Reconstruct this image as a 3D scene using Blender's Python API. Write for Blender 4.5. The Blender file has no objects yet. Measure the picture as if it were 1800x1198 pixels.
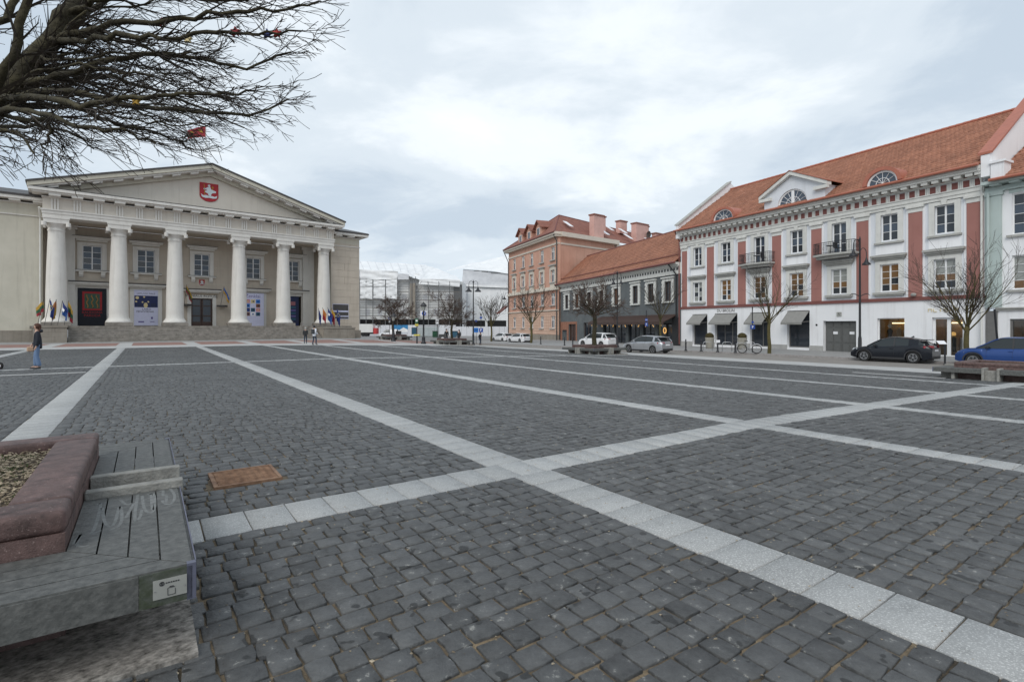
import bpy, bmesh, math, random
import numpy as np
from mathutils import Vector, Matrix
random.seed(7)
rng = np.random.default_rng(7)
SC = bpy.context.scene
COL = SC.collection
pi = math.pi

# ------------------------------------------------------------------ camera
FPX, CXP, HYP, EYE = 920.0, 900.0, 572.5, 1.6      # focal length and horizon of the photograph, eye height in metres
cam_d = bpy.data.cameras.new('camera')
cam = bpy.data.objects.new('camera', cam_d)
COL.objects.link(cam)
cam.location = (0, 0, EYE)
cam.rotation_euler = (pi / 2, 0, 0)
cam_d.sensor_width = 36.0
cam_d.lens = 36.0 * FPX / 1800.0
cam_d.shift_y = -26.5 / 1800.0
cam_d.clip_start = 0.05
cam_d.clip_end = 3000
SC.camera = cam

# ------------------------------------------------------------------ sky, sun, exposure
SUN_EL, SUN_AZ = math.radians(40), math.radians(203)
wd = bpy.data.worlds.new('World')
SC.world = wd
wd.use_nodes = True
wn, wl = wd.node_tree.nodes, wd.node_tree.links
wn.clear()
def W(t, **k):
    n = wn.new(t)
    for a, b in k.items():
        setattr(n, a, b)
    return n
def wmath(op, a, b=None, clamp=False):
    n = W('ShaderNodeMath', operation=op, use_clamp=clamp)
    for i, v in enumerate((a, b)):
        if v is None: continue
        if isinstance(v, (int, float)): n.inputs[i].default_value = v
        else: wl.new(v, n.inputs[i])
    return n.outputs[0]
w_out = W('ShaderNodeOutputWorld'); w_bg = W('ShaderNodeBackground')
w_bg.inputs[1].default_value = 0.1
sky = W('ShaderNodeTexSky', sky_type='NISHITA', sun_disc=False)
sky.sun_elevation = SUN_EL; sky.sun_rotation = SUN_AZ
tc = W('ShaderNodeTexCoord'); sep = W('ShaderNodeSeparateXYZ')
wl.new(tc.outputs['Generated'], sep.inputs[0])
zc = wmath('ADD', wmath('MAXIMUM', sep.outputs[2], 0.0), 0.16)
comb = W('ShaderNodeCombineXYZ')
wl.new(wmath('DIVIDE', sep.outputs[0], zc), comb.inputs[0])
wl.new(wmath('DIVIDE', sep.outputs[1], zc), comb.inputs[1])
def wnoise(scale, detail, rough, off):
    mp = W('ShaderNodeMapping'); mp.inputs['Location'].default_value = off
    wl.new(comb.outputs[0], mp.inputs[0])
    n = W('ShaderNodeTexNoise'); n.inputs['Scale'].default_value = scale
    n.inputs['Detail'].default_value = detail; n.inputs['Roughness'].default_value = rough
    n.inputs['Distortion'].default_value = 0.4
    wl.new(mp.outputs[0], n.inputs[0])
    return n.outputs['Fac']
def wramp(fac, stops):
    r = W('ShaderNodeValToRGB')
    e = r.color_ramp.elements
    while len(e) < len(stops): e.new(0.5)
    for i, (p, c) in enumerate(stops):
        e[i].position = p; e[i].color = (*c, 1)
    r.color_ramp.interpolation = 'EASE'
    wl.new(fac, r.inputs[0])
    return r.outputs[0]
cl_fac = wmath('ADD', wmath('MULTIPLY', wnoise(0.62, 6, 0.52, (16.29, 1.92, 18.49)), 0.72), wmath('MULTIPLY', wnoise(2.1, 8, 0.6, (7.1, 4.0, 2)), 0.28))
cloud = wramp(cl_fac, [(0.39, (0.455, 0.53, 0.61)), (0.49, (0.575, 0.64, 0.70)), (0.585, (0.73, 0.778, 0.818)), (0.69, (0.815, 0.845, 0.865))])
scl = W('ShaderNodeVectorMath', operation='SCALE'); scl.inputs['Scale'].default_value = 13.3
wl.new(cloud, scl.inputs[0])
w_mix = W('ShaderNodeMixRGB'); w_mix.inputs[0].default_value = 0.97
wl.new(sky.outputs[0], w_mix.inputs[1]); wl.new(scl.outputs[0], w_mix.inputs[2])
wl.new(w_mix.outputs[0], w_bg.inputs[0]); wl.new(w_bg.outputs[0], w_out.inputs[0])
sun_d = bpy.data.lights.new('sun', 'SUN')
sun_d.energy = 1.5; sun_d.angle = math.radians(35); sun_d.color = (1, 0.965, 0.91)
sun = bpy.data.objects.new('sun', sun_d); COL.objects.link(sun)
sdir = Vector((math.sin(SUN_AZ) * math.cos(SUN_EL), math.cos(SUN_AZ) * math.cos(SUN_EL), math.sin(SUN_EL)))
sun.rotation_euler = sdir.to_track_quat('Z', 'Y').to_euler()
sun.location = (0, 0, 60)
SC.view_settings.view_transform = 'Standard'
SC.view_settings.look = 'None'
SC.view_settings.exposure = 0.0
SC.view_settings.gamma = 1.0
SC.view_settings.use_curve_mapping = False

# ------------------------------------------------------------------ materials
def mat(name, col, rough=0.75, var=0.0, scale=4.0, bump=0.0, bscale=30.0, metal=0.0, col2=None, spec=0.5, stretch=None, emit=None, estr=1.0, detail=5, coat=0.0, streak=0.0):
    m = bpy.data.materials.new(name); m.use_nodes = True
    nt = m.node_tree; n = nt.nodes; l = nt.links
    b = n['Principled BSDF']
    b.inputs['Base Color'].default_value = (*col, 1)
    b.inputs['Roughness'].default_value = rough
    b.inputs['Metallic'].default_value = metal
    b.inputs['Specular IOR Level'].default_value = spec
    b.inputs['Coat Weight'].default_value = coat * 0.45
    b.inputs['Coat Roughness'].default_value = 0.05
    if emit:
        b.inputs['Emission Color'].default_value = (*emit, 1); b.inputs['Emission Strength'].default_value = estr
    if var > 0 or col2 or bump > 0:
        t = n.new('ShaderNodeTexCoord'); src = t.outputs['Object']
        if stretch:
            mp = n.new('ShaderNodeMapping'); mp.inputs['Scale'].default_value = stretch
            l.new(src, mp.inputs[0]); src = mp.outputs[0]
        if var > 0 or col2:
            nz = n.new('ShaderNodeTexNoise'); nz.inputs['Scale'].default_value = scale; nz.inputs['Detail'].default_value = detail
            nz.inputs['Roughness'].default_value = 0.62
            l.new(src, nz.inputs[0])
            r = n.new('ShaderNodeValToRGB'); e = r.color_ramp.elements
            e[0].position = 0.3; e[1].position = 0.7
            c2 = col2 if col2 else tuple(min(1, c * (1 + var)) for c in col)
            c1 = col if col2 else tuple(c * (1 - var) for c in col)
            e[0].color = (*c1, 1); e[1].color = (*c2, 1)
            l.new(nz.outputs['Fac'], r.inputs[0]); last = r.outputs[0]
            if streak > 0:
                mp2 = n.new('ShaderNodeMapping'); mp2.inputs['Scale'].default_value = (2.6, 2.6, 0.16); l.new(t.outputs['Object'], mp2.inputs[0])
                n3 = n.new('ShaderNodeTexNoise'); n3.inputs['Scale'].default_value = 1.0; n3.inputs['Detail'].default_value = 7; n3.inputs['Roughness'].default_value = 0.65; l.new(mp2.outputs[0], n3.inputs[0])
                mr = n.new('ShaderNodeMapRange'); mr.inputs[1].default_value = 0.52; mr.inputs[2].default_value = 0.78; mr.inputs[4].default_value = streak; l.new(n3.outputs['Fac'], mr.inputs[0])
                mx_ = n.new('ShaderNodeMixRGB'); mx_.blend_type = 'MULTIPLY'; l.new(mr.outputs[0], mx_.inputs[0]); l.new(last, mx_.inputs[1]); mx_.inputs[2].default_value = (0.42, 0.40, 0.37, 1); last = mx_.outputs[0]
            l.new(last, b.inputs['Base Color'])
        if bump > 0:
            n2 = n.new('ShaderNodeTexNoise'); n2.inputs['Scale'].default_value = bscale; n2.inputs['Detail'].default_value = 6
            l.new(src, n2.inputs[0])
            bp = n.new('ShaderNodeBump'); bp.inputs['Strength'].default_value = bump; bp.inputs['Distance'].default_value = 0.02
            l.new(n2.outputs['Fac'], bp.inputs['Height']); l.new(bp.outputs[0], b.inputs['Normal'])
    return m
def glassmat(name, tint, rough=0.04, warm=None, wstr=0.0):
    m = mat(name, tint, rough, spec=0.55)
    nt = m.node_tree; n = nt.nodes; l = nt.links; b = n['Principled BSDF']
    b.inputs['IOR'].default_value = 1.5
    t = n.new('ShaderNodeTexCoord'); nz = n.new('ShaderNodeTexNoise'); nz.inputs['Scale'].default_value = 1.3
    l.new(t.outputs['Object'], nz.inputs[0])
    bp = n.new('ShaderNodeBump'); bp.inputs['Strength'].default_value = 0.08; bp.inputs['Distance'].default_value = 0.03
    l.new(nz.outputs['Fac'], bp.inputs['Height']); l.new(bp.outputs[0], b.inputs['Normal'])
    if warm:
        b.inputs['Emission Color'].default_value = (*warm, 1); b.inputs['Emission Strength'].default_value = wstr
    return m
def clearglass(name):
    m = bpy.data.materials.new(name); m.use_nodes = True
    nt = m.node_tree; n = nt.nodes; l = nt.links; n.clear()
    o = n.new('ShaderNodeOutputMaterial'); mx = n.new('ShaderNodeMixShader'); tr = n.new('ShaderNodeBsdfTransparent'); gl = n.new('ShaderNodeBsdfGlossy')
    tr.inputs[0].default_value = (0.8, 0.83, 0.82, 1); gl.inputs['Roughness'].default_value = 0.03
    fr = n.new('ShaderNodeFresnel'); fr.inputs[0].default_value = 1.55
    l.new(fr.outputs[0], mx.inputs[0]); l.new(tr.outputs[0], mx.inputs[1]); l.new(gl.outputs[0], mx.inputs[2]); l.new(mx.outputs[0], o.inputs[0])
    return m
def stonemat(name, dark, light, chips, rough, bump, bscale, chip_amt=0.12, wet=0.0, cscale=30):
    """paving stone: one tone per stone (attribute 'tone'), mottling, pale chips, darker damp blotches"""
    m = bpy.data.materials.new(name); m.use_nodes = True
    nt = m.node_tree; n = nt.nodes; l = nt.links; b = n['Principled BSDF']
    at = n.new('ShaderNodeAttribute'); at.attribute_name = 'tone'
    geo = n.new('ShaderNodeNewGeometry')
    def noise(sc, det, ro=0.6):
        z = n.new('ShaderNodeTexNoise'); z.inputs['Scale'].default_value = sc; z.inputs['Detail'].default_value = det; z.inputs['Roughness'].default_value = ro
        l.new(geo.outputs['Position'], z.inputs[0]); return z.outputs['Fac']
    def ramp(f, p0, p1):
        r = n.new('ShaderNodeMapRange'); r.inputs[1].default_value = p0; r.inputs[2].default_value = p1; r.clamp = True
        l.new(f, r.inputs[0]); return r.outputs[0]
    def mx(f, a, c, mode='MIX'):
        q = n.new('ShaderNodeMixRGB'); q.blend_type = mode
        if isinstance(f, float): q.inputs[0].default_value = f
        else: l.new(f, q.inputs[0])
        for i, v in ((1, a), (2, c)):
            if isinstance(v, tuple): q.inputs[i].default_value = (*v, 1)
            else: l.new(v, q.inputs[i])
        return q.outputs[0]
    add = n.new('ShaderNodeMath'); add.operation = 'MULTIPLY_ADD'
    l.new(ramp(noise(11, 6, 0.68), 0.3, 0.7), add.inputs[0]); add.inputs[1].default_value = 0.55
    mul = n.new('ShaderNodeMath'); mul.operation = 'MULTIPLY'; l.new(at.outputs['Fac'], mul.inputs[0]); mul.inputs[1].default_value = 0.45
    l.new(mul.outputs[0], add.inputs[2])
    c = mx(add.outputs[0], dark, light)
    c = mx(ramp(noise(0.35, 3), 0.35, 0.7), c, mx(1.0, c, (0.76, 0.76, 0.77), 'MULTIPLY'))
    if wet > 0:
        wv = n.new('ShaderNodeMath'); wv.operation = 'MULTIPLY'; l.new(ramp(noise(6.5, 2, 0.4), 0.655, 0.675), wv.inputs[0]); wv.inputs[1].default_value = wet
        c = mx(wv.outputs[0], c, tuple(0.55 * v for v in dark))
    cv = n.new('ShaderNodeMath'); cv.operation = 'MULTIPLY'
    l.new(ramp(noise(cscale, 5, 0.72), 0.69 - 0.1 * chip_amt, 0.76 - 0.1 * chip_amt), cv.inputs[0]); cv.inputs[1].default_value = 0.8
    c = mx(cv.outputs[0], c, chips)
    l.new(c, b.inputs['Base Color'])
    rr = n.new('ShaderNodeMapRange'); l.new(noise(6, 3), rr.inputs[0]); rr.inputs[3].default_value = rough - 0.12; rr.inputs[4].default_value = rough + 0.12
    l.new(rr.outputs[0], b.inputs['Roughness'])
    bp = n.new('ShaderNodeBump'); bp.inputs['Strength'].default_value = bump; bp.inputs['Distance'].default_value = 0.015
    l.new(noise(bscale, 6, 0.65), bp.inputs['Height']); l.new(bp.outputs[0], b.inputs['Normal'])
    return m

M = {}
M['cobble'] = stonemat('cobble', (0.046, 0.0465, 0.046), (0.150, 0.152, 0.150), (0.36, 0.35, 0.32), 0.56, 1.0, 34, 0.75, 0.9, 11)
M['granite'] = stonemat('granite', (0.30, 0.30, 0.29), (0.44, 0.44, 0.43), (0.62, 0.62, 0.60), 0.75, 0.3, 120, 1.6, 0.25, 75)
M['bed'] = mat('bed', (0.035, 0.030, 0.024), 0.95, scale=3.5, col2=(0.30, 0.225, 0.14), bump=0.8, bscale=60, detail=8)
M['road'] = mat('road', (0.20, 0.185, 0.17), 0.9, scale=0.9, col2=(0.275, 0.25, 0.225), bump=0.5, bscale=18, detail=9)
M['strip'] = mat('strip', (0.36, 0.36, 0.35), 0.85, scale=1.2, col2=(0.48, 0.47, 0.455), bump=0.2, bscale=30, detail=8)
M['redbrick'] = mat('redbrick', (0.22, 0.125, 0.105), 0.88, scale=1.6, col2=(0.31, 0.185, 0.155), bump=0.3, bscale=30, detail=8)
M['pavement'] = mat('pavement', (0.25, 0.245, 0.24), 0.88, scale=1.3, col2=(0.33, 0.325, 0.315), bump=0.3, bscale=25, detail=8)
M['ground'] = mat('ground', (0.20, 0.195, 0.19), 0.9, scale=0.5, col2=(0.26, 0.25, 0.24), detail=8)
M['kerb'] = mat('kerb', (0.30, 0.28, 0.27), 0.85, var=0.2, scale=5)
M['redgranite'] = stonemat('redgranite', (0.058, 0.034, 0.030), (0.30, 0.185, 0.165), (0.44, 0.33, 0.30), 0.58, 0.45, 95, 0.8, 0.5, 70)
M['board'] = mat('board', (0.060, 0.062, 0.059), 0.62, scale=24, col2=(0.140, 0.140, 0.132), bump=0.3, bscale=40, stretch=(1, 1, 1), detail=9)
M['steelblue'] = mat('steelblue', (0.115, 0.12, 0.165), 0.5, var=0.15, scale=8)
M['concrete'] = mat('concrete', (0.19, 0.185, 0.17), 0.9, scale=11, col2=(0.36, 0.35, 0.32), bump=0.6, bscale=45, detail=10)
M['pad'] = mat('pad', (0.030, 0.026, 0.020), 0.9, scale=21, stretch=(1, 1.25, 1), col2=(0.42, 0.385, 0.345), bump=0.4, bscale=40, detail=12)
M['soil'] = mat('soil', (0.045, 0.033, 0.022), 1.0, scale=14, col2=(0.12, 0.09, 0.06), bump=1.0, bscale=60)
M['chip'] = stonemat('chip', (0.12, 0.085, 0.05), (0.58, 0.48, 0.34), (0.7, 0.64, 0.52), 0.85, 0.2, 60, 0.2)
M['moss'] = mat('moss', (0.05, 0.085, 0.02), 1.0, var=0.5, scale=20)
M['mossboard'] = mat('mossboard', (0.030, 0.043, 0.014), 0.8, scale=16, col2=(0.095, 0.10, 0.092), bump=0.4, bscale=30)
M['rust'] = mat('rust', (0.14, 0.075, 0.045), 0.85, scale=9, col2=(0.33, 0.20, 0.125), bump=0.5, bscale=40)
M['plate'] = mat('plate', (0.40, 0.40, 0.37), 0.45, metal=0.3, var=0.12, scale=8)
M['chalk'] = mat('chalk', (0.135, 0.14, 0.135), 0.9, scale=30, col2=(0.23, 0.235, 0.23))
M['black'] = mat('black', (0.016, 0.017, 0.019), 0.5, spec=0.5)
M['iron'] = mat('iron', (0.03, 0.031, 0.035), 0.5, metal=0.3)
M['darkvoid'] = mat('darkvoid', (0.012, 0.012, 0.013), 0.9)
# hall
M['hallfrieze'] = mat('hallfrieze', (0.60, 0.55, 0.48), 0.9, scale=0.7, col2=(0.66, 0.61, 0.535), streak=0.3)
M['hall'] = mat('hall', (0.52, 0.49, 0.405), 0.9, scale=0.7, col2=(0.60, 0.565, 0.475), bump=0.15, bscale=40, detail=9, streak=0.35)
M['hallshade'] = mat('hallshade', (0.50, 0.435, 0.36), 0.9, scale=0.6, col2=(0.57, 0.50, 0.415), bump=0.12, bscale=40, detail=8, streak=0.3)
M['hallwhite'] = mat('hallwhite', (0.66, 0.635, 0.59), 0.85, scale=0.9, col2=(0.74, 0.715, 0.67), bump=0.12, bscale=30, detail=9, streak=0.35)
M['hallstone'] = mat('hallstone', (0.16, 0.145, 0.125), 0.92, scale=2.1, col2=(0.33, 0.30, 0.265), bump=0.5, bscale=18, detail=9)
M['plinth'] = mat('plinth', (0.235, 0.205, 0.17), 0.92, scale=1.1, col2=(0.33, 0.295, 0.25), bump=0.3, bscale=20, detail=9, streak=0.5)
M['darkmetal'] = mat('darkmetal', (0.065, 0.060, 0.058), 0.6, var=0.2, scale=3)
M['doorwood'] = mat('doorwood', (0.055, 0.028, 0.02), 0.5, var=0.3, scale=4, stretch=(6, 6, 1))
# houses
M['white'] = mat('white', (0.80, 0.80, 0.81), 0.85, scale=0.5, col2=(0.86, 0.86, 0.87), bump=0.08, bscale=40, detail=9, streak=0.3)
M['palegrey'] = mat('palegrey', (0.66, 0.68, 0.72), 0.85, scale=0.6, col2=(0.72, 0.74, 0.77), bump=0.08, bscale=40, detail=9, streak=0.3)
M['trim'] = mat('trim', (0.66, 0.655, 0.62), 0.8, var=0.07, scale=2, detail=9, streak=0.3)
M['greytrim'] = mat('greytrim', (0.40, 0.395, 0.37), 0.85, var=0.1, scale=2, streak=0.4)
M['redpil'] = mat('redpil', (0.325, 0.145, 0.122), 0.85, scale=0.8, col2=(0.37, 0.172, 0.146), detail=9, streak=0.25)
M['redband'] = mat('redband', (0.20, 0.075, 0.065), 0.8, var=0.12, scale=2)
M['greybase'] = mat('greybase', (0.36, 0.355, 0.34), 0.9, scale=1.5, col2=(0.44, 0.43, 0.415), bump=0.2, bscale=30, streak=0.5)
M['tile'] = stonemat('tile', (0.235, 0.098, 0.058), (0.50, 0.225, 0.14), (0.52, 0.27, 0.20), 0.8, 0.3, 40, 0.2)
M['tilefar'] = mat('tilefar', (0.29, 0.10, 0.06), 0.85, scale=3, col2=(0.40, 0.155, 0.095), detail=9)
M['tileold'] = mat('tileold', (0.19, 0.075, 0.055), 0.85, scale=1.3, col2=(0.29, 0.12, 0.085), detail=9)
M['gutter'] = mat('gutter', (0.40, 0.135, 0.085), 0.5, var=0.1, scale=3)
M['frame'] = mat('frame', (0.82, 0.82, 0.82), 0.5)
M['glass'] = glassmat('glass', (0.030, 0.036, 0.045))
M['glassblue'] = glassmat('glassblue', (0.055, 0.075, 0.105))
M['glasscurtain'] = glassmat('glasscurtain', (0.30, 0.31, 0.29), 0.15)
M['glasswarm'] = glassmat('glasswarm', (0.06, 0.04, 0.025), 0.06, (1.0, 0.5, 0.16), 0.08)
M['shopglass'] = clearglass('shopglass')
M['lamplight'] = mat('lamplight', (0.7, 0.45, 0.2), 0.5, emit=(1.0, 0.55, 0.16), estr=0.75)
M['warmlight'] = mat('warmlight', (0.9, 0.7, 0.4), 0.5, emit=(1.0, 0.72, 0.38), estr=4.0)
M['warmroom'] = mat('warmroom', (0.42, 0.28, 0.15), 0.9)
M['shopframe'] = mat('shopframe', (0.15, 0.145, 0.14), 0.5, var=0.1)
M['awning'] = mat('awning', (0.255, 0.25, 0.235), 0.9, var=0.08, scale=3)
M['gategrey'] = mat('gategrey', (0.12, 0.122, 0.118), 0.7, var=0.15, scale=5, stretch=(8, 8, 1))
M['palegreen'] = mat('palegreen', (0.45, 0.52, 0.50), 0.85, var=0.05, scale=1, streak=0.35)
M['greyblue'] = mat('greyblue', (0.098, 0.110, 0.116), 0.88, scale=0.6, col2=(0.150, 0.162, 0.165), bump=0.2, bscale=25, detail=10, streak=0.5)
M['pink'] = mat('pink', (0.52, 0.285, 0.205), 0.88, scale=0.5, col2=(0.61, 0.355, 0.265), bump=0.1, bscale=30, detail=9, streak=0.4)
M['palepink'] = mat('palepink', (0.60, 0.40, 0.30), 0.88, scale=0.5, col2=(0.68, 0.47, 0.36), detail=9, streak=0.4)
M['pinkchim'] = mat('pinkchim', (0.60, 0.37, 0.32), 0.88, var=0.1, scale=1)
M['cream'] = mat('cream', (0.62, 0.56, 0.48), 0.88, var=0.07, scale=1)
M['brick'] = mat('brick', (0.30, 0.14, 0.09), 0.9, var=0.25, scale=6)
M['sheet'] = mat('sheet', (0.72, 0.73, 0.74), 0.6, scale=0.5, col2=(0.86, 0.86, 0.86), bump=1.0, bscale=0.7, detail=7, streak=0.25)
M['sheetgrey'] = mat('sheetgrey', (0.56, 0.57, 0.60), 0.7, scale=1.0, col2=(0.68, 0.69, 0.71), bump=0.5, bscale=1.2)
M['scaffold'] = mat('scaffold', (0.19, 0.19, 0.19), 0.6, metal=0.4, var=0.2)
M['plank'] = mat('plank', (0.17, 0.155, 0.14), 0.9, var=0.25, scale=2)
M['facadefar'] = mat('facadefar', (0.80, 0.80, 0.79), 0.9, var=0.1, scale=0.8)
M['bark'] = mat('bark', (0.024, 0.020, 0.012), 0.95, scale=7, col2=(0.070, 0.060, 0.030), bump=0.8, bscale=35)
M['barkgreen'] = mat('barkgreen', (0.055, 0.046, 0.018), 0.95, scale=4, col2=(0.115, 0.095, 0.035), bump=0.6, bscale=35)
M['twig'] = mat('twig', (0.045, 0.036, 0.028), 0.95, var=0.3, scale=6)
M['twigred'] = mat('twigred', (0.085, 0.058, 0.045), 0.95, var=0.3, scale=6)
M['hedge'] = mat('hedge', (0.10, 0.06, 0.022), 0.9, scale=18, col2=(0.05, 0.06, 0.02))
M['pot'] = mat('pot', (0.36, 0.34, 0.29), 0.85, var=0.12, scale=4)
# flat colours
for nm, c in dict(fred=(0.28, 0.02, 0.03), fgreen=(0.02, 0.085, 0.035), fyellow=(0.42, 0.25, 0.03), fblue=(0.012, 0.03, 0.15), fskyblue=(0.02, 0.08, 0.27), forange=(0.40, 0.14, 0.03),
                  fstar=(0.65, 0.55, 0.1), paper=(0.60, 0.61, 0.78), inkblack=(0.02, 0.02, 0.03), posterdark=(0.012, 0.014, 0.022), posterred=(0.32, 0.02, 0.025), postergold=(0.36, 0.20, 0.07),
                  postergreen=(0.05, 0.10, 0.07), posternavy=(0.02, 0.028, 0.075), posterteal=(0.03, 0.10, 0.16), pblue=(0.015, 0.16, 0.52), pdkblue=(0.02, 0.03, 0.10), pbrown=(0.18, 0.07, 0.025),
                  ppink=(0.6, 0.25, 0.28), pink_ink=(0.30, 0.12, 0.14), violetink=(0.12, 0.10, 0.28), palegold=(0.66, 0.55, 0.30), signblue=(0.02, 0.07, 0.33), signwhite=(0.8, 0.8, 0.82), signyellow=(0.62, 0.52, 0.10),
                  skin=(0.52, 0.33, 0.25), hairbrown=(0.075, 0.028, 0.016), navy=(0.012, 0.016, 0.026), denim=(0.13, 0.20, 0.33), bagtan=(0.50, 0.33, 0.22), shirt=(0.72, 0.74, 0.80), trousers=(0.03, 0.045, 0.075), darkjacket=(0.035, 0.04, 0.045), capgrey=(0.4, 0.4, 0.38),
                  bannerblue=(0.04, 0.22, 0.45), green=(0.03, 0.14, 0.07), hoarding=(0.66, 0.67, 0.70), redwhite=(0.5, 0.05, 0.05)).items():
    M[nm] = mat(nm, c, 0.75, var=0.06, scale=3)
M['shieldred'] = mat('shieldred', (0.36, 0.012, 0.02), 0.6)
M['shieldwhite'] = mat('shieldwhite', (0.60, 0.66, 0.68), 0.6)
# cars
def paint(name, c, metal=0.0, rough=0.28):
    return mat(name, c, rough, metal=metal, coat=1.0)
M['p_white'] = paint('p_white', (0.74, 0.74, 0.75)); M['p_silver'] = paint('p_silver', (0.40, 0.41, 0.43), 0.55, 0.32)
M['p_black'] = mat('p_black', (0.007, 0.009, 0.014), 0.22, spec=0.35, coat=0.3); M['p_blue'] = paint('p_blue', (0.012, 0.055, 0.22), 0.35, 0.3)
M['rubber'] = mat('rubber', (0.018, 0.018, 0.018), 0.85)
M['alloy'] = mat('alloy', (0.45, 0.45, 0.46), 0.35, metal=0.8)
M['carglass'] = glassmat('carglass', (0.020, 0.026, 0.028), 0.03)
M['cartrim'] = mat('cartrim', (0.03, 0.03, 0.032), 0.6)
M['taillight'] = mat('taillight', (0.30, 0.01, 0.02), 0.25, coat=0.6)
M['headlight'] = mat('headlight', (0.62, 0.65, 0.68), 0.15, coat=0.8)
M['van'] = mat('van', (0.70, 0.70, 0.68), 0.6, var=0.05, scale=0.8)

# ------------------------------------------------------------------ measuring: photograph -> metres
AX, BX = (-0.5741, 0.8188), (0.8188, 0.5741)        # the square's two paving directions (t away from us, s to the right)
def st2xy(s, t): return (s * BX[0] + t * AX[0], s * BX[1] + t * AX[1])
def xy2st(x, y): return (x * BX[0] + y * BX[1], x * AX[0] + y * AX[1])
def zf(s, t):
    """height of the ground: the square is level near us and falls away to the right, the street a little more further on"""
    return (-0.024 * np.clip(s - 8, 0, 28) - np.clip((s - 25) / 11.0, 0, 1) * 0.008 * np.clip(t - 25, 0, 45)
            + 0.30 * np.clip((t - 45) / 18.0, 0, 1) * np.clip((s - 8) / 10.0, 0, 1) * np.clip((34 - s) / 6.0, 0, 1))
def zxy(x, y): return float(zf(*xy2st(x, y)))
def gpt(px, py, dz=0.0):
    """ground point seen at a pixel"""
    z = 0.0
    for _ in range(40):
        Y = FPX * (EYE - z - dz) / (py - HYP); X = (px - CXP) / FPX * Y
        z = 0.5 * z + 0.5 * zxy(X, Y)
    return Vector((X, Y, z + dz))
def at(px, py, Y): return Vector(((px - CXP) / FPX * Y, Y, EYE + (HYP - py) / FPX * Y))
STREET_ROT = math.atan2(BX[1], BX[0])                # local x along s, local y along t
class Plane:
    """vertical wall plane; local frame x along the wall to the right, y into the building, z up"""
    def __init__(s, px, Y, vx, z=0.0):
        d = Vector((vx - CXP, FPX)); d.normalize()
        if d.x < 0: d = -d
        s.d = d; s.o = Vector(((px - CXP) / FPX * Y, Y)); s.z = z; s.rot = math.atan2(d.y, d.x)
    def __call__(s, px, py, dep=0.0):
        a = (px - CXP) / FPX
        n = Vector((-s.d.y, s.d.x)); o = s.o + n * dep
        t = (a * o.y - o.x) / (s.d.x - a * s.d.y); Y = o.y + t * s.d.y
        return t, EYE + (HYP - py) / FPX * Y - s.z
    def u(s, px, dep=0.0): return s(px, HYP, dep)[0]
    def zz(s, px, py, dep=0.0): return s(px, py, dep)[1]
    def loc(s): return (s.o.x, s.o.y, s.z)
    def world(s, u, y, z):
        n = Vector((-s.d.y, s.d.x)); p = s.o + s.d * u + n * y
        return Vector((p.x, p.y, z + s.z))
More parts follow.
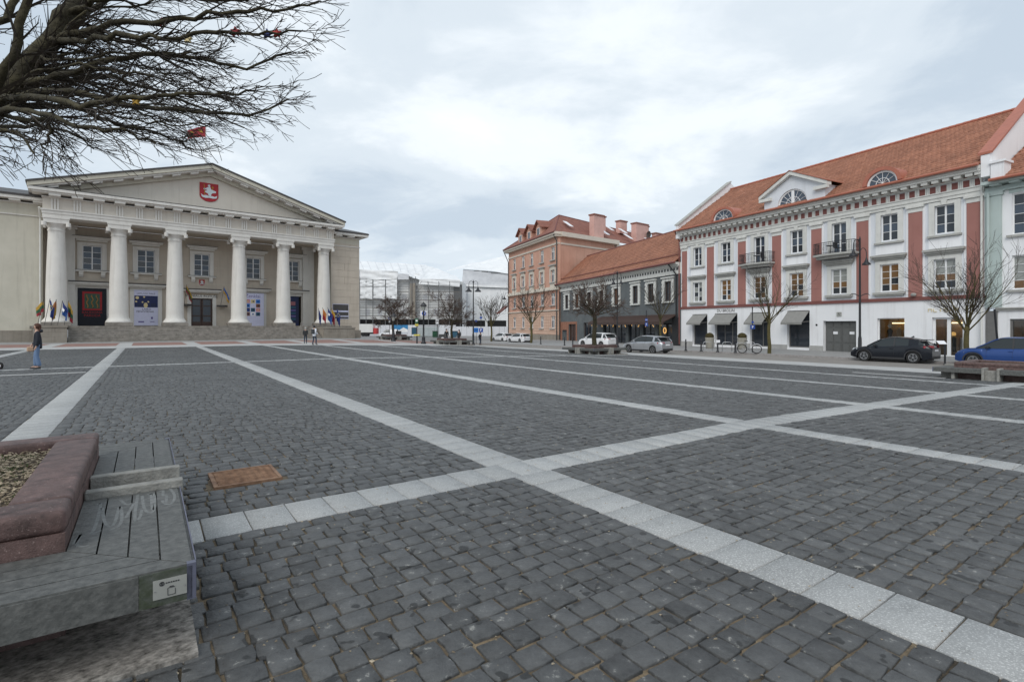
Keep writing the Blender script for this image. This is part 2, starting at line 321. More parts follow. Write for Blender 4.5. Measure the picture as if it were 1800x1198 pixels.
# ------------------------------------------------------------------ mesh helpers
class MB:
    def __init__(s): s.v = []; s.f = []; s.mi = []; s.m = 0; s.M = None
    def add(s, vs, fs):
        b = len(s.v)
        if s.M is not None: vs = [s.M @ Vector(p) for p in vs]
        s.v.extend([tuple(p) for p in vs]); s.f.extend([tuple(b + i for i in f) for f in fs]); s.mi.extend([s.m] * len(fs))
        return s
    def box(s, x0, x1, y0, y1, z0, z1):
        return s.add([(x0, y0, z0), (x1, y0, z0), (x1, y1, z0), (x0, y1, z0), (x0, y0, z1), (x1, y0, z1), (x1, y1, z1), (x0, y1, z1)],
                     [(0, 3, 2, 1), (4, 5, 6, 7), (0, 1, 5, 4), (1, 2, 6, 5), (2, 3, 7, 6), (3, 0, 4, 7)])
    def hexa(s, p):  # 8 points: bottom 4 ccw, top 4 ccw
        return s.add(p, [(0, 3, 2, 1), (4, 5, 6, 7), (0, 1, 5, 4), (1, 2, 6, 5), (2, 3, 7, 6), (3, 0, 4, 7)])
    def xz(s, poly, y0, y1):  # polygon in x,z (ccw seen from -y) extruded along y
        n = len(poly)
        vs = [(x, y0, z) for x, z in poly] + [(x, y1, z) for x, z in poly]
        fs = [tuple(range(n)), tuple(range(2 * n - 1, n - 1, -1))] + [(i, i + n, (i + 1) % n + n, (i + 1) % n) for i in range(n)]
        return s.add(vs, fs)
    def yz(s, poly, x0, x1):  # polygon in y,z extruded along x
        n = len(poly)
        vs = [(x0, y, z) for y, z in poly] + [(x1, y, z) for y, z in poly]
        fs = [tuple(range(n)), tuple(range(2 * n - 1, n - 1, -1))] + [(i, i + n, (i + 1) % n + n, (i + 1) % n) for i in range(n)]
        return s.add(vs, fs)
    def xy(s, poly, z0, z1):
        n = len(poly)
        vs = [(x, y, z0) for x, y in poly] + [(x, y, z1) for x, y in poly]
        fs = [tuple(range(n - 1, -1, -1)), tuple(range(n, 2 * n))] + [(i, (i + 1) % n, (i + 1) % n + n, i + n) for i in range(n)]
        return s.add(vs, fs)
    def tube(s, pts, r, n=6, cap=True):
        pts = [Vector(p) for p in pts]; k = len(pts)
        rs = r if isinstance(r, (list, tuple)) else [r] * k
        vs = []; prev = None
        for i, p in enumerate(pts):
            d = (pts[min(i + 1, k - 1)] - pts[max(i - 1, 0)])
            if d.length < 1e-9: d = Vector((0, 0, 1))
            d.normalize()
            if prev is None:
                a = Vector((0, 0, 1)) if abs(d.z) < 0.9 else Vector((1, 0, 0))
                u = d.cross(a).normalized()
            else:
                u = (prev - d * prev.dot(d))
                u = u.normalized() if u.length > 1e-6 else d.orthogonal().normalized()
            prev = u; w = d.cross(u)
            for j in range(n):
                a = 2 * pi * j / n
                vs.append(p + (u * math.cos(a) + w * math.sin(a)) * rs[i])
        fs = [(i * n + j, i * n + (j + 1) % n, (i + 1) * n + (j + 1) % n, (i + 1) * n + j) for i in range(k - 1) for j in range(n)]
        if cap: fs += [tuple(range(n - 1, -1, -1)), tuple((k - 1) * n + j for j in range(n))]
        return s.add(vs, fs)
    def lathe(s, prof, n=16, c=(0, 0, 0), sx=1, sy=1, cap=True):
        vs = []; k = len(prof)
        for r, z in prof:
            for j in range(n):
                a = 2 * pi * j / n
                vs.append((c[0] + r * math.cos(a) * sx, c[1] + r * math.sin(a) * sy, c[2] + z))
        fs = [(i * n + j, i * n + (j + 1) % n, (i + 1) * n + (j + 1) % n, (i + 1) * n + j) for i in range(k - 1) for j in range(n)]
        if cap: fs += [tuple(range(n - 1, -1, -1)), tuple((k - 1) * n + j for j in range(n))]
        return s.add(vs, fs)
    def disc(s, c, r, y0, y1, n=20, a0=0, a1=2 * pi, sz=1.0):  # disc or sector facing -y
        full = abs(a1 - a0 - 2 * pi) < 1e-6
        pts = [(c[0] + r * math.cos(a0 + (a1 - a0) * i / n), c[1] + r * sz * math.sin(a0 + (a1 - a0) * i / n)) for i in range(n + (0 if full else 1))]
        return s.xz(pts, y0, y1)
    def ring(s, c, r0, r1, y0, y1, n=20, a0=0, a1=2 * pi, sz=1.0):
        for i in range(n):
            b0, b1 = a0 + (a1 - a0) * i / n, a0 + (a1 - a0) * (i + 1) / n
            s.xz([(c[0] + r0 * math.cos(b0), c[1] + r0 * sz * math.sin(b0)), (c[0] + r1 * math.cos(b0), c[1] + r1 * sz * math.sin(b0)),
                  (c[0] + r1 * math.cos(b1), c[1] + r1 * sz * math.sin(b1)), (c[0] + r0 * math.cos(b1), c[1] + r0 * sz * math.sin(b1))], y0, y1)
        return s
    def grid(s, rows):  # rows of equal length points
        n = len(rows[0]); vs = [p for r in rows for p in r]
        return s.add(vs, [(i * n + j, i * n + j + 1, (i + 1) * n + j + 1, (i + 1) * n + j) for i in range(len(rows) - 1) for j in range(n - 1)])
    def mesh(s, name, smooth=False):
        me = bpy.data.meshes.new(name); me.from_pydata(s.v, [], s.f)
        if any(s.mi): me.polygons.foreach_set('material_index', s.mi)
        if smooth: me.polygons.foreach_set('use_smooth', [True] * len(me.polygons))
        me.update(); return me
def link(name, data, parent=None, loc=None, rz=None):
    o = bpy.data.objects.new(name, data); COL.objects.link(o)
    if parent is not None: o.parent = parent
    if loc is not None: o.location = loc
    if rz is not None: o.rotation_euler = (0, 0, rz)
    return o
def obj(name, mb, m, parent=None, smooth=False, loc=None, rz=None):
    me = mb.mesh(name, smooth) if isinstance(mb, MB) else mb
    ms = m if isinstance(m, (list, tuple)) else [m]
    if not me.materials:
        for q in ms: me.materials.append(M[q] if isinstance(q, str) else q)
    return link(name, me, parent, loc, rz)
def tag(o, label, cat, group=None):
    o['label'] = label; o['category'] = cat
    if group: o['group'] = group
    return o
def thing(name, label, cat, loc=(0, 0, 0), rz=0.0, group=None):
    return tag(link(name, None, None, loc, rz), label, cat, group)
def structure(o): o['kind'] = 'structure'; return o
def stuff(o): o['kind'] = 'stuff'; return o
def kids(o): return [c for c in bpy.data.objects if c.parent == o]
def copy_tree(o, loc=None, rz=None, label=None, parent=None, _k=None):
    if _k is None:
        _k = {}
        for c in bpy.data.objects:
            if c.parent: _k.setdefault(c.parent, []).append(c)
    c = o.copy(); COL.objects.link(c); c.parent = parent
    if loc is not None: c.location = loc
    if rz is not None: c.rotation_euler = (0, 0, rz)
    if label: c['label'] = label
    for ch in _k.get(o, []): copy_tree(ch, parent=c, _k=_k)
    return c
def array_mesh(name, V, quads, tris=None, ngon=None, tone=None, smooth=False):
    """fast mesh from numpy arrays"""
    me = bpy.data.meshes.new(name)
    parts = [(q, q.shape[1]) for q in (quads, tris, ngon) if q is not None and len(q)]
    loops = np.concatenate([q.reshape(-1) for q, k in parts]).astype(np.int32)
    sizes = np.concatenate([np.full(len(q), k, np.int32) for q, k in parts])
    starts = np.concatenate([[0], np.cumsum(sizes)[:-1]]).astype(np.int32)
    me.vertices.add(len(V)); me.vertices.foreach_set('co', V.astype(np.float32).reshape(-1))
    me.loops.add(len(loops)); me.loops.foreach_set('vertex_index', loops)
    me.polygons.add(len(sizes)); me.polygons.foreach_set('loop_start', starts); me.polygons.foreach_set('loop_total', sizes)
    if smooth: me.polygons.foreach_set('use_smooth', np.ones(len(sizes), bool))
    if tone is not None:
        a = me.attributes.new('tone', 'FLOAT', 'POINT'); a.data.foreach_set('value', tone.astype(np.float32))
    me.update(calc_edges=True); return me
def text(name, body, size, m, parent, x, y, z, ext=0.01, align='CENTER', sx=1.0, rx=pi / 2, rz=0.0):
    cu = bpy.data.curves.new(name, 'FONT'); cu.body = body; cu.size = size; cu.extrude = ext; cu.align_x = align; cu.align_y = 'CENTER'; cu.resolution_u = 3
    to = bpy.data.objects.new(name, cu); COL.objects.link(to)
    bpy.context.view_layer.update()
    me = bpy.data.meshes.new_from_object(to.evaluated_get(bpy.context.evaluated_depsgraph_get()))
    bpy.data.objects.remove(to); me.name = name
    me.materials.clear(); me.materials.append(M[m])
    o = link(name, me, parent, (x, y, z)); o.rotation_euler = (rx, 0, rz); o.scale = (sx, 1, 1)
    return o

# ------------------------------------------------------------------ windows shared by the houses
PANE = {}
def pane_mesh(w, h, m):
    k = (round(w, 2), round(h, 2), m)
    if k not in PANE:
        me = MB().box(0, k[0], -0.004, 0.004, 0, k[1]).mesh('pane'); me.materials.append(M[m]); PANE[k] = me
    return PANE[k]
def window(parent, u, z0, z1, w, nx=2, ny=3, mats=('glass',), fr=0.07, mu=0.035, y=0.0, fm='frame', cm=0.11, name='window', arch=False):
    """casement window: outer frame, central post and glazing bars, every pane its own piece. u = centre"""
    x0, x1 = u - w / 2, u + w / 2; mb = MB()
    mb.box(x0, x0 + fr, y - 0.05, y + 0.05, z0, z1).box(x1 - fr, x1, y - 0.05, y + 0.05, z0, z1)
    mb.box(x0 + fr, x1 - fr, y - 0.05, y + 0.05, z0, z0 + fr).box(x0 + fr, x1 - fr, y - 0.05, y + 0.05, z1 - fr, z1)
    iw, ih = w - 2 * fr, z1 - z0 - 2 * fr
    posts = []
    if nx == 2: posts = [(-cm / 2 + u, cm)]
    else: posts = [(x0 + fr + iw * i / nx - mu / 2, mu) for i in range(1, nx)]
    for px_, pw in posts: mb.box(px_, px_ + pw, y - 0.045, y + 0.045, z0 + fr, z1 - fr)
    rows = ny if isinstance(ny, (list, tuple)) else [i / ny for i in range(1, ny)]
    edges = [x0 + fr] + [q for p in posts for q in (p[0], p[0] + p[1])] + [x1 - fr]
    for r in rows:
        zz = z0 + fr + ih * r
        for i in range(0, len(edges), 2): mb.box(edges[i], edges[i + 1], y - 0.04, y + 0.04, zz - mu / 2, zz + mu / 2)
    f = obj(name, mb, fm, parent)
    zs = [0] + list(rows) + [1]
    for i in range(0, len(edges), 2):
        for k in range(len(zs) - 1):
            a = z0 + fr + ih * zs[k] + (mu / 2 if k else 0); b = z0 + fr + ih * zs[k + 1] - (mu / 2 if k < len(zs) - 2 else 0)
            mm = mats(i // 2, k) if callable(mats) else mats[(i // 2 + k) % len(mats)]
            p = link('pane', pane_mesh(edges[i + 1] - edges[i], b - a, mm), f, (edges[i], y + 0.005, a))
            p.rotation_euler = (random.uniform(-0.010, 0.010), 0, random.uniform(-0.012, 0.012))
    return f
def wall_with_holes(mb, x0, x1, z0, z1, holes, y0, y1):
    """solid wall between y0 and y1 with rectangular openings (u0,u1,z0,z1); built from boxes, no faces overlap"""
    xs = sorted({x0, x1, *[max(x0, min(x1, h[0])) for h in holes], *[max(x0, min(x1, h[1])) for h in holes]})
    for a, b in zip(xs[:-1], xs[1:]):
        if b - a < 1e-4: continue
        hs = sorted([(max(z0, h[2]), min(z1, h[3])) for h in holes if h[0] < b - 1e-4 and h[1] > a + 1e-4 and h[2] < z1 and h[3] > z0])
        z = z0
        for ha, hb in hs:
            if ha - z > 1e-4: mb.box(a, b, y0, y1, z, ha)
            z = max(z, hb)
        if z1 - z > 1e-4: mb.box(a, b, y0, y1, z, z1)
    return mb
def tiles_roof(parent, P0, du, dv, nrm, nu, nv, keep=300, mname='tile', lift=0.02, rank=None, skip=None):
    """clay tiles laid in rows. P0 eave-left corner, du/dv step vectors along the eave and up the slope (local coords)"""
    P0, du, dv, nrm = map(lambda q: np.array(q, float), (P0, du, dv, nrm))
    iu, iv = np.meshgrid(np.arange(nu), np.arange(nv)); iu = iu.ravel(); iv = iv.ravel()
    cu = iu + 0.5 * (iv % 2)
    if skip is not None:
        k = ~skip(cu, iv); cu = cu[k]; iv = iv[k]
    N = len(cu); jit = rng.normal(0, 0.004, N); tone = rng.uniform(0, 1, N) * 0.8 + rng.choice([0, 0.2], N)
    base = P0 + cu[:, None] * du + iv[:, None] * dv + jit[:, None] * nrm
    t = 0.045
    tmpl = np.array([(-0.485, -0.05, t * 0.9), (0.0, -0.09, t * 1.25), (0.485, -0.05, t * 0.9), (0.485, 1.0, 0.012), (-0.485, 1.0, 0.012), (-0.485, -0.05, 0.0), (0.0, -0.09, 0.0), (0.485, -0.05, 0.0)])
    V = base[:, None, :] + tmpl[None, :, 0:1] * du + tmpl[None, :, 1:2] * dv + (tmpl[None, :, 2:3] + lift) * nrm
    quads = np.array([(5, 6, 1, 0), (6, 7, 2, 1)]); tris = np.array([(0, 1, 4), (1, 3, 4), (1, 2, 3), (0, 4, 5), (2, 7, 3)])
    order = np.argsort(rank(base)) if rank is not None else np.arange(N)
    near, far = order[:keep], order[keep:]
    shared = []
    for v in range(6):
        me = array_mesh('roof_tile', tmpl[:, 0:1] * du + tmpl[:, 1:2] * dv + (tmpl[:, 2:3] + lift) * nrm, quads, tris, tone=np.full(8, v / 5.0)); me.materials.append(M[mname]); shared.append(me)
    for i in near: link('roof_tile', shared[int(tone[i] * 5.99) % 6], parent, base[i])
    if len(far):
        o = np.arange(len(far))[:, None, None] * 8
        me = array_mesh('roof_tiles', V[far].reshape(-1, 3), (quads[None] + o).reshape(-1, 4), (tris[None] + o).reshape(-1, 3), tone=np.repeat(tone[far], 8)); me.materials.append(M[mname])
        stuff(link('roof_tiles', me, parent))
# ------------------------------------------------------------------ ground
def sheet(name, s0, s1, t0, t1, dz, m, step=4.0, parent=None):
    def br(a, b, ks):
        fine0, fine1 = max(a, -40), min(b, 130)
        v = {a, b, *[k for k in ks if a < k < b]}
        if fine1 > fine0: v |= set(np.arange(fine0, fine1, step))
        return np.array(sorted(v))
    S = br(s0, s1, (8, 18, 25, 28, 34, 36)); T = br(t0, t1, (25, 45, 63, 70))
    g = np.array([[(*st2xy(s, t), zf(s, t) + dz) for s in S] for t in T])
    ns, ntt = len(S), len(T)
    i, j = np.meshgrid(np.arange(ntt - 1), np.arange(ns - 1), indexing='ij')
    q = np.stack([i * ns + j, i * ns + j + 1, (i + 1) * ns + j + 1, (i + 1) * ns + j], -1).reshape(-1, 4)
    me = array_mesh(name, g.reshape(-1, 3), q); me.materials.append(M[m])
    return structure(link(name, me, parent)) if parent is None else link(name, me, parent)
sheet('ground', -900, 900, -300, 1500, -0.07, 'ground')
paving = sheet('square_paving', -60, 28.6, -9, 47, -0.015, 'bed', 3.0)
sheet('road_edge_strip', 28.6, 32.6, -30, 60, 0.002, 'strip')
sheet('road', 32.6, 39.2, -40, 240, -0.004, 'road')
sheet('pavement', 39.4, 140, -45, 75, 0.12, 'pavement')
sheet('forecourt_pavement', -90, 32.6, 61, 110, 0.0, 'pavement')
sheet('forecourt_red_band', -90, 28.6, 52, 61, 0.0, 'redbrick')
sheet('forecourt_edge_band', -90, 28.6, 47, 52, 0.003, 'strip')
sheet('side_pavement', 28.6, 32.6, 60, 110, 0.004, 'pavement')
# kerb along the far side of the road
kerb = structure(link('kerb', None))
for t in np.arange(-40, 75, 2.0):
    mb = MB(); P = lambda s, tt, z: (*st2xy(s, tt), zf(s, tt) + z)
    a, b = t, t + 1.985
    mb.hexa([P(39.2, a, -0.05), P(39.4, a, -0.05), P(39.4, b, -0.05), P(39.2, b, -0.05), P(39.2, a, 0.123), P(39.4, a, 0.123), P(39.4, b, 0.123), P(39.2, b, 0.123)])
    obj('kerb_stone', mb, 'kerb', kerb)

STRIPES = [-11.1, -6.25, -1.4, 3.45, 8.13, 12.9, 17.9, 22.9]
HB = 0.25
GT0, GT1 = 4.52, 5.04            # near cross band
HT = (25.85, 26.35)              # far cross band
for s in STRIPES: sheet('forecourt_crossing', s - 0.5, s + 0.5, 52, 61, 0.006, 'strip')
# small loose granite dashes set in the setts
def inview(x, y, m=2.0):
    return (y > -0.5) & (np.abs(x) < 1.02 * np.abs(y) + m)
PC = (-1.525, 4.69)              # centre of the near planter (s, t)
def in_pad(s, t): return (np.abs(s - PC[0]) < 1.69) & (np.abs(t - PC[1]) < 1.69)
MH = (0.55, 1.19, 5.88, 6.53)    # access cover

def stone_arrays(cs, ct, w, d, tone, K, h, ch, jit, tilt, hv, round_=0.985):
    """template stone: bottom ring, shoulder ring, top ring; K points round"""
    N = len(cs)
    if K == 4: base = np.array([(-1, -1), (1, -1), (1, 1), (-1, 1)], float)
    else: base = np.array([(-1, -1), (0, -1), (1, -1), (1, 0), (1, 1), (0, 1), (-1, 1), (-1, 0)], float); base[::2] *= round_
    P = base[None] * np.stack([w / 2, d / 2], -1)[:, None, :]
    P = P + rng.normal(0, jit, P.shape)
    ang = rng.normal(0, jit * 2.2, N); c, s_ = np.cos(ang)[:, None], np.sin(ang)[:, None]
    P = np.stack([P[..., 0] * c - P[..., 1] * s_, P[..., 0] * s_ + P[..., 1] * c], -1)
    hz = rng.normal(0, hv, N); tx = rng.normal(0, tilt, N); ty = rng.normal(0, tilt, N)
    inset = 1 - ch * 1.4 / np.minimum(w, d)[:, None, None]
    rings = []
    for sc, dz in ((1.0, -h), (1.0, -ch), (inset, 0.0)):
        Q = P * sc
        S = cs[:, None] + Q[..., 0]; T = ct[:, None] + Q[..., 1]
        Z = zf(S, T) + dz + hz[:, None] + (Q[..., 0] * tx[:, None] + Q[..., 1] * ty[:, None] if dz > -h else 0)
        rings.append(np.stack([S * BX[0] + T * AX[0], S * BX[1] + T * AX[1], Z], -1))
    V = np.concatenate(rings, 1)                                  # N,3K,3
    q = np.array([(r * K + k, r * K + (k + 1) % K, (r + 1) * K + (k + 1) % K, (r + 1) * K + k) for r in range(2) for k in range(K)])
    ng = np.array([[2 * K + k for k in range(K)]])
    return V, q, ng, np.repeat(tone, 3 * K)
def emit_stones(name_one, name_many, batches, keep, m, parent):
    """the `keep` nearest stones become objects of their own, the rest one joined part"""
    dist = np.concatenate([np.linalg.norm(b[0].mean(1)[:, :2], axis=1) + 50 * (~inview(b[0].mean(1)[:, 0], b[0].mean(1)[:, 1], 0.1)) for b in batches])
    thr = np.sort(dist)[min(keep, len(dist) - 1)]
    o = 0
    for V, q, ng, tone in batches:
        n = len(V); k = V.shape[1]; dd = dist[o:o + n]; o += n
        for i in np.where(dd < thr)[0]:
            c = V[i].mean(0)
            me = array_mesh(name_one, V[i] - c, q, None, ng, tone=np.asarray(tone).reshape(n, k)[i]); me.materials.append(M[m])
            link(name_one, me, parent, c)
        far = np.where(dd >= thr)[0]
        if len(far):
            off = np.arange(len(far))[:, None, None] * k
            me = array_mesh(name_many, V[far].reshape(-1, 3), (q[None] + off).reshape(-1, q.shape[1]), None, (ng[None] + off).reshape(-1, ng.shape[1]), tone=np.asarray(tone).reshape(n, k)[far].ravel()); me.materials.append(M[m])
            stuff(link(name_many, me, parent))

def lay_setts():
    cs, ct, ws, wd, tn = [], [], [], [], []
    sed = sorted([-16, 28.6] + [e for s in STRIPES for e in (s - HB, s + HB)])
    sr = [(sed[i], sed[i + 1]) for i in range(0, len(sed), 2)]
    tr = [(-8.0, GT0), (GT1, HT[0]), (HT[1], 47.0)]
    for s0, s1 in sr:
        for t0, t1 in tr:
            nr = round((t1 - t0) / 0.160); rh = (t1 - t0) / nr
            for r in range(nr):
                tc = t0 + (r + 0.5) * rh
                n = int((s1 - s0) / 0.178) + 1
                w = rng.uniform(0.14, 0.215, n + 2); e = np.concatenate([[0], np.cumsum(w)]); e = e / e[-1] * (s1 - s0) + s0
                c = (e[1:] + e[:-1]) / 2; w = np.diff(e)
                x, y = c * BX[0] + tc * AX[0], c * BX[1] + tc * AX[1]
                k = inview(x, y, 2.0) & ~in_pad(c, np.full_like(c, tc)) & ~((c > MH[0] - 0.0) & (c < MH[1] + 0.0) & (tc > MH[2] - 0.0) & (tc < MH[3] + 0.0))
                if k.any():
                    g = rng.uniform(0.008, 0.017, k.sum())
                    cs.append(c[k]); ct.append(np.full(k.sum(), tc) + rng.normal(0, 0.006, k.sum())); ws.append(w[k] - g); wd.append(np.full(k.sum(), rh) - rng.uniform(0.009, 0.018, k.sum()))
    cs, ct, ws, wd = map(np.concatenate, (cs, ct, ws, wd))
    tn = np.clip(rng.normal(0.5, 0.30, len(cs)), 0, 1)
    x, y = cs * BX[0] + ct * AX[0], cs * BX[1] + ct * AX[1]; dist = np.hypot(x, y)
    b = []
    for lo, hi, K, j in ((0, 11, 8, 0.0036), (11, 24, 4, 0.004), (24, 999, 4, 0.004)):
        k = (dist >= lo) & (dist < hi)
        b.append(stone_arrays(cs[k], ct[k], ws[k], wd[k], tn[k], K, 0.04, 0.004 if K == 8 else 0.005, j, 0.014, 0.0024))
    emit_stones('sett_stone', 'sett_stones', b, 300, 'cobble', paving)
lay_setts()
def lay_bands():
    cs, ct, ws, wd = [], [], [], []
    for s in STRIPES:
        for t0, t1 in ((-8.0, GT0), (GT1, HT[0]), (HT[1], 47.0)):
            n = round((t1 - t0) / 0.327); e = np.linspace(t0, t1, n + 1)
            if t0 < 0: e = GT0 - np.arange(n + 1)[::-1] * 0.327
            cs.append(np.full(n, s)); ct.append((e[1:] + e[:-1]) / 2); ws.append(np.full(n, 2 * HB)); wd.append(np.diff(e))
    for t0, t1 in ((GT0, GT1), HT):
        e = np.arange(-15, 28.4, 0.327)
        n = len(e) - 1
        cs.append((e[1:] + e[:-1]) / 2); ct.append(np.full(n, (t0 + t1) / 2)); ws.append(np.diff(e)); wd.append(np.full(n, t1 - t0))
    cs, ct, ws, wd = map(np.concatenate, (cs, ct, ws, wd))
    x, y = cs * BX[0] + ct * AX[0], cs * BX[1] + ct * AX[1]
    k = inview(x, y, 2.5) & ~in_pad(cs, ct)
    cs, ct, ws, wd = cs[k], ct[k], ws[k] - 0.009, wd[k] - 0.009
    tn = np.clip(rng.normal(0.5, 0.25, len(cs)), 0, 1)
    emit_stones('granite_slab', 'granite_slabs', [stone_arrays(cs, ct, ws, wd, tn, 4, 0.05, 0.004, 0.0012, 0.004, 0.0015)], 300, 'granite', paving)
lay_bands()
# two short white dashes let into the setts
for (px, py, L) in ((1575, 659, 3.2), (12, 659.5, 4.0)):
    p = gpt(px, py); s, t = xy2st(p.x, p.y); mb = MB()
    if px > 900:
        for k in range(6): mb.box(-0.12, 0.12, -L / 2 + k * L / 6, -L / 2 + (k + 1) * L / 6 - 0.01, -0.05, 0.008)
        o = obj('granite_dash', mb, 'strip', paving, loc=p, rz=STREET_ROT)
    else:
        for k in range(8): mb.box(-L / 2 + k * L / 8, -L / 2 + (k + 1) * L / 8 - 0.01, -0.14, 0.14, -0.05, 0.008)
        o = obj('granite_dash', mb, 'strip', paving, loc=p, rz=STREET_ROT)
# loose grit and leaf litter in the near joints
def grit():
    n = 5200; s = rng.uniform(-1, 9, n); t = rng.uniform(0.5, 12, n)
    t = t0_snap = np.round(t / 0.160) * 0.160 + rng.normal(0, 0.016, n)
    x, y = s * BX[0] + t * AX[0], s * BX[1] + t * AX[1]
    k = inview(x, y, 0.5) & ~in_pad(s, t) & (np.hypot(x, y) < 9); s, t, x, y = s[k], t[k], x[k], y[k]; n = len(s)
    r = rng.uniform(0.003, 0.009, n) ; a = rng.uniform(0, 2 * pi, n); el = rng.uniform(0.5, 2.2, n)
    z = zf(s, t) - 0.004 + rng.uniform(-0.004, 0.006, n)
    V = np.stack([np.stack([x + r * el * np.cos(a + b) , y + r * np.sin(a + b), z + dz], -1) for b, dz in ((0, 0), (2.1, 0.001), (4.2, 0.0), (1.0, 0.006))], 1)
    o = np.arange(n)[:, None, None] * 4
    tr = np.array([(0, 1, 3), (1, 2, 3), (2, 0, 3)])
    me = array_mesh('joint_grit', V.reshape(-1, 3), None, (tr[None] + o).reshape(-1, 3), tone=np.repeat(rng.uniform(0, 1, n), 4)); me.materials.append(M['chip'])
    stuff(link('joint_grit', me, paving))
grit()

# rusty access cover
def cover():
    c = st2xy((MH[0] + MH[1]) / 2, (MH[2] + MH[3]) / 2)
    t = thing('access_cover', 'rusty square cast iron access cover let into the dark setts', 'manhole cover', (c[0], c[1], 0), STREET_ROT)
    h = 0.315; mb = MB().box(-h, h, -h, h, -0.05, 0.004)
    f = MB()
    for a, b, c_, d in ((-h, h, -h, -h + 0.03), (-h, h, h - 0.03, h), (-h, -h + 0.03, -h + 0.03, h - 0.03), (h - 0.03, h, -h + 0.03, h - 0.03)): f.box(a, b, c_, d, 0.0045, 0.014)
    r = MB()
    for k in range(17):
        y0 = -h + 0.05 + k * 0.0325
        pts = [(-h + 0.045 + i * 0.0337, y0 + (0.007 if i % 2 else -0.007), 0.008) for i in range(17)]
        r.tube(pts, 0.0065, 4)
    obj('cover_plate', mb, 'rust', t); obj('cover_frame', f, 'rust', t); stuff(obj('tread_ribs', r, 'rust', t))
cover()

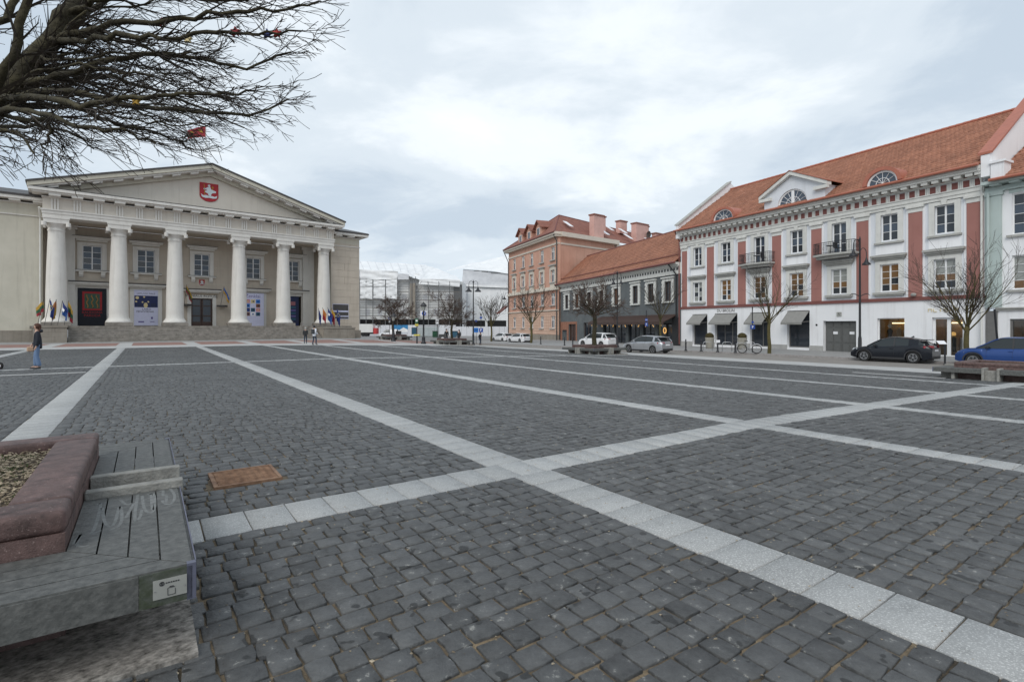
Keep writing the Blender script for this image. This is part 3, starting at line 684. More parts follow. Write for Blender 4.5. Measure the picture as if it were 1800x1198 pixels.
# ------------------------------------------------------------------ planter with a bench round it
def bevel(mb, off, seg=3):
    me = mb.mesh('m'); bm = bmesh.new(); bm.from_mesh(me)
    bmesh.ops.bevel(bm, geom=bm.edges[:], offset=off, segments=seg, profile=0.5, affect='EDGES')
    bm.to_mesh(me); bm.free(); return me
def make_planter(label, loc, rz, near=False):
    t = thing('planter_bench', label, 'planter bench', loc, rz, 'planters with benches round them on the square')
    H, D0, RO, RI = 1.725, 0.45, 1.195, 0.925
    for nm, x0, x1, y0, y1 in (('a', -RO, RO, -RO, -RI), ('b', -RO, RO, RI, RO), ('c', -RO, -RI, -RI + 0.004, RI - 0.004), ('d', RI, RO, -RI + 0.004, RI - 0.004)):
        me = bevel(MB().box(x0, x1, y0, y1, 0.545, 0.665), 0.03, 3); me.polygons.foreach_set('use_smooth', [True] * len(me.polygons)); me.name = 'rim_cap'
        obj('rim_cap', me, 'redgranite', t)
        obj('rim_block', MB().box(x0 + 0.004, x1 - 0.004, y0 + 0.004, y1 - 0.004, 0.021, 0.546), 'redgranite', t)
    pad = MB(); e = [-1.74, -0.62, 0.55, 1.74]
    for i in range(3):
        for j in range(3): obj('pad_slab', MB().box(e[i] + 0.003, e[i + 1] - 0.003, e[j] + 0.003, e[j + 1] - 0.003, -0.4, 0.02), 'pad', t)
    # soil
    N = 26; g = []
    for j in range(N + 1):
        g.append([(-RI + 2 * RI * i / N, -RI + 2 * RI * j / N, 0.575 + 0.05 * math.exp(-((i - N / 2) ** 2 + (j - N / 2) ** 2) / 60) + random.uniform(-0.012, 0.012)) for i in range(N + 1)])
    obj('soil', MB().grid(g), 'soil', t)
    if near:
        n = 6500; x = rng.uniform(-RI, RI, n); y = rng.uniform(-RI, RI, n); r = rng.uniform(0.005, 0.017, n); a = rng.uniform(0, 2 * pi, n); z = 0.592 + rng.uniform(-0.008, 0.02, n); el = rng.uniform(0.35, 1, n)
        tz = rng.uniform(-0.5, 0.5, n)
        V = np.stack([np.stack([x + r * np.cos(a + b), y + r * el * np.sin(a + b), z + r * tz * math.cos(b) + dz], -1) for b, dz in ((0, 0), (1.4, 0.001), (3.0, 0.002), (4.5, 0.0), (2.2, 0.007))], 1)
        o = np.arange(n)[:, None, None] * 5; tr = np.array([(0, 1, 4), (1, 2, 4), (2, 3, 4), (3, 0, 4)])
        me = array_mesh('wood_chips', V.reshape(-1, 3), None, (tr[None] + o).reshape(-1, 3), tone=np.repeat(rng.uniform(0, 1, n), 5)); me.materials.append(M['chip'])
        stuff(link('wood_chips', me, t))
        n = 1500; cx = rng.choice([0.55, 0.7, 0.35, 0.78, 0.1, 0.6], n) + rng.normal(0, 0.07, n); cy = rng.choice([-0.5, 0.35, 0.75, -0.2, 0.1, -0.72], n) + rng.normal(0, 0.07, n)
        k = (np.abs(cx) < RI) & (np.abs(cy) < RI); cx, cy = cx[k], cy[k]; n = len(cx); a = rng.uniform(0, 2 * pi, n); hh = rng.uniform(0.006, 0.022, n)
        V = np.stack([np.stack([cx + 0.004 * np.cos(a), cy + 0.004 * np.sin(a), np.full(n, 0.59)], -1), np.stack([cx - 0.004 * np.cos(a), cy - 0.004 * np.sin(a), np.full(n, 0.59)], -1), np.stack([cx + rng.normal(0, 0.012, n), cy + rng.normal(0, 0.012, n), 0.597 + hh], -1)], 1)
        me = array_mesh('moss', V.reshape(-1, 3), None, np.arange(3 * n).reshape(-1, 3)); me.materials.append(M['moss']); stuff(link('moss', me, t))
    # deck boards, fascias and support plates on the four sides
    for k in range(4):
        R = Matrix.Rotation(k * pi / 2, 4, 'Z')
        for sg in (-1, 1):
            for i in range(4):
                d0, d1 = 0.012 + i * 0.131, 0.012 + i * 0.131 + 0.123
                mb = MB(); mb.M = R; f = 0.255
                p = [(sg * f, -(H - d0)), (sg * (H - d0 - 0.004), -(H - d0)), (sg * (H - d1 - 0.004), -(H - d1)), (sg * f, -(H - d1))]
                if sg < 0: p = p[::-1]
                mb.xy(p, D0 - 0.045 + random.uniform(-0.002, 0.002), D0)
                obj('bench_board', mb, 'board', t)
            mb = MB(); mb.M = R
            e = 1.5 if (k == 0 and sg > 0) else H - 0.012
            mb.box(*sorted((sg * 0.255, sg * e)), -(H + 0.0), -(H - 0.011), D0 - 0.165, D0 - 0.008)
            obj('fascia', mb, 'board', t)
            if e <= 1.5: obj('fascia', MB().box(1.502, H - 0.012, -(H + 0.0), -(H - 0.011), D0 - 0.165, D0 - 0.008), 'mossboard', t)
            mb = MB(); mb.M = R; mb.box(*sorted((sg * 0.17, sg * 0.25)), -(H + 0.025), -RO - 0.002, 0.02, D0 + 0.05)
            obj('support_plate', bevel(mb, 0.006, 1), 'concrete', t)
            mb = MB(); mb.M = R; mb.box(*sorted((sg * 1.07, sg * 1.17)), -(H - 0.12), -RO - 0.002, 0.021, D0 - 0.05); obj('end_support', mb, 'concrete', t)
        mb = MB(); mb.M = R; mb.box(-0.168, 0.168, -(H - 0.08), -(H - 0.13), 0.02, D0 - 0.03); obj('centre_panel', mb, 'concrete', t)
        mb = MB(); mb.M = R; mb.box(-H - 0.0, -H + 0.035, -H - 0.0035, -H + 0.035, D0 - 0.17, D0 + 0.004); obj('corner_bracket', mb, 'steelblue', t)
        if k != 2: continue
        mb = MB(); mb.M = R; mb.box(-H - 0.007, -H - 0.001, -H + 0.035, -0.26, D0 - 0.168, D0 + 0.003); mb.box(-H - 0.007, -H - 0.001, 0.26, H - 0.035, D0 - 0.168, D0 + 0.003); obj('edge_rail', mb, 'steelblue', t)
    return t
def planters():
    c = st2xy(*PC)
    near = make_planter('red granite planter with weathered grey bench and chalky graffiti in the near left corner', (c[0], c[1], 0), STREET_ROT, True)
    near.name = 'planter_bench'
    H = 1.725
    # small metal plaque on the front fascia
    pl = obj('plaque', MB().box(1.555, 1.69, -H - 0.005, -H - 0.001, 0.318, 0.408), 'plate', near)
    mb = MB(); mb.ring((1.590, 0.388), 0.006, 0.0105, -H - 0.007, -H - 0.0045, 14); mb.box(1.5875, 1.5925, -H - 0.007, -H - 0.0045, 0.383, 0.393)
    for i in range(6): mb.box(1.605 + i * 0.0095, 1.612 + i * 0.0095, -H - 0.007, -H - 0.0045, 0.386, 0.391)
    for a in ((1.612, 1.644, 0.328, 0.330), (1.612, 1.614, 0.330, 0.362), (1.642, 1.644, 0.330, 0.355), (1.614, 1.642, 0.362, 0.364)): mb.box(a[0], a[1], -H - 0.007, -H - 0.0045, a[2], a[3])
    mb.box(1.620, 1.636, -H - 0.007, -H - 0.0045, 0.366, 0.370)
    stuff(obj('plaque_print', mb, 'cartrim', pl))
    sc = MB()
    for u in (1.563, 1.682): sc.disc((u, 0.358), 0.003, -H - 0.0075, -H - 0.0045, 8)
    stuff(obj('screws', sc, 'alloy', pl))
    # chalky graffiti strokes lying on the right-hand boards (x = across the boards, y = along)
    def stroke(mb, pts, w=0.016):
        P = [Vector(p) for p in pts]
        # smooth the polyline
        for _ in range(2):
            Q = [P[0]]
            for a, b in zip(P[:-1], P[1:]): Q += [a * 0.75 + b * 0.25, a * 0.25 + b * 0.75]
            P = Q + [P[-1]]
        rows = []
        for i, p in enumerate(P):
            d = P[min(i + 1, len(P) - 1)] - P[max(i - 1, 0)]
            n = Vector((-d.y, d.x)).normalized() if d.length else Vector((1, 0))
            rows.append([(p.x + n.x * w / 2, p.y + n.y * w / 2, 0.4507), (p.x - n.x * w / 2, p.y - n.y * w / 2, 0.4507)])
        mb.grid(rows)
    g = MB(); X = lambda a: 1.215 + a * 0.49; Y = lambda b: -1.18 + b * 0.92
    for pts in ([(0.0, .08), (.05, .30), (.02, .05), (.10, .0), (.14, .02)], [(.12, .85), (.16, .9), (.16, .3), (.12, .2), (.22, .25)], [(.18, .75), (.24, .35), (.34, .25), (.36, .85), (.42, .3), (.30, .22)],
                [(.36, .88), (.44, .70), (.52, .78), (.47, .55), (.44, .42)], [(.55, .95), (.52, .3), (.58, .35), (.60, .55)], [(.60, .9), (.62, .55), (.68, .42), (.74, .5), (.74, .95), (.66, .9)], [(.70, .95), (.71, .5)],
                [(.80, .95), (.85, .98), (.83, .8), (.88, .82), (.86, .62)], [(.93, .98), (.98, .75), (.92, .55), (.84, .6), (.82, .7)]):
        stroke(g, [(X(a), Y(b)) for a, b in pts], 0.017)
    obj('graffiti', g, 'chalk', near)
    for px, py, lab in ((693, 597.3, 'farthest red granite planter bench, by the town hall corner'), (794, 606, 'red granite planter bench standing behind the middle lamp post'), (1045, 622.5, 'red granite planter bench in front of the parked white car'), (1741, 669.5, 'red granite planter bench at the right edge before the blue car')):
        p = gpt(px, py); k = copy_tree(near, label=lab)
        c = Vector((p.x, p.y)) + (Vector(BX) * 1.72 if px > 1500 else Vector((p.x, p.y)).normalized() * 1.85)
        k.location = (c.x, c.y, zxy(c.x, c.y)); k.rotation_euler = (0, 0, STREET_ROT)
        for ch in kids(k):
            if ch.name.split('.')[0] in ('graffiti', 'plaque', 'wood_chips', 'moss'):
                for q in kids(ch): bpy.data.objects.remove(q)
                bpy.data.objects.remove(ch)
    for ch in kids(near):
        if ch.name.split('.')[0] == 'end_support': bpy.data.objects.remove(ch)
planters()
# ------------------------------------------------------------------ town hall
HALL = Plane(345, 60.8, 2000)
def town_hall():
    t = thing('town_hall', 'classical cream town hall with six white columns, pediment and red shield', 'town hall', HALL.loc(), HALL.rot)
    TZ = 1.6                                       # top of the steps
    cols = [-12.25, -7.2, -2.1, 4.5, 9.65, 14.83]
    WY = 4.0                                       # back wall of the portico
    # ---- steps, each riser its own stone course of separate blocks
    n = 8; u0, u1 = HALL.u(118, -4.6) + 0.05, HALL.u(569, -4.4) - 0.05
    blocks = 0
    for k in range(n):
        z1 = TZ - k * 0.215; z0 = z1 - 0.215; yf = -1.75 - k * 0.36
        u = u0
        while u < u1 - 0.3:
            w = min(random.uniform(1.3, 2.3), u1 - u)
            if u1 - u - w < 0.5: w = u1 - u
            obj('step_stone', MB().box(u + 0.006, u + w - 0.006, yf + random.uniform(-0.012, 0.012), yf + 0.42, z0 + 0.003, z1 - random.uniform(0, 0.008)), 'hallstone', t); blocks += 1
            u += w
    for i in range(12): obj('floor_slab', MB().box(-14.2 + i * 2.7 + 0.005, -14.2 + (i + 1) * 2.7 - 0.005, -1.35, WY - 0.02, TZ - 0.3, TZ), 'hallstone', t)
    # podium blocks carrying the flags, left and right, in coursed stone
    for (a, b, yf, top) in ((HALL.u(57.5, -4.6), HALL.u(118, -4.6), -4.6, 1.62), (HALL.u(569, -4.4), HALL.u(624, -4.4), -4.4, 1.42)):
        zz = top - 0.16; obj('podium_cap', MB().box(a - 0.06, b + 0.06, yf - 0.08, -0.8, zz, top), 'plinth', t)
        for c in range(4):
            z1 = zz - c * 0.44; z0 = z1 - 0.44; u = a + (0.6 if c % 2 else 0); xs = [a] + [u + 1.55 * i for i in range(1, 4) if a + 0.3 < u + 1.55 * i < b - 0.3] + [b]
            for x0, x1 in zip(xs[:-1], xs[1:]): obj('podium_stone', MB().box(x0 + 0.008, x1 - 0.008, yf + random.uniform(-0.006, 0.006), -0.85, z0 + 0.008, z1), 'plinth', t)
    # ---- columns
    prof = [(1.17, 0.36), (1.17, 0.44), (1.10, 0.56), (1.0, 0.68), (0.88, 0.9), (0.865, 1.4), (0.85, 3.2), (0.80, 5.4), (0.735, 7.4), (0.665, 9.35), (0.66, 9.5), (0.71, 9.56), (0.71, 9.66), (0.67, 9.7), (0.675, 9.9), (0.86, 10.1), (0.93, 10.2), (0.93, 10.24)]
    cm = MB().lathe(prof, 28).mesh('column', True); cap = MB().box(-0.98, 0.98, -0.98, 0.98, 10.24, 10.68)
    cap.box(-1.04, 1.04, -1.04, 1.04, 10.68, 10.84)
    for sx in (-1, 1):
        for sy in (-1, 1): cap.lathe([(0.2, -0.2), (0.2, 0.2)], 10, (sx * 0.93, sy * 0.93, 10.14))
    capm = cap.mesh('capital')
    ped = bevel(MB().box(-1.16, 1.16, -1.16, 1.16, 0.0, 0.36), 0.03, 1)
    for c in cols:
        o = obj('column', cm, 'hallwhite', t, loc=(c, 0, TZ))
        obj('capital', capm, 'hallwhite', o); obj('pedestal', ped, 'hallstone', o)
    # half pilasters against the back wall behind the end columns
    for c in (-11.55, 14.0):
        p = MB().box(c - 0.75, c + 0.75, WY - 0.55, WY + 0.02, TZ + 0.45, 12.0).box(c - 0.95, c + 0.95, WY - 0.75, WY, 12.0, 12.44).box(c - 0.95, c + 0.95, WY - 0.75, WY, TZ, TZ + 0.45)
        obj('pilaster', p, 'hallwhite', t)
    # ---- back wall with openings
    bays = [(-9.35, 0), (-4.45, 1), (1.22, 2), (7.1, 3), (12.05, 4)]
    holes = []
    for u, i in bays: holes += [(u - 0.85, u + 0.85, 7.75, 10.45), (u - 1.15, u + 1.15, TZ, 5.65 if i != 2 else 5.0)]
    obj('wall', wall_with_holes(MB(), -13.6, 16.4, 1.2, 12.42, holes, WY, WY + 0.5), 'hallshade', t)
    gro = MB()
    for z in np.arange(2.7, 12.2, 1.02):
        xs = [-10.7] + [q for h in sorted(h for h in holes if h[2] < z < h[3]) for q in (h[0] - 0.45, h[1] + 0.45)] + [13.2]
        for a, b in zip(xs[::2], xs[1::2]): gro.box(a, b, WY - 0.006, WY + 0.0, z, z + 0.045)
    obj('course_line', gro, 'hall', t)
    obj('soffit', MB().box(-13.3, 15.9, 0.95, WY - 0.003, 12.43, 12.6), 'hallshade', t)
    for u, i in bays:
        w = window(t, u, 7.75, 10.45, 1.7, 2, 4, ('glassblue', 'glass'), 0.09, 0.035, WY + 0.2)
        s = MB().box(u - 1.27, u - 0.85, WY - 0.12, WY + 0.003, 7.75, 10.75).box(u + 0.85, u + 1.27, WY - 0.12, WY + 0.003, 7.75, 10.75).box(u - 0.85, u + 0.85, WY - 0.12, WY + 0.003, 10.45, 10.75)
        obj('surround', s, 'hallwhite', w)
        h = MB().box(u - 1.35, u + 1.35, WY - 0.25, WY, 10.9, 11.1).box(u - 1.6, u + 1.6, WY - 0.5, WY, 11.1, 11.28).box(u - 1.68, u + 1.68, WY - 0.6, WY, 11.28, 11.36)
        obj('hood', h, 'hallwhite', w)
        obj('hood_flashing', MB().box(u - 1.69, u + 1.69, WY - 0.62, WY, 11.362, 11.40), 'darkmetal', w)
        sl = MB().box(u - 1.5, u + 1.5, WY - 0.35, WY, 7.55, 7.7); obj('sill', sl, 'hallwhite', w); obj('sill_flashing', MB().box(u - 1.52, u + 1.52, WY - 0.37, WY, 7.702, 7.745), 'darkmetal', w)
        for e in (-0.95, 0.95): obj('bracket', MB().yz([(WY - 0.3, 7.55), (WY - 0.26, 7.2), (WY - 0.1, 6.95), (WY, 6.95), (WY, 7.55)], u + e - 0.2, u + e + 0.2), 'hallwhite', w)
        # door surround and hood below
        zt = 5.65 if i != 2 else 5.0
        d = MB().box(u - 1.55, u - 1.15, WY - 0.12, WY + 0.003, TZ, zt + 0.4).box(u + 1.15, u + 1.55, WY - 0.12, WY + 0.003, TZ, zt + 0.4).box(u - 1.15, u + 1.15, WY - 0.12, WY + 0.003, zt, zt + 0.4)
        ds = obj('door_surround', d, 'hallwhite', t)
        hz = 6.2 if i != 2 else 5.85
        obj('door_hood', MB().box(u - 2.0, u + 2.0, WY - 0.7, WY, hz, hz + 0.16).box(u - 1.8, u + 1.8, WY - 0.5, WY, hz - 0.18, hz), 'hallwhite', ds)
        obj('hood_flashing', MB().box(u - 2.03, u + 2.03, WY - 0.74, WY, hz + 0.162, hz + 0.29), 'darkmetal', ds)
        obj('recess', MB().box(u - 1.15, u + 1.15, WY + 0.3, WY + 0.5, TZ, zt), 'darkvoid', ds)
        if i == 2:
            for sx in (-1, 1):
                x0, x1 = (u - 1.1, u - 0.02) if sx < 0 else (u + 0.02, u + 1.1)
                dm = MB().box(x0, x0 + 0.13, WY + 0.12, WY + 0.2, TZ, 4.95).box(x1 - 0.13, x1, WY + 0.12, WY + 0.2, TZ, 4.95)
                for z0, z1 in ((TZ, TZ + 0.5), (2.75, 2.9), (4.0, 4.12), (4.83, 4.95)): dm.box(x0 + 0.13, x1 - 0.13, WY + 0.12, WY + 0.2, z0, z1)
                lf = obj('door_leaf', dm, 'doorwood', t)
                for z0, z1 in ((TZ + 0.5, 2.75), (2.9, 4.0), (4.12, 4.83)): obj('pane', MB().box(x0 + 0.13, x1 - 0.13, WY + 0.15, WY + 0.17, z0, z1), 'glass', lf)
                obj('handle', MB().tube([(u + sx * 0.09, WY + 0.06, 2.5), (u + sx * 0.09, WY + 0.06, 3.0)], 0.02, 5), 'darkmetal', lf)
            text('lintel_lettering', 'VILNIAUS ROTUŠĖ', 0.42, 'darkmetal', t, u, WY - 0.13, 5.25, 0.008)
    # small shield over the door
    shield(t, 1.22, WY - 0.03, 6.95, 0.62, 'door_shield')
    # ---- entablature and pediment
    E0, E1 = -13.3, 15.9
    ar = MB().box(E0, E1, -0.92, 0.95, 12.44, 12.76).box(E0 - 0.05, E1 + 0.05, -0.98, 0.95, 12.76, 13.06).box(E0 - 0.12, E1 + 0.12, -1.06, 0.95, 13.06, 13.2)
    obj('architrave', ar, 'hallwhite', t)
    obj('frieze', MB().box(E0 + 0.02, E1 - 0.02, -0.9, 0.95, 13.2, 14.32), 'hallfrieze', t)
    TR = np.linspace(-12.35, 15.2, 17)
    tg = MB()
    for e in (-0.235, 0.0, 0.235): tg.box(e - 0.07, e + 0.07, -1.0, -0.9, 13.2, 14.25)
    tg.box(-0.32, 0.32, -0.98, -0.9, 14.25, 14.32); tgm = tg.mesh('triglyph')
    mt = MB().box(-0.45, 0.45, -1.78, -1.0, 14.42, 14.62).mesh('mutule')
    for u in TR: obj('triglyph', tgm, 'hallwhite', t, loc=(u, 0, 0)); obj('mutule', mt, 'hallwhite', t, loc=(u, 0, 0))
    co = MB().box(E0 - 0.05, E1 + 0.05, -1.1, 3.0, 14.32, 14.42).box(E0 - 0.75, E1 + 0.75, -1.8, 3.0, 14.62, 14.78).box(E0 - 1.0, E1 + 1.0, -2.0, 3.0, 14.78, 15.06)
    obj('cornice', co, 'hallwhite', t); obj('cornice_flashing', MB().box(E0 - 1.02, E1 + 1.02, -2.03, 2.6, 15.062, 15.12), 'darkmetal', t)
    for i in range(20): obj('roof_clip', MB().box(E0 + 0.6 + i * 1.46, E0 + 0.75 + i * 1.46, -0.95, -0.88, 15.122, 15.22), 'trim', t)
    AP, CU = 19.75, 1.3; hw = CU - (E0 - 1.0); sl = (AP - 15.1) / hw
    obj('tympanum', MB().xz([(E0 + 0.4, 15.12), (E1 - 0.4, 15.12), (CU, AP - 0.75)], -0.55, 0.2), 'hallfrieze', t)
    def rake(y0, y1, zlo, zhi, ext=0.0):
        mb = MB()
        for sg in (-1, 1):
            e = CU + sg * (hw + ext); zb = 15.1 - sl * ext
            p = [(e, zb + zlo), (CU, AP + zlo), (CU, AP + zhi), (e, zb + zhi)]
            mb.xz(p if sg < 0 else p[::-1], y0, y1)
        return mb
    obj('raking_cornice', rake(-2.05, 0.3, -0.06, 0.34, 0.06), 'hall', t)
    obj('raking_band', rake(-1.85, 0.25, -0.24, -0.063, -0.4), 'hallwhite', t)
    obj('raking_bed', rake(-0.95, 0.22, -0.72, -0.243, -1.6), 'hall', t)
    for sg in (-1, 1):
        for k in range(9):
            d = 0.0 + k * 1.72 + (0.0 if k else 0)
            if sg > 0 and k == 0: continue
            u = CU + sg * d; z = AP - sl * d - 0.24
            mb = MB(); mb.hexa([(u - 0.4, -1.7, z - 0.2 - sl * sg * -0.4), (u + 0.4, -1.7, z - 0.2 - sl * sg * 0.4), (u + 0.4, -0.97, z - 0.2 - sl * sg * 0.4), (u - 0.4, -0.97, z - 0.2 - sl * sg * -0.4),
                                (u - 0.4, -1.7, z - sl * sg * -0.4 - 0.003), (u + 0.4, -1.7, z - sl * sg * 0.4 - 0.003), (u + 0.4, -0.97, z - sl * sg * 0.4 - 0.003), (u - 0.4, -0.97, z - sl * sg * -0.4 - 0.003)])
            obj('raking_mutule', mb, 'hallwhite', t)
    obj('roof_edge', rake(-2.15, 1.2, 0.345, 0.52, 0.16), 'darkmetal', t)
    # roof behind the pediment
    r = MB()
    for sg in (-1, 1):
        e = CU + sg * (hw + 0.1); p = [(e, 15.0), (CU, AP + 0.3), (CU, AP + 0.44), (e, 15.2)]
        r.xz(p if sg < 0 else p[::-1], 1.2, 22)
    obj('roof', r, 'darkmetal', t)
    shield(t, 1.2, -0.62, 17.15, 1.92, 'coat_of_arms')
    # ---- side wings
    def wing(x0, x1, yf, right):
        w = MB(); top = 14.3
        w.box(x0, x1, yf, 22, -0.6, 12.55); obj('wing_wall', w, 'hall', t)
        obj('wing_band', MB().box(x0 - (0 if right else 0), x1 + (0.08 if right else 0), yf - 0.12, 22.05, 12.55, 12.62).box(x0, x1 + (0.05 if right else 0), yf - 0.06, 22.05, 12.3, 12.42) if False else MB().box(x0, x1 + (0.08 if right else 0), yf - 0.12, 22.1, 12.552, 12.66), 'hallwhite', t)
        obj('wing_frieze', MB().box(x0, x1, yf, 22, 12.662, 13.75), 'hall', t)
        ov = 0.95
        obj('wing_cornice', MB().box(x0, x1 + (0.2 if right else 0), yf - 0.2, 22.2, 13.752, 13.86).box(x0, x1 + (ov if right else 0), yf - ov, 22 + ov, 14.06, 14.34), 'hallwhite', t)
        obj('wing_gutter', MB().box(x0, x1 + (ov + 0.06 if right else 0), yf - ov - 0.06, 22 + ov, 14.343, 14.5), 'darkmetal', t)
        rr = MB().yz([(yf - ov, 14.5), (yf - ov, 14.56), (yf + 11, 17.2), (22 + ov, 14.5)], x0, x1 + (ov if right else 0)); obj('wing_roof', rr, 'darkmetal', t)
        u = x0 + 0.9
        while u < x1:
            obj('wing_mutule', MB().box(u - 0.42, u + 0.42, yf - 0.82, yf - 0.2, 13.862, 14.058), 'hallwhite', t); u += 1.75
        return w
    wing(15.92, 20.0, 0.35, True)
    wing(-46, -13.32, 0.9, False)
    # rusticated courses on the right wing, each a stone of its own
    z = 1.0; k = 0
    while z < 12.1:
        xs = [15.94, 15.94 + (1.9 if k % 2 else 2.7), 19.99]
        if k % 3 == 2: xs = [15.94, 19.99]
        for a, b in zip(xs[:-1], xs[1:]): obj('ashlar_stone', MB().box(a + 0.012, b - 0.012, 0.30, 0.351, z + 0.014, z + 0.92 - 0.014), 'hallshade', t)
        z += 0.92; k += 1
    obj('wing_plinth', MB().box(-46, -13.34, 0.70, 1.2, -0.6, 1.15), 'plinth', t)
    obj('wing_plinth', MB().box(19.0, 20.12, 0.1, 22, -0.9, 1.0), 'plinth', t)
    # bronze plaques on the right wing
    for z0, z1 in ((3.72, 4.55), (3.02, 3.5), (2.62, 2.86)):
        obj('wall_plaque', MB().box(16.2, 18.35, 0.24, 0.299, z0, z1), 'darkmetal', t)
    obj('plaque_board', MB().box(16.15, 18.4, 0.262, 0.2985, 2.55, 4.62), 'paper', t)
    # downpipes
    obj('downpipe', MB().tube([(-13.55, -0.2, 13.4), (-13.5, 0.72, 12.4), (-13.5, 0.78, 1.2)], 0.09, 8), 'trim', t)
    return t
def shield(parent, u, y, z, w, nm):
    """red heraldic shield with pale figure, child on shoulder, staff, cross and water"""
    h = w * 1.12; p = lambda a, b: (u + a * w / 2, z + b * h / 2)
    out = [(-1, 1), (-1, -0.35)] + [(-math.cos(a) * 1.0, -0.35 - 0.65 * math.sin(a)) for a in np.linspace(0.15, pi - 0.15, 11)] + [(1, -0.35), (1, 1)]
    o = obj(nm, MB().xz([p(a, b) for a, b in out], y, y + 0.12), 'shieldred', parent)
    mb = MB(); y1, y0 = y, y - 0.03
    for poly in ([(-.15, .55), (.10, .62), (.22, .35), (.75, .18), (.72, .02), (.35, -.05), (.22, -.2), (.18, -.45), (-.05, -.35), (-.12, -.15), (-.45, .0), (-.42, .12), (-.2, .2), (-.38, .32), (-.3, .45)],
                 [(-.88, -.22), (-.6, -.38), (-.3, -.3), (0, -.42), (.3, -.34), (.6, -.42), (.88, -.25), (.8, -.55), (.4, -.62), (0, -.58), (-.4, -.64), (-.75, -.56)]):
        mb.xz([p(a, b) for a, b in poly], y0, y1)
    mb.disc(p(0.0, .72), w * 0.07, y0, y1, 10); mb.disc(p(-.48, .33), w * 0.06, y0, y1, 10)
    obj('emblem', mb, 'shieldwhite', o)
    g = MB().xz([p(-.56, .82), p(-.50, .82), p(-.42, -.3), p(-.48, -.3)], y0, y1).xz([p(.36, .3), p(.42, .3), p(.42, .72), p(.36, .72)], y0, y1).xz([p(.26, .52), p(.52, .52), p(.52, .58), p(.26, .58)], y0 - 0.002, y1)
    obj('staff', g, 'fyellow', o)
hall_t = town_hall()

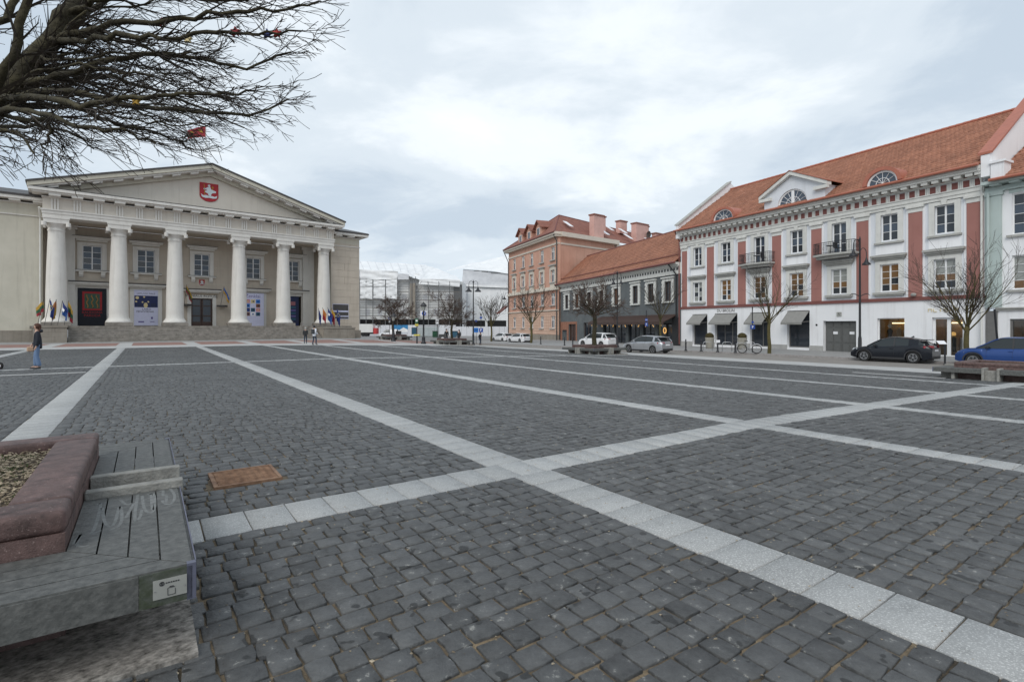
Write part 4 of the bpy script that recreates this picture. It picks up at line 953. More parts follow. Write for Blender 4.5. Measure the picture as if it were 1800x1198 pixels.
def posters():
    WY = 4.0
    def banner(u, w, z0, z1, label, m, y=WY - 0.16):
        t = thing('poster', label, 'poster', HALL.world(u, y, z0), HALL.rot, 'banners hung in the doorways of the town hall')
        obj('sheet', MB().box(-w / 2, w / 2, 0, 0.02, 0, z1 - z0), m, t); return t
    def rect(t, nm, m, x0, x1, z0, z1, d=0.006): return obj(nm, MB().box(x0, x1, -d, -0.001, z0, z1), m, t)
    # dark poster with a red framed picture
    t = banner(-9.35, 2.5, 1.65, 5.75, 'black poster with a red framed picture and red lettering', 'posterdark')
    mb = MB().box(-0.85, 0.85, -0.008, -0.001, 1.65, 1.85).box(-0.85, 0.85, -0.008, -0.001, 3.5, 3.72).box(-0.85, -0.66, -0.008, -0.001, 1.85, 3.5).box(0.66, 0.85, -0.008, -0.001, 1.85, 3.5)
    obj('picture_frame', mb, 'posterred', t); rect(t, 'picture', 'postergreen', -0.66, 0.66, 1.85, 3.5, 0.004)
    q = MB(); 
    for a, x in ((-0.42, 0), (0.0, 0), (0.42, 0)): q.tube([(a + 0.07 * math.sin(k * 1.2), -0.012, 1.95 + k * 0.14) for k in range(11)], 0.055, 4)
    obj('picture_figures', q, 'postergold', t)
    text('print', 'RAUDONA', 0.36, 'posterred', t, 0, -0.004, 1.42, 0.002); text('print', 'PARODA', 0.36, 'posterred', t, 0, -0.004, 1.08, 0.002)
    # pale poster with a photograph
    t = banner(-4.45, 2.3, 1.65, 5.75, 'pale lilac poster with a dark stage photograph and black title', 'paper')
    rect(t, 'photograph', 'pdkblue', -1.12, 1.12, 2.1, 3.45)
    mb = MB().disc((-0.05, 2.35), 0.2, -0.010, -0.006, 12, sz=1.5).disc((-0.35, 2.7), 0.09, -0.010, -0.006, 10).disc((0.2, 2.75), 0.09, -0.010, -0.006, 10).disc((-0.85, 3.2), 0.17, -0.010, -0.006, 10).disc((-0.2, 3.3), 0.1, -0.010, -0.006, 10).disc((-0.95, 2.75), 0.1, -0.010, -0.006, 10)
    obj('photo_lights', mb, 'palegold', t); obj('photo_figures', MB().box(0.45, 0.95, -0.009, -0.006, 2.12, 2.6).box(-0.8, -0.4, -0.009, -0.006, 2.12, 2.55), 'posternavy', t)
    text('print', 'LIETUVOS DAILĖ', 0.24, 'inkblack', t, 0, -0.004, 3.68, 0.002)
    text('print', 'LAIKO', 0.30, 'inkblack', t, 0.05, -0.004, 1.88, 0.002); text('print', 'FENOMENAI', 0.30, 'inkblack', t, -0.1, -0.004, 1.6, 0.002)
    rect(t, 'small_print', 'violetink', -0.75, -0.2, 0.35, 0.5); rect(t, 'small_print', 'violetink', 0.35, 0.8, 0.4, 0.47); rect(t, 'small_print', 'violetink', 0.45, 0.65, 0.75, 1.0)
    # lilac poster with a grid of small pictures
    t = banner(6.95, 2.7, 1.6, 5.85, 'lilac poster with a grid of twelve small coloured pictures', 'paper', WY - 0.32)
    text('print', 'Ženklai', 0.62, 'violetink', t, 0, -0.004, 3.85, 0.002)
    cl = ['ppink', 'palegold', 'pblue', 'pblue', 'paper', 'pbrown', 'pdkblue', 'posterteal', 'ppink', 'pbrown', 'signwhite', 'posterteal']
    for k, c in enumerate(cl):
        i, j = k % 3, k // 3
        if k == 4: continue
        x = -0.86 + i * 0.62; z = 2.95 - j * 0.55
        q = rect(t, 'small_picture', c, x, x + 0.5, z, z + 0.47)
        obj('picture_detail', MB().disc((x + 0.25 + 0.05 * (k % 2), z + 0.22), 0.12, -0.010, -0.006, 8, sz=0.8), ['palegold', 'pdkblue', 'signblue', 'posternavy'][k % 4], q)
    # navy notice board
    t = banner(11.55, 2.5, 1.65, 5.6, 'navy notice poster with two columns of pale listings', 'posternavy')
    rect(t, 'heading', 'violetink', -0.2, 0.25, 3.6, 3.75); rect(t, 'picture', 'pink_ink', -0.8, 0.8, 2.75, 3.25)
    for k in range(5):
        for x in (-0.85, 0.15): rect(t, 'listing', 'posterteal' if (k + (x > 0)) % 2 else 'violetink', x, x + 0.7, 2.35 - k * 0.4, 2.6 - k * 0.4)
    rect(t, 'footer', 'pdkblue', -1.25, 1.25, 0.0, 0.3)
posters()

# ------------------------------------------------------------------ flags
def hanging_cloth(w, h, cols, seed, droop=0.9, n=10, rows=12):
    """cloth hanging from a slanted pole: stripes run along the length; folds hang down"""
    r = random.Random(seed); mb = MB(); ph = r.uniform(0, 6)
    G = []
    for i in range(n + 1):
        a = i / n; row = []
        for k in range(rows + 1):
            b = k / rows
            x = a * w * (0.34 + 0.1 * math.sin(ph)) * (1 - 0.25 * b) ; y = 0.09 * math.sin(a * 9 + ph + b * 2) * (0.3 + b)
            z = -b * h * (1 - 0.15 * a) - a * w * droop * 0.75
            row.append((x, y, z))
        G.append(row)
    ns = len(cols)
    for i in range(n):
        for k in range(rows):
            mb.m = min(ns - 1, int(k / rows * ns))
            mb.add([G[i][k], G[i][k + 1], G[i + 1][k + 1], G[i + 1][k]], [(0, 1, 2, 3)])
    return mb
LT = ('fyellow', 'fgreen', 'fred'); EU = ('fblue',); NB = ('fblue', 'fskyblue'); VIL = ('fred',)
def flag(label, base, tip, cols, seed, group, w=1.5, h=1.0, emblem=None, droop=0.9, flip=1):
    w, h = w * 0.74, h * 0.74
    t = thing('flag', label, 'flag', base, 0, group)
    d = Vector(tip) - Vector(base)
    obj('pole', MB().tube([(0, 0, 0), d], 0.022, 6), 'darkmetal', t)
    c = hanging_cloth(w, h, cols, seed, droop)
    c.v = [(x * flip, y, z) for x, y, z in c.v]
    o = obj('cloth', c, cols, t, True, loc=d * 0.97)
    if emblem:
        e = MB()
        if emblem == 'stars':
            for k in range(12):
                a = k * pi / 6; e.disc((flip * (0.23 + 0.13 * math.cos(a)), -0.85 + 0.22 * math.sin(a)), 0.03, -0.16, -0.15, 6)
        else: e.xz([(flip * 0.15, -0.6), (flip * 0.35, -0.85), (flip * 0.22, -1.05), (flip * 0.1, -0.85)][::flip], -0.16, -0.15)
        obj('emblem', e, 'fstar' if emblem == 'stars' else 'signwhite', o)
    return t
def flags():
    g1, g2 = 'flags on the left podium of the town hall', 'flags on the right podium of the town hall'
    def pod(px, py, dep): 
        u = HALL.u(px, dep); return HALL.world(u, dep, HALL.zz(px, py, dep))
    def mk(lab, b, tp, cols, sd, g, dep, **k): return flag(lab, pod(*b, dep), pod(*tp, dep), cols, sd, g, **k)
    mk('leftmost flag of yellow, green and red, blown out over the podium', (66, 571), (76, 527), LT, 1, g1, -4.2, w=2.2, h=1.4, droop=0.55, flip=-1)
    mk('dark blue flag with yellow stars beside the leftmost tricolour', (78, 571), (88, 524), EU, 2, g1, -4.2, w=1.9, h=1.9, emblem='stars')
    mk('orange yellow flag hanging before the end column', (90, 571), (99, 526), ('forange', 'fyellow'), 3, g1, -4.0, w=1.5, h=2.0, flip=-1)
    mk('bright blue flag with a pale emblem before the end column', (101, 571), (110, 528), NB, 4, g1, -4.2, w=1.8, h=1.6, emblem='star')
    mk('yellow, green and red flag at the inner end of the left podium', (113, 571), (121, 528), LT, 5, g1, -4.0, w=1.9, h=2.0)
    mk('plain dark blue flag before the right end column', (563, 572), (560, 541), EU, 6, g2, -4.0, w=1.9, h=1.9)
    mk('orange and red flag before the right end column', (573, 573), (567, 540), ('forange', 'fred'), 7, g2, -4.0, w=1.6, h=1.9)
    mk('navy flag with a white emblem right of the end column', (583, 573), (576, 540), NB, 8, g2, -4.0, w=2.0, h=1.9, emblem='star')
    mk('red flag hanging over the bronze wall plaques', (588, 574), (583, 541), ('fyellow', 'fred', 'fred'), 9, g2, -4.0, w=1.6, h=2.2)
    mk('blue flag with yellow stars at the outer end, over the plaques', (597, 575), (592, 541), EU, 10, g2, -4.0, w=2.0, h=2.1, emblem='stars')
    g3 = 'flags on brackets beside the town hall door'
    for lab, b, tp, cols, sd, fl in (('yellow, green and red flag on the bracket left of the door', (324, 534), (328, 500), LT, 11, 1), ('blue and yellow flag on the bracket right of the door', (388, 536), (394, 503), ('fskyblue', 'fyellow'), 12, 1)):
        dep = 3.2
        p = pod(*b, dep); t = flag(lab, p, pod(*tp, 2.2), cols, sd, g3, w=2.6, h=1.0, droop=1.0, flip=fl)
        obj('bracket', MB().box(-0.45, 0.45, -0.1, 0.75, -0.22, 0.0), 'darkmetal', t)
    # red flag flying over the roof
    dep = 8.0
    b = pod(362, 297, dep); tp = pod(362, 221, dep)
    t = thing('flag', 'red city flag flying over the pediment of the town hall', 'flag', b, 0)
    L = tp.z - b.z
    obj('pole', MB().tube([(0, 0, -1.5), (0, 0, L)], [0.06, 0.04], 8), 'trim', t)
    mb = MB(); rows = []
    for i in range(15):
        a = i / 14; rows.append([(-a * 2.5, 0.22 * math.sin(a * 7) * a ** 0.5, L - 0.1 - 0.5 * a * 0.9 + 0.12 * math.sin(a * 6) - (1.45 - 0.35 * a) * k / 6) for k in range(7)])
    mb.grid(rows); obj('cloth', mb, 'fred', t, True)
    e = MB(); e.xz([(-0.9, L - 0.75), (-0.4, L - 0.95), (-0.55, L - 0.55), (-1.0, L - 0.5)], -0.03, 0.03).xz([(-1.9, L - 1.0), (-1.5, L - 1.05), (-1.6, L - 0.85), (-1.95, L - 0.8)], -0.24, 0.24); obj('emblem', e, 'fyellow', t)
flags()
# ------------------------------------------------------------------ house with red pilasters
RH = Plane(1456, 44.6, 430)
def railing(parent, pts, z0, h, m='iron'):
    """iron balcony railing along a plan polyline"""
    r = MB(); r.tube([(x, y, z0 + h) for x, y in pts], 0.028, 6); r.tube([(x, y, z0 + 0.08) for x, y in pts], 0.018, 5); r.tube([(x, y, z0 + h * 0.82) for x, y in pts], 0.012, 4)
    obj('railing_rail', r, m, parent)
    b = MB(); P = [Vector((x, y, 0)) for x, y in pts]
    for a, c in zip(P[:-1], P[1:]):
        n = max(1, int((c - a).length / 0.13))
        for i in range(n):
            p = a.lerp(c, i / n); b.box(p.x - 0.010, p.x + 0.010, p.y - 0.010, p.y + 0.010, z0, z0 + h)
            if i % 2 == 0:
                d = (c - a).normalized() * 0.06
                b.tube([(p.x + d.x * math.cos(t), p.y + d.y * math.cos(t), z0 + h * 0.5 + 0.2 * math.sin(t)) for t in np.linspace(0, 2 * pi, 9)], 0.008, 3, False)
    stuff(obj('railing_bars', b, m, parent))
def pilaster_house():
    t = thing('townhouse', 'white three storey house with red pilasters and big pediment dormer', 'house', RH.loc(), RH.rot)
    U0, U1 = -16.95, 10.62
    pil = [-16.3, -12.62, -8.66, -4.82, -1.0, 2.8, 6.53, 10.08]
    bays = [-14.42, -10.64, -6.68, -2.86, 0.93, 4.75, 8.33]
    gf = [(-15.2, -13.1, -0.5, 2.88), (-12.1, -9.25, -0.4, 2.9), (-7.75, -5.6, -0.4, 2.9), (-3.8, -1.66, -0.35, 2.98), (-0.45, 2.28, -0.75, 2.03), (3.87, 5.78, -0.1, 2.2), (7.55, 9.43, -0.62, 2.2)]
    holes = [(u - 0.6, u + 0.6, (8.17 if i not in (2, 4) else 7.6), 10.2) for i, u in enumerate(bays)] + [(u - 0.66, u + 0.66, 4.25, 6.36) for u in bays]
    obj('ground_floor_wall', wall_with_holes(MB(), U0, U1, -1.4, 3.45, gf, 0, 0.45), 'white', t)
    obj('wall', wall_with_holes(MB(), U0, U1, 3.45, 10.5, holes, 0.0, 0.45), 'palegrey', t)
    obj('side_wall', MB().box(U0, U0 + 0.4, 0.45, 14, -1.4, 12.3), 'white', t)
    obj('string_course', MB().box(U0, U1, -0.12, -0.002, 3.48, 3.62).box(U0, U1, -0.08, -0.002, 3.62, 3.74), 'redband', t)
    base = MB()
    xs = [U0] + [q for h in gf for q in (h[0], h[1])] + [U1]
    for a, b in zip(xs[::2], xs[1::2]):
        n = max(1, round((b - a) / 1.3))
        for i in range(n): obj('base_stone', MB().box(a + (b - a) * i / n + (0.004 if i else 0), a + (b - a) * (i + 1) / n - 0.004, -0.06, -0.002, -1.4, -0.12), 'greybase', t)
    for u in pil:
        w = 0.45 if u > -16 else 0.36
        obj('pilaster', MB().box(u - w, u + w, -0.10, -0.002, 3.745, 10.0), 'redpil', t)
        obj('pilaster_cap', MB().box(u - w - 0.03, u + w + 0.03, -0.13, -0.002, 10.002, 10.32).box(u - w - 0.12, u + w + 0.12, -0.24, -0.002, 10.32, 10.50), 'trim', t)
        obj('pilaster_panel', MB().box(u - w - 0.16, u - w - 0.003, -0.045, -0.002, 3.745, 10.30).box(u + w + 0.003, u + w + 0.16, -0.045, -0.002, 3.745, 10.30), 'white', t)
    obj('architrave', MB().box(U0, U1, -0.14, 0.45, 10.502, 10.72).box(U0, U1, -0.2, 0.45, 10.72, 11.0).box(U0, U1, -0.26, 0.45, 11.0, 11.07), 'trim', t)
    obj('frieze', MB().box(U0, U1, -0.10, 0.45, 11.072, 11.62), 'palegrey', t)
    obj('cornice', MB().box(U0, U1, -0.22, 0.45, 11.622, 11.72).box(U0, U1, -0.72, 0.45, 11.93, 12.08).box(U0, U1, -0.8, 0.45, 12.08, 12.3), 'trim', t)
    n = 42
    sq = MB().box(-0.19, 0.19, -0.125, -0.101, 11.12, 11.57).mesh('metope'); mu = MB().box(-0.2, 0.2, -0.64, -0.22, 11.722, 11.928).mesh('mutule'); tg = MB()
    for e in (-0.11, 0, 0.11): tg.box(e - 0.03, e + 0.03, -0.16, -0.101, 11.09, 11.6)
    tgm = tg.mesh('triglyph'); pu = (U1 - U0) / n
    for i in range(n):
        u = U0 + (i + 0.5) * pu
        obj('metope', sq, 'redband', t, loc=(u - 0.0, 0, 0)); obj('triglyph', tgm, 'trim', t, loc=(u + pu / 2, 0, 0)) if i < n - 1 else None
        obj('mutule', mu, 'trim', t, loc=(u + pu / 2 - (0.15 if i == n - 1 else 0), 0, 0))
    # windows
    def glassup(i, k): return ['glassblue', 'glass', 'glassblue', 'glass'][(i * 2 + k + 1) % 4]
    for i, u in enumerate(bays):
        z0 = 8.17 if i not in (2, 4) else 7.6
        w = window(t, u, z0, 10.2, 1.2, 2, 3, glassup if i % 2 else (lambda a, k: 'glass' if (a + k) % 3 else 'glassblue'), 0.07, 0.03, 0.18)
        obj('surround', MB().box(u - 0.95, u - 0.6, -0.09, 0.003, z0 - 0.1, 10.45).box(u + 0.6, u + 0.95, -0.09, 0.003, z0 - 0.1, 10.45).box(u - 0.6, u + 0.6, -0.09, 0.003, 10.2, 10.45), 'trim', w)
        obj('keystone', MB().xz([(u - 0.13, 10.2), (u + 0.13, 10.2), (u + 0.18, 10.498), (u - 0.18, 10.498)], -0.15, -0.09), 'trim', w)
        if i not in (2, 4): obj('sill', MB().box(u - 1.02, u + 1.02, -0.2, 0.0, 7.93, 8.068), 'greytrim', w)
        lit = {1: 1, 2: 1, 3: 1, 5: 1}.get(i, 0)
        if i in (4, 6): gm = lambda a, k: 'glasscurtain' if k >= 2 else ('glasswarm' if k == 1 else 'glass')
        elif lit: gm = lambda a, k: 'glasswarm' if (a * 3 + k * 2) % 5 not in (0,) else 'glass'
        else: gm = lambda a, k: 'glass' if (k + a) % 2 else 'glasscurtain'
        w = window(t, u, 4.25, 6.36, 1.32, 2, 4, gm, 0.07, 0.03, 0.18)
        obj('surround', MB().box(u - 0.98, u - 0.66, -0.09, 0.003, 4.2, 6.62).box(u + 0.66, u + 0.98, -0.09, 0.003, 4.2, 6.62).box(u - 0.66, u + 0.66, -0.09, 0.003, 6.36, 6.62), 'trim', w)
        obj('sill', MB().box(u - 1.12, u + 1.12, -0.22, 0.0, 4.02, 4.2).box(u - 1.0, u + 1.0, -0.14, 0.0, 3.9, 4.02), 'greytrim', w)
        obj('hood', MB().box(u - 1.05, u + 1.05, -0.14, 0.0, 6.64, 6.78).box(u - 1.15, u + 1.15, -0.26, 0.0, 6.78, 6.92).box(u - 1.24, u + 1.24, -0.38, 0.0, 6.92, 7.08), 'greytrim', w)
        if i not in (2, 4): obj('apron', MB().box(u - 0.98, u + 0.98, -0.03, -0.002, 7.15, 7.9), 'white', w)
    # balconies
    for i in (2, 4):
        u = bays[i]; hw = 1.72; bow = 0.32
        plan = [(u - hw, -0.02), (u - hw, -0.85)] + [(u - hw + 2 * hw * k / 10, -0.85 - bow * math.sin(pi * k / 10)) for k in range(1, 10)] + [(u + hw, -0.85), (u + hw, -0.02)]
        b = obj('balcony', MB().xy([(x, y - (0.06 if y < -0.1 else -0.018)) for x, y in plan], 7.44, 7.6), 'greytrim', t)
        obj('balcony_underside', MB().xy([(u + (x - u) * 0.9, y * 0.82 if y < -0.1 else -0.002) for x, y in plan], 7.22, 7.438), 'greytrim', b)
        railing(b, [(u + (x - u) * 0.97, y) for x, y in plan], 7.6, 0.95)
    # shop windows: frames, panes, reveals, awnings
    for k in range(4):
        a, b, z0, z1 = gf[k]; zt = 1.95
        f = MB().box(a, a + 0.09, 0.3, 0.4, z0, z1).box(b - 0.09, b, 0.3, 0.4, z0, z1).box(a + 0.09, b - 0.09, 0.3, 0.4, z0, z0 + 0.1).box(a + 0.09, b - 0.09, 0.3, 0.4, zt, zt + 0.09).box(a + 0.09, b - 0.09, 0.3, 0.4, z1 - 0.08, z1)
        ps = {1: [a + 1.05, b - 0.85], 2: [a + 1.2]}.get(k, [])
        for p in ps: f.box(p, p + 0.07, 0.3, 0.4, z0 + 0.1, zt)
        fo = obj('shop_window', f, 'shopframe', t)
        es = [a + 0.09] + [q for p in ps for q in (p, p + 0.07)] + [b - 0.09]
        for e0, e1 in zip(es[::2], es[1::2]): obj('pane', MB().box(e0, e1, 0.34, 0.35, z0 + 0.1, zt), 'glass', fo)
        obj('pane', MB().box(a + 0.09, b - 0.09, 0.34, 0.35, zt + 0.09, z1 - 0.08), 'glass', fo)
        aw = MB(); x0, x1 = a + 0.06, b - 0.06; zo = 1.92; yo = -1.0
        aw.add([(x0, 0.02, z1 - 0.06), (x1, 0.02, z1 - 0.06), (x1, yo, zo), (x0, yo, zo), (x0, 0.02, z1 - 0.10), (x1, 0.02, z1 - 0.10), (x1, yo, zo - 0.03), (x0, yo, zo - 0.03)],
               [(0, 1, 2, 3), (7, 6, 5, 4), (0, 3, 7, 4), (1, 5, 6, 2), (3, 2, 6, 7), (0, 4, 5, 1)])
        aw.box(x0, x1, yo - 0.012, yo + 0.003, zo - 0.2, zo - 0.031)
        ao = obj('awning', aw, 'awning', t)
        obj('awning_arm', MB().tube([(x1 - 0.05, 0.0, zo + 0.05), (x1 - 0.05, yo + 0.03, zo - 0.02)], 0.02, 5), 'shopframe', ao)
    text('shop_sign', 'DU BROLIAI', 0.42, 'shopframe', t, (gf[1][0] + gf[1][1]) / 2, -0.02, 3.17, 0.01)
    text('awning_print', 'DU BROLIAI', 0.13, 'shopframe', t, (gf[3][0] + gf[3][1]) / 2, -1.016, 1.80, 0.002)
    # gateway
    a, b, z0, z1 = gf[4]; mid = 0.95
    for x0, x1 in ((a + 0.02, mid - 0.01), (mid + 0.01, b - 0.02)):
        g = MB().box(x0, x1, 0.36, 0.44, z0, z1 - 0.02); lf = obj('gate_leaf', g, 'gategrey', t)
        w = (x1 - x0 - 0.18) / 2
        for i in range(2):
            for q0, q1 in ((z0 + 0.1, z0 + 0.85), (z0 + 0.95, z1 - 0.65), (z1 - 0.55, z1 - 0.12)):
                p0 = x0 + 0.06 + i * (w + 0.06)
                obj('gate_panel', MB().box(p0, p0 + w, 0.33, 0.359, q0, q1), 'gategrey', lf); 
                obj('panel_field', MB().box(p0 + 0.07, p0 + w - 0.07, 0.315, 0.329, q0 + 0.07, q1 - 0.07), 'gategrey', lf)
        obj('notice', MB().box((x0 + x1) / 2 - 0.02, (x0 + x1) / 2 + 0.36, 0.306, 0.314, 0.9, 1.12), 'signwhite', lf)
    obj('number_plate', MB().box(0.72, 1.12, -0.04, -0.002, 2.38, 2.75), 'plate', t); text('house_number', '5', 0.3, 'black', t, 0.92, -0.042, 2.56, 0.003)
    obj('wall_vent', MB().disc((-1.02, 1.68), 0.09, -0.03, -0.002, 10), 'black', t)
    # display window with a lit room behind
    for k in (5, 6):
        a, b, z0, z1 = gf[k]
        room = MB().box(a - 0.3, b + 0.5, 2.4, 2.5, -0.7, 2.6).box(a - 0.4, a - 0.3, 0.46, 2.4, -0.7, 2.6).box(b + 0.5, b + 0.6, 0.46, 2.4, -0.7, 2.6).box(a - 0.3, b + 0.5, 0.46, 2.4, 2.5, 2.6).box(a - 0.3, b + 0.5, 0.46, 2.4, -0.8, -0.5 if k == 5 else -0.66)
        ro = obj('shop_room', room, 'warmroom', t)
        obj('light_strip', MB().box(a + 0.1, b - 0.1, 1.9, 2.0, 1.78, 1.86), 'warmlight', ro)
        if k == 6:
            for x, z in ((a + 0.6, 1.0), (b - 0.35, 0.95)): obj('wall_lamp', MB().lathe([(0.02, -0.12), (0.16, -0.1), (0.17, 0.08), (0.05, 0.16)], 10, (x, 1.6, z)), 'lamplight', ro)
            for j in range(5): obj('hanging_coat', MB().box(a + 0.5 + j * 0.25, a + 0.62 + j * 0.25, 1.7, 2.1, -0.3 + 0.05 * (j % 2), 0.75), ['navy', 'bagtan', 'shirt', 'hairbrown', 'green'][j], ro)
            f = MB().box(a, a + 0.14, 0.2, 0.32, z0, z1).box(b - 0.14, b, 0.2, 0.32, z0, z1).box((a + b) / 2 - 0.11, (a + b) / 2 + 0.11, 0.2, 0.32, z0, z1 - 0.12).box(a + 0.14, b - 0.14, 0.2, 0.32, z1 - 0.12, z1)
            f.box(a + 0.14, (a + b) / 2 - 0.11, 0.2, 0.32, z0, z0 + 0.14).box((a + b) / 2 + 0.11, b - 0.14, 0.2, 0.32, z0, z0 + 0.14)
            fo = obj('shop_door', f, 'frame', t)
            obj('pane', MB().box(a + 0.14, (a + b) / 2 - 0.11, 0.25, 0.256, z0 + 0.14, z1 - 0.12), 'shopglass', fo); obj('pane', MB().box((a + b) / 2 + 0.11, b - 0.14, 0.25, 0.256, z0 + 0.14, z1 - 0.12), 'shopglass', fo)
        else:
            f = MB().box(a, a + 0.06, 0.2, 0.3, z0, z1).box(b - 0.06, b, 0.2, 0.3, z0, z1).box(a + 0.06, b - 0.06, 0.2, 0.3, z1 - 0.06, z1).box(a + 0.06, b - 0.06, 0.2, 0.3, z0, z0 + 0.06)
            fo = obj('shop_window', f, 'frame', t); obj('pane', MB().box(a + 0.06, b - 0.06, 0.25, 0.256, z0 + 0.06, z1 - 0.06), 'shopglass', fo)
    for i in range(6): obj('sign_letter', MB().tube([(7.45 + i * 0.32 + dx * 0.1, -0.05, 2.72 + dz * 0.1) for dx, dz in ([(-1, -1), (-1, 1), (1, 1), (1, -1)], [(-1, 1), (-1, -1), (1, -1)], [(0, -1), (0, 1)], [(1, 1), (-1, 1), (-1, -1), (1, -1)], [(-1, -1), (0, 1), (1, -1)], [(1, 0), (-1, 0), (-1, 1), (1, 1)])[i]], 0.025, 4), 'palegold', t)
    # roof
    EV, RY, RZ = 12.36, 7.7, 17.95; y0 = -0.95
    L = math.hypot(RY - y0, RZ - EV); v = np.array((0, (RY - y0) / L, (RZ - EV) / L)); nr = np.array((0, -v[2], v[1]))
    slab = MB().yz([(y0, EV - 0.06), (RY, RZ - 0.06), (2 * RY - y0, EV - 0.06), (RY, RZ - 0.5)], U0 + 0.32, U1 - 0.0); obj('roof', slab, 'tilefar', t)
    nu, nv = 90, 25; w = (U1 - U0 - 0.4) / nu
    tiles_roof(t, (U0 + 0.36 + w / 2, y0, EV - 0.03), (w, 0, 0), v * (L / nv), nr, nu, nv, 300, 'tile', 0.0, rank=lambda b: -b[:, 0] + 0.4 * b[:, 2], skip=lambda cu, iv: cu > nu - 0.6)
    gt = MB().tube([(U0 - 0.1, y0 - 0.06, EV - 0.04), (U1, y0 - 0.06, EV - 0.04)], 0.10, 8); obj('gutter', gt, 'gutter', t)
    rt = MB()
    for i in range(55): rt.tube([(U0 + 0.4 + i * 0.497, RY, RZ + 0.03), (U0 + 0.4 + (i + 1) * 0.497 - 0.02, RY, RZ + 0.03)], [0.15, 0.13], 6)
    stuff(obj('ridge_tiles', rt, 'gutter', t))
    # gable parapets
    def parapet(x0, x1, lift, capm, wallm):
        p = [(y0 + 0.25, EV - 0.9), (y0 + 0.25, EV + 0.55), (RY, RZ + lift), (2 * RY, EV + 1), (2 * RY, EV - 0.9)]
        o = obj('gable_parapet', MB().yz(p, x0, x1), wallm, t)
        c = MB(); d = 0.14
        c.add([(x0 - d, y0 + 0.2, EV + 0.56), (x1 + d, y0 + 0.2, EV + 0.56), (x1 + d, RY, RZ + lift + 0.01), (x0 - d, RY, RZ + lift + 0.01), (x0 - d, y0 + 0.2, EV + 0.72), (x1 + d, y0 + 0.2, EV + 0.72), (x1 + d, RY, RZ + lift + 0.16), (x0 - d, RY, RZ + lift + 0.16)],
              [(0, 3, 2, 1), (4, 5, 6, 7), (0, 1, 5, 4), (1, 2, 6, 5), (2, 3, 7, 6), (3, 0, 4, 7)])
        obj('parapet_coping', c, capm, o)
    parapet(U0 - 0.06, U0 + 0.34, 0.85, 'greytrim', 'white'); 
    parapet(U1 + 0.02, U1 + 0.5, 1.2, 'gutter', 'white')
    # pediment dormer
    a, b, zt = -5.65, 0.15, 13.6; c = (a + b) / 2 - 0.1; yd = -0.68
    arc = [(c + 1.42 * math.cos(q), 12.52 + 1.3 * math.sin(q)) for q in np.linspace(0, pi, 17)]
    d = MB()
    d.xz([(a, 12.45)] + [(c - 1.42, 12.45)] + arc[::-1] + [(c + 1.42, 12.45), (b, 12.45), (b, zt), (c, 15.05), (a, zt)], yd, yd + 0.3)
    do = obj('dormer', d, 'palegrey', t)
    for x0, x1 in ((a, a + 0.25), (b - 0.25, b)): obj('dormer_cheek', MB().yz([(yd + 0.3, 12.45), (yd + 0.3, zt), (yd + 1.9, zt)], x0, x1), 'palegrey', do)
    rk = MB(); s = (15.05 - zt) / (c - a)
    for sg, e in ((-1, a - 0.35), (1, b + 0.35)):
        ze = zt - s * 0.35; p = [(e, ze + 0.02), (c, 15.07), (c, 15.40), (e, ze + 0.33)]; rk.xz(p if sg < 0 else p[::-1], yd - 0.35, yd + 0.3)
    rk.box(a - 0.35, a + 0.85, yd - 0.33, yd - 0.003, zt - 0.42, zt - 0.14).box(b - 0.85, b + 0.35, yd - 0.33, yd - 0.003, zt - 0.42, zt - 0.14)
    obj('dormer_cornice', rk, 'trim', do)
    rf = MB()
    for sg, e in ((-1, a - 0.4), (1, b + 0.4)):
        ze = zt - s * 0.4; p = [(e, ze + 0.34), (c, 15.41), (c, 15.47), (e, ze + 0.42)]; rf.xz(p if sg < 0 else p[::-1], yd - 0.42, yd + 3.2)
    obj('dormer_roof', rf, 'tilefar', do)
    fan = MB().ring((c, 12.52), 1.28, 1.42, yd + 0.12, yd + 0.2, 16, 0, pi, 1.3 / 1.42).box(c - 0.13, c + 0.13, yd + 0.1, yd + 0.22, 12.45, 13.72)
    fan.ring((c, 12.52), 0.66, 0.70, yd + 0.13, yd + 0.19, 12, 0, pi, 0.92)
    for q in np.linspace(0, pi, 9)[1:-1]:
        if abs(q - pi / 2) > 0.1: fan.tube([(c + 0.2 * math.cos(q), yd + 0.16, 12.5 + 0.2 * math.sin(q)), (c + 1.3 * math.cos(q), yd + 0.16, 12.52 + 1.2 * math.sin(q))], 0.02, 4)
    fo = obj('fan_window', fan, 'frame', do)
    obj('pane', MB().disc((c, 12.5), 1.38, yd + 0.165, yd + 0.175, 18, 0, pi, 0.92), 'glassblue', do)
    # eyebrow dormers
    for c, w in ((-10.3, 1.35), (4.65, 1.2)):
        h = 0.98; yy = -0.68
        w *= 0.92; hood = MB().ring((c, 12.5), w, w + 0.30, yy - 0.26, yy + 2.2, 16, 0, pi, h / w)
        e = obj('eyebrow_dormer', hood, 'gutter', t)
        obj('dormer_frame', MB().ring((c, 12.5), w - 0.16, w - 0.003, yy - 0.1, yy + 0.02, 16, 0, pi, h / w), 'frame', e)
        fr = MB()
        for q in np.linspace(0, pi, 7)[1:-1]: fr.tube([(c, yy - 0.06, 12.5), (c + (w - 0.1) * math.cos(q), yy - 0.06, 12.5 + (h - 0.08) * math.sin(q))], 0.02, 4)
        fr.ring((c, 12.5), 0.45, 0.49, yy - 0.08, yy - 0.04, 10, 0, pi, h / w); obj('glazing_bar', fr, 'frame', e)
        obj('pane', MB().disc((c, 12.5), w - 0.15, yy - 0.03, yy - 0.02, 18, 0, pi, h / w), 'glassblue', e)
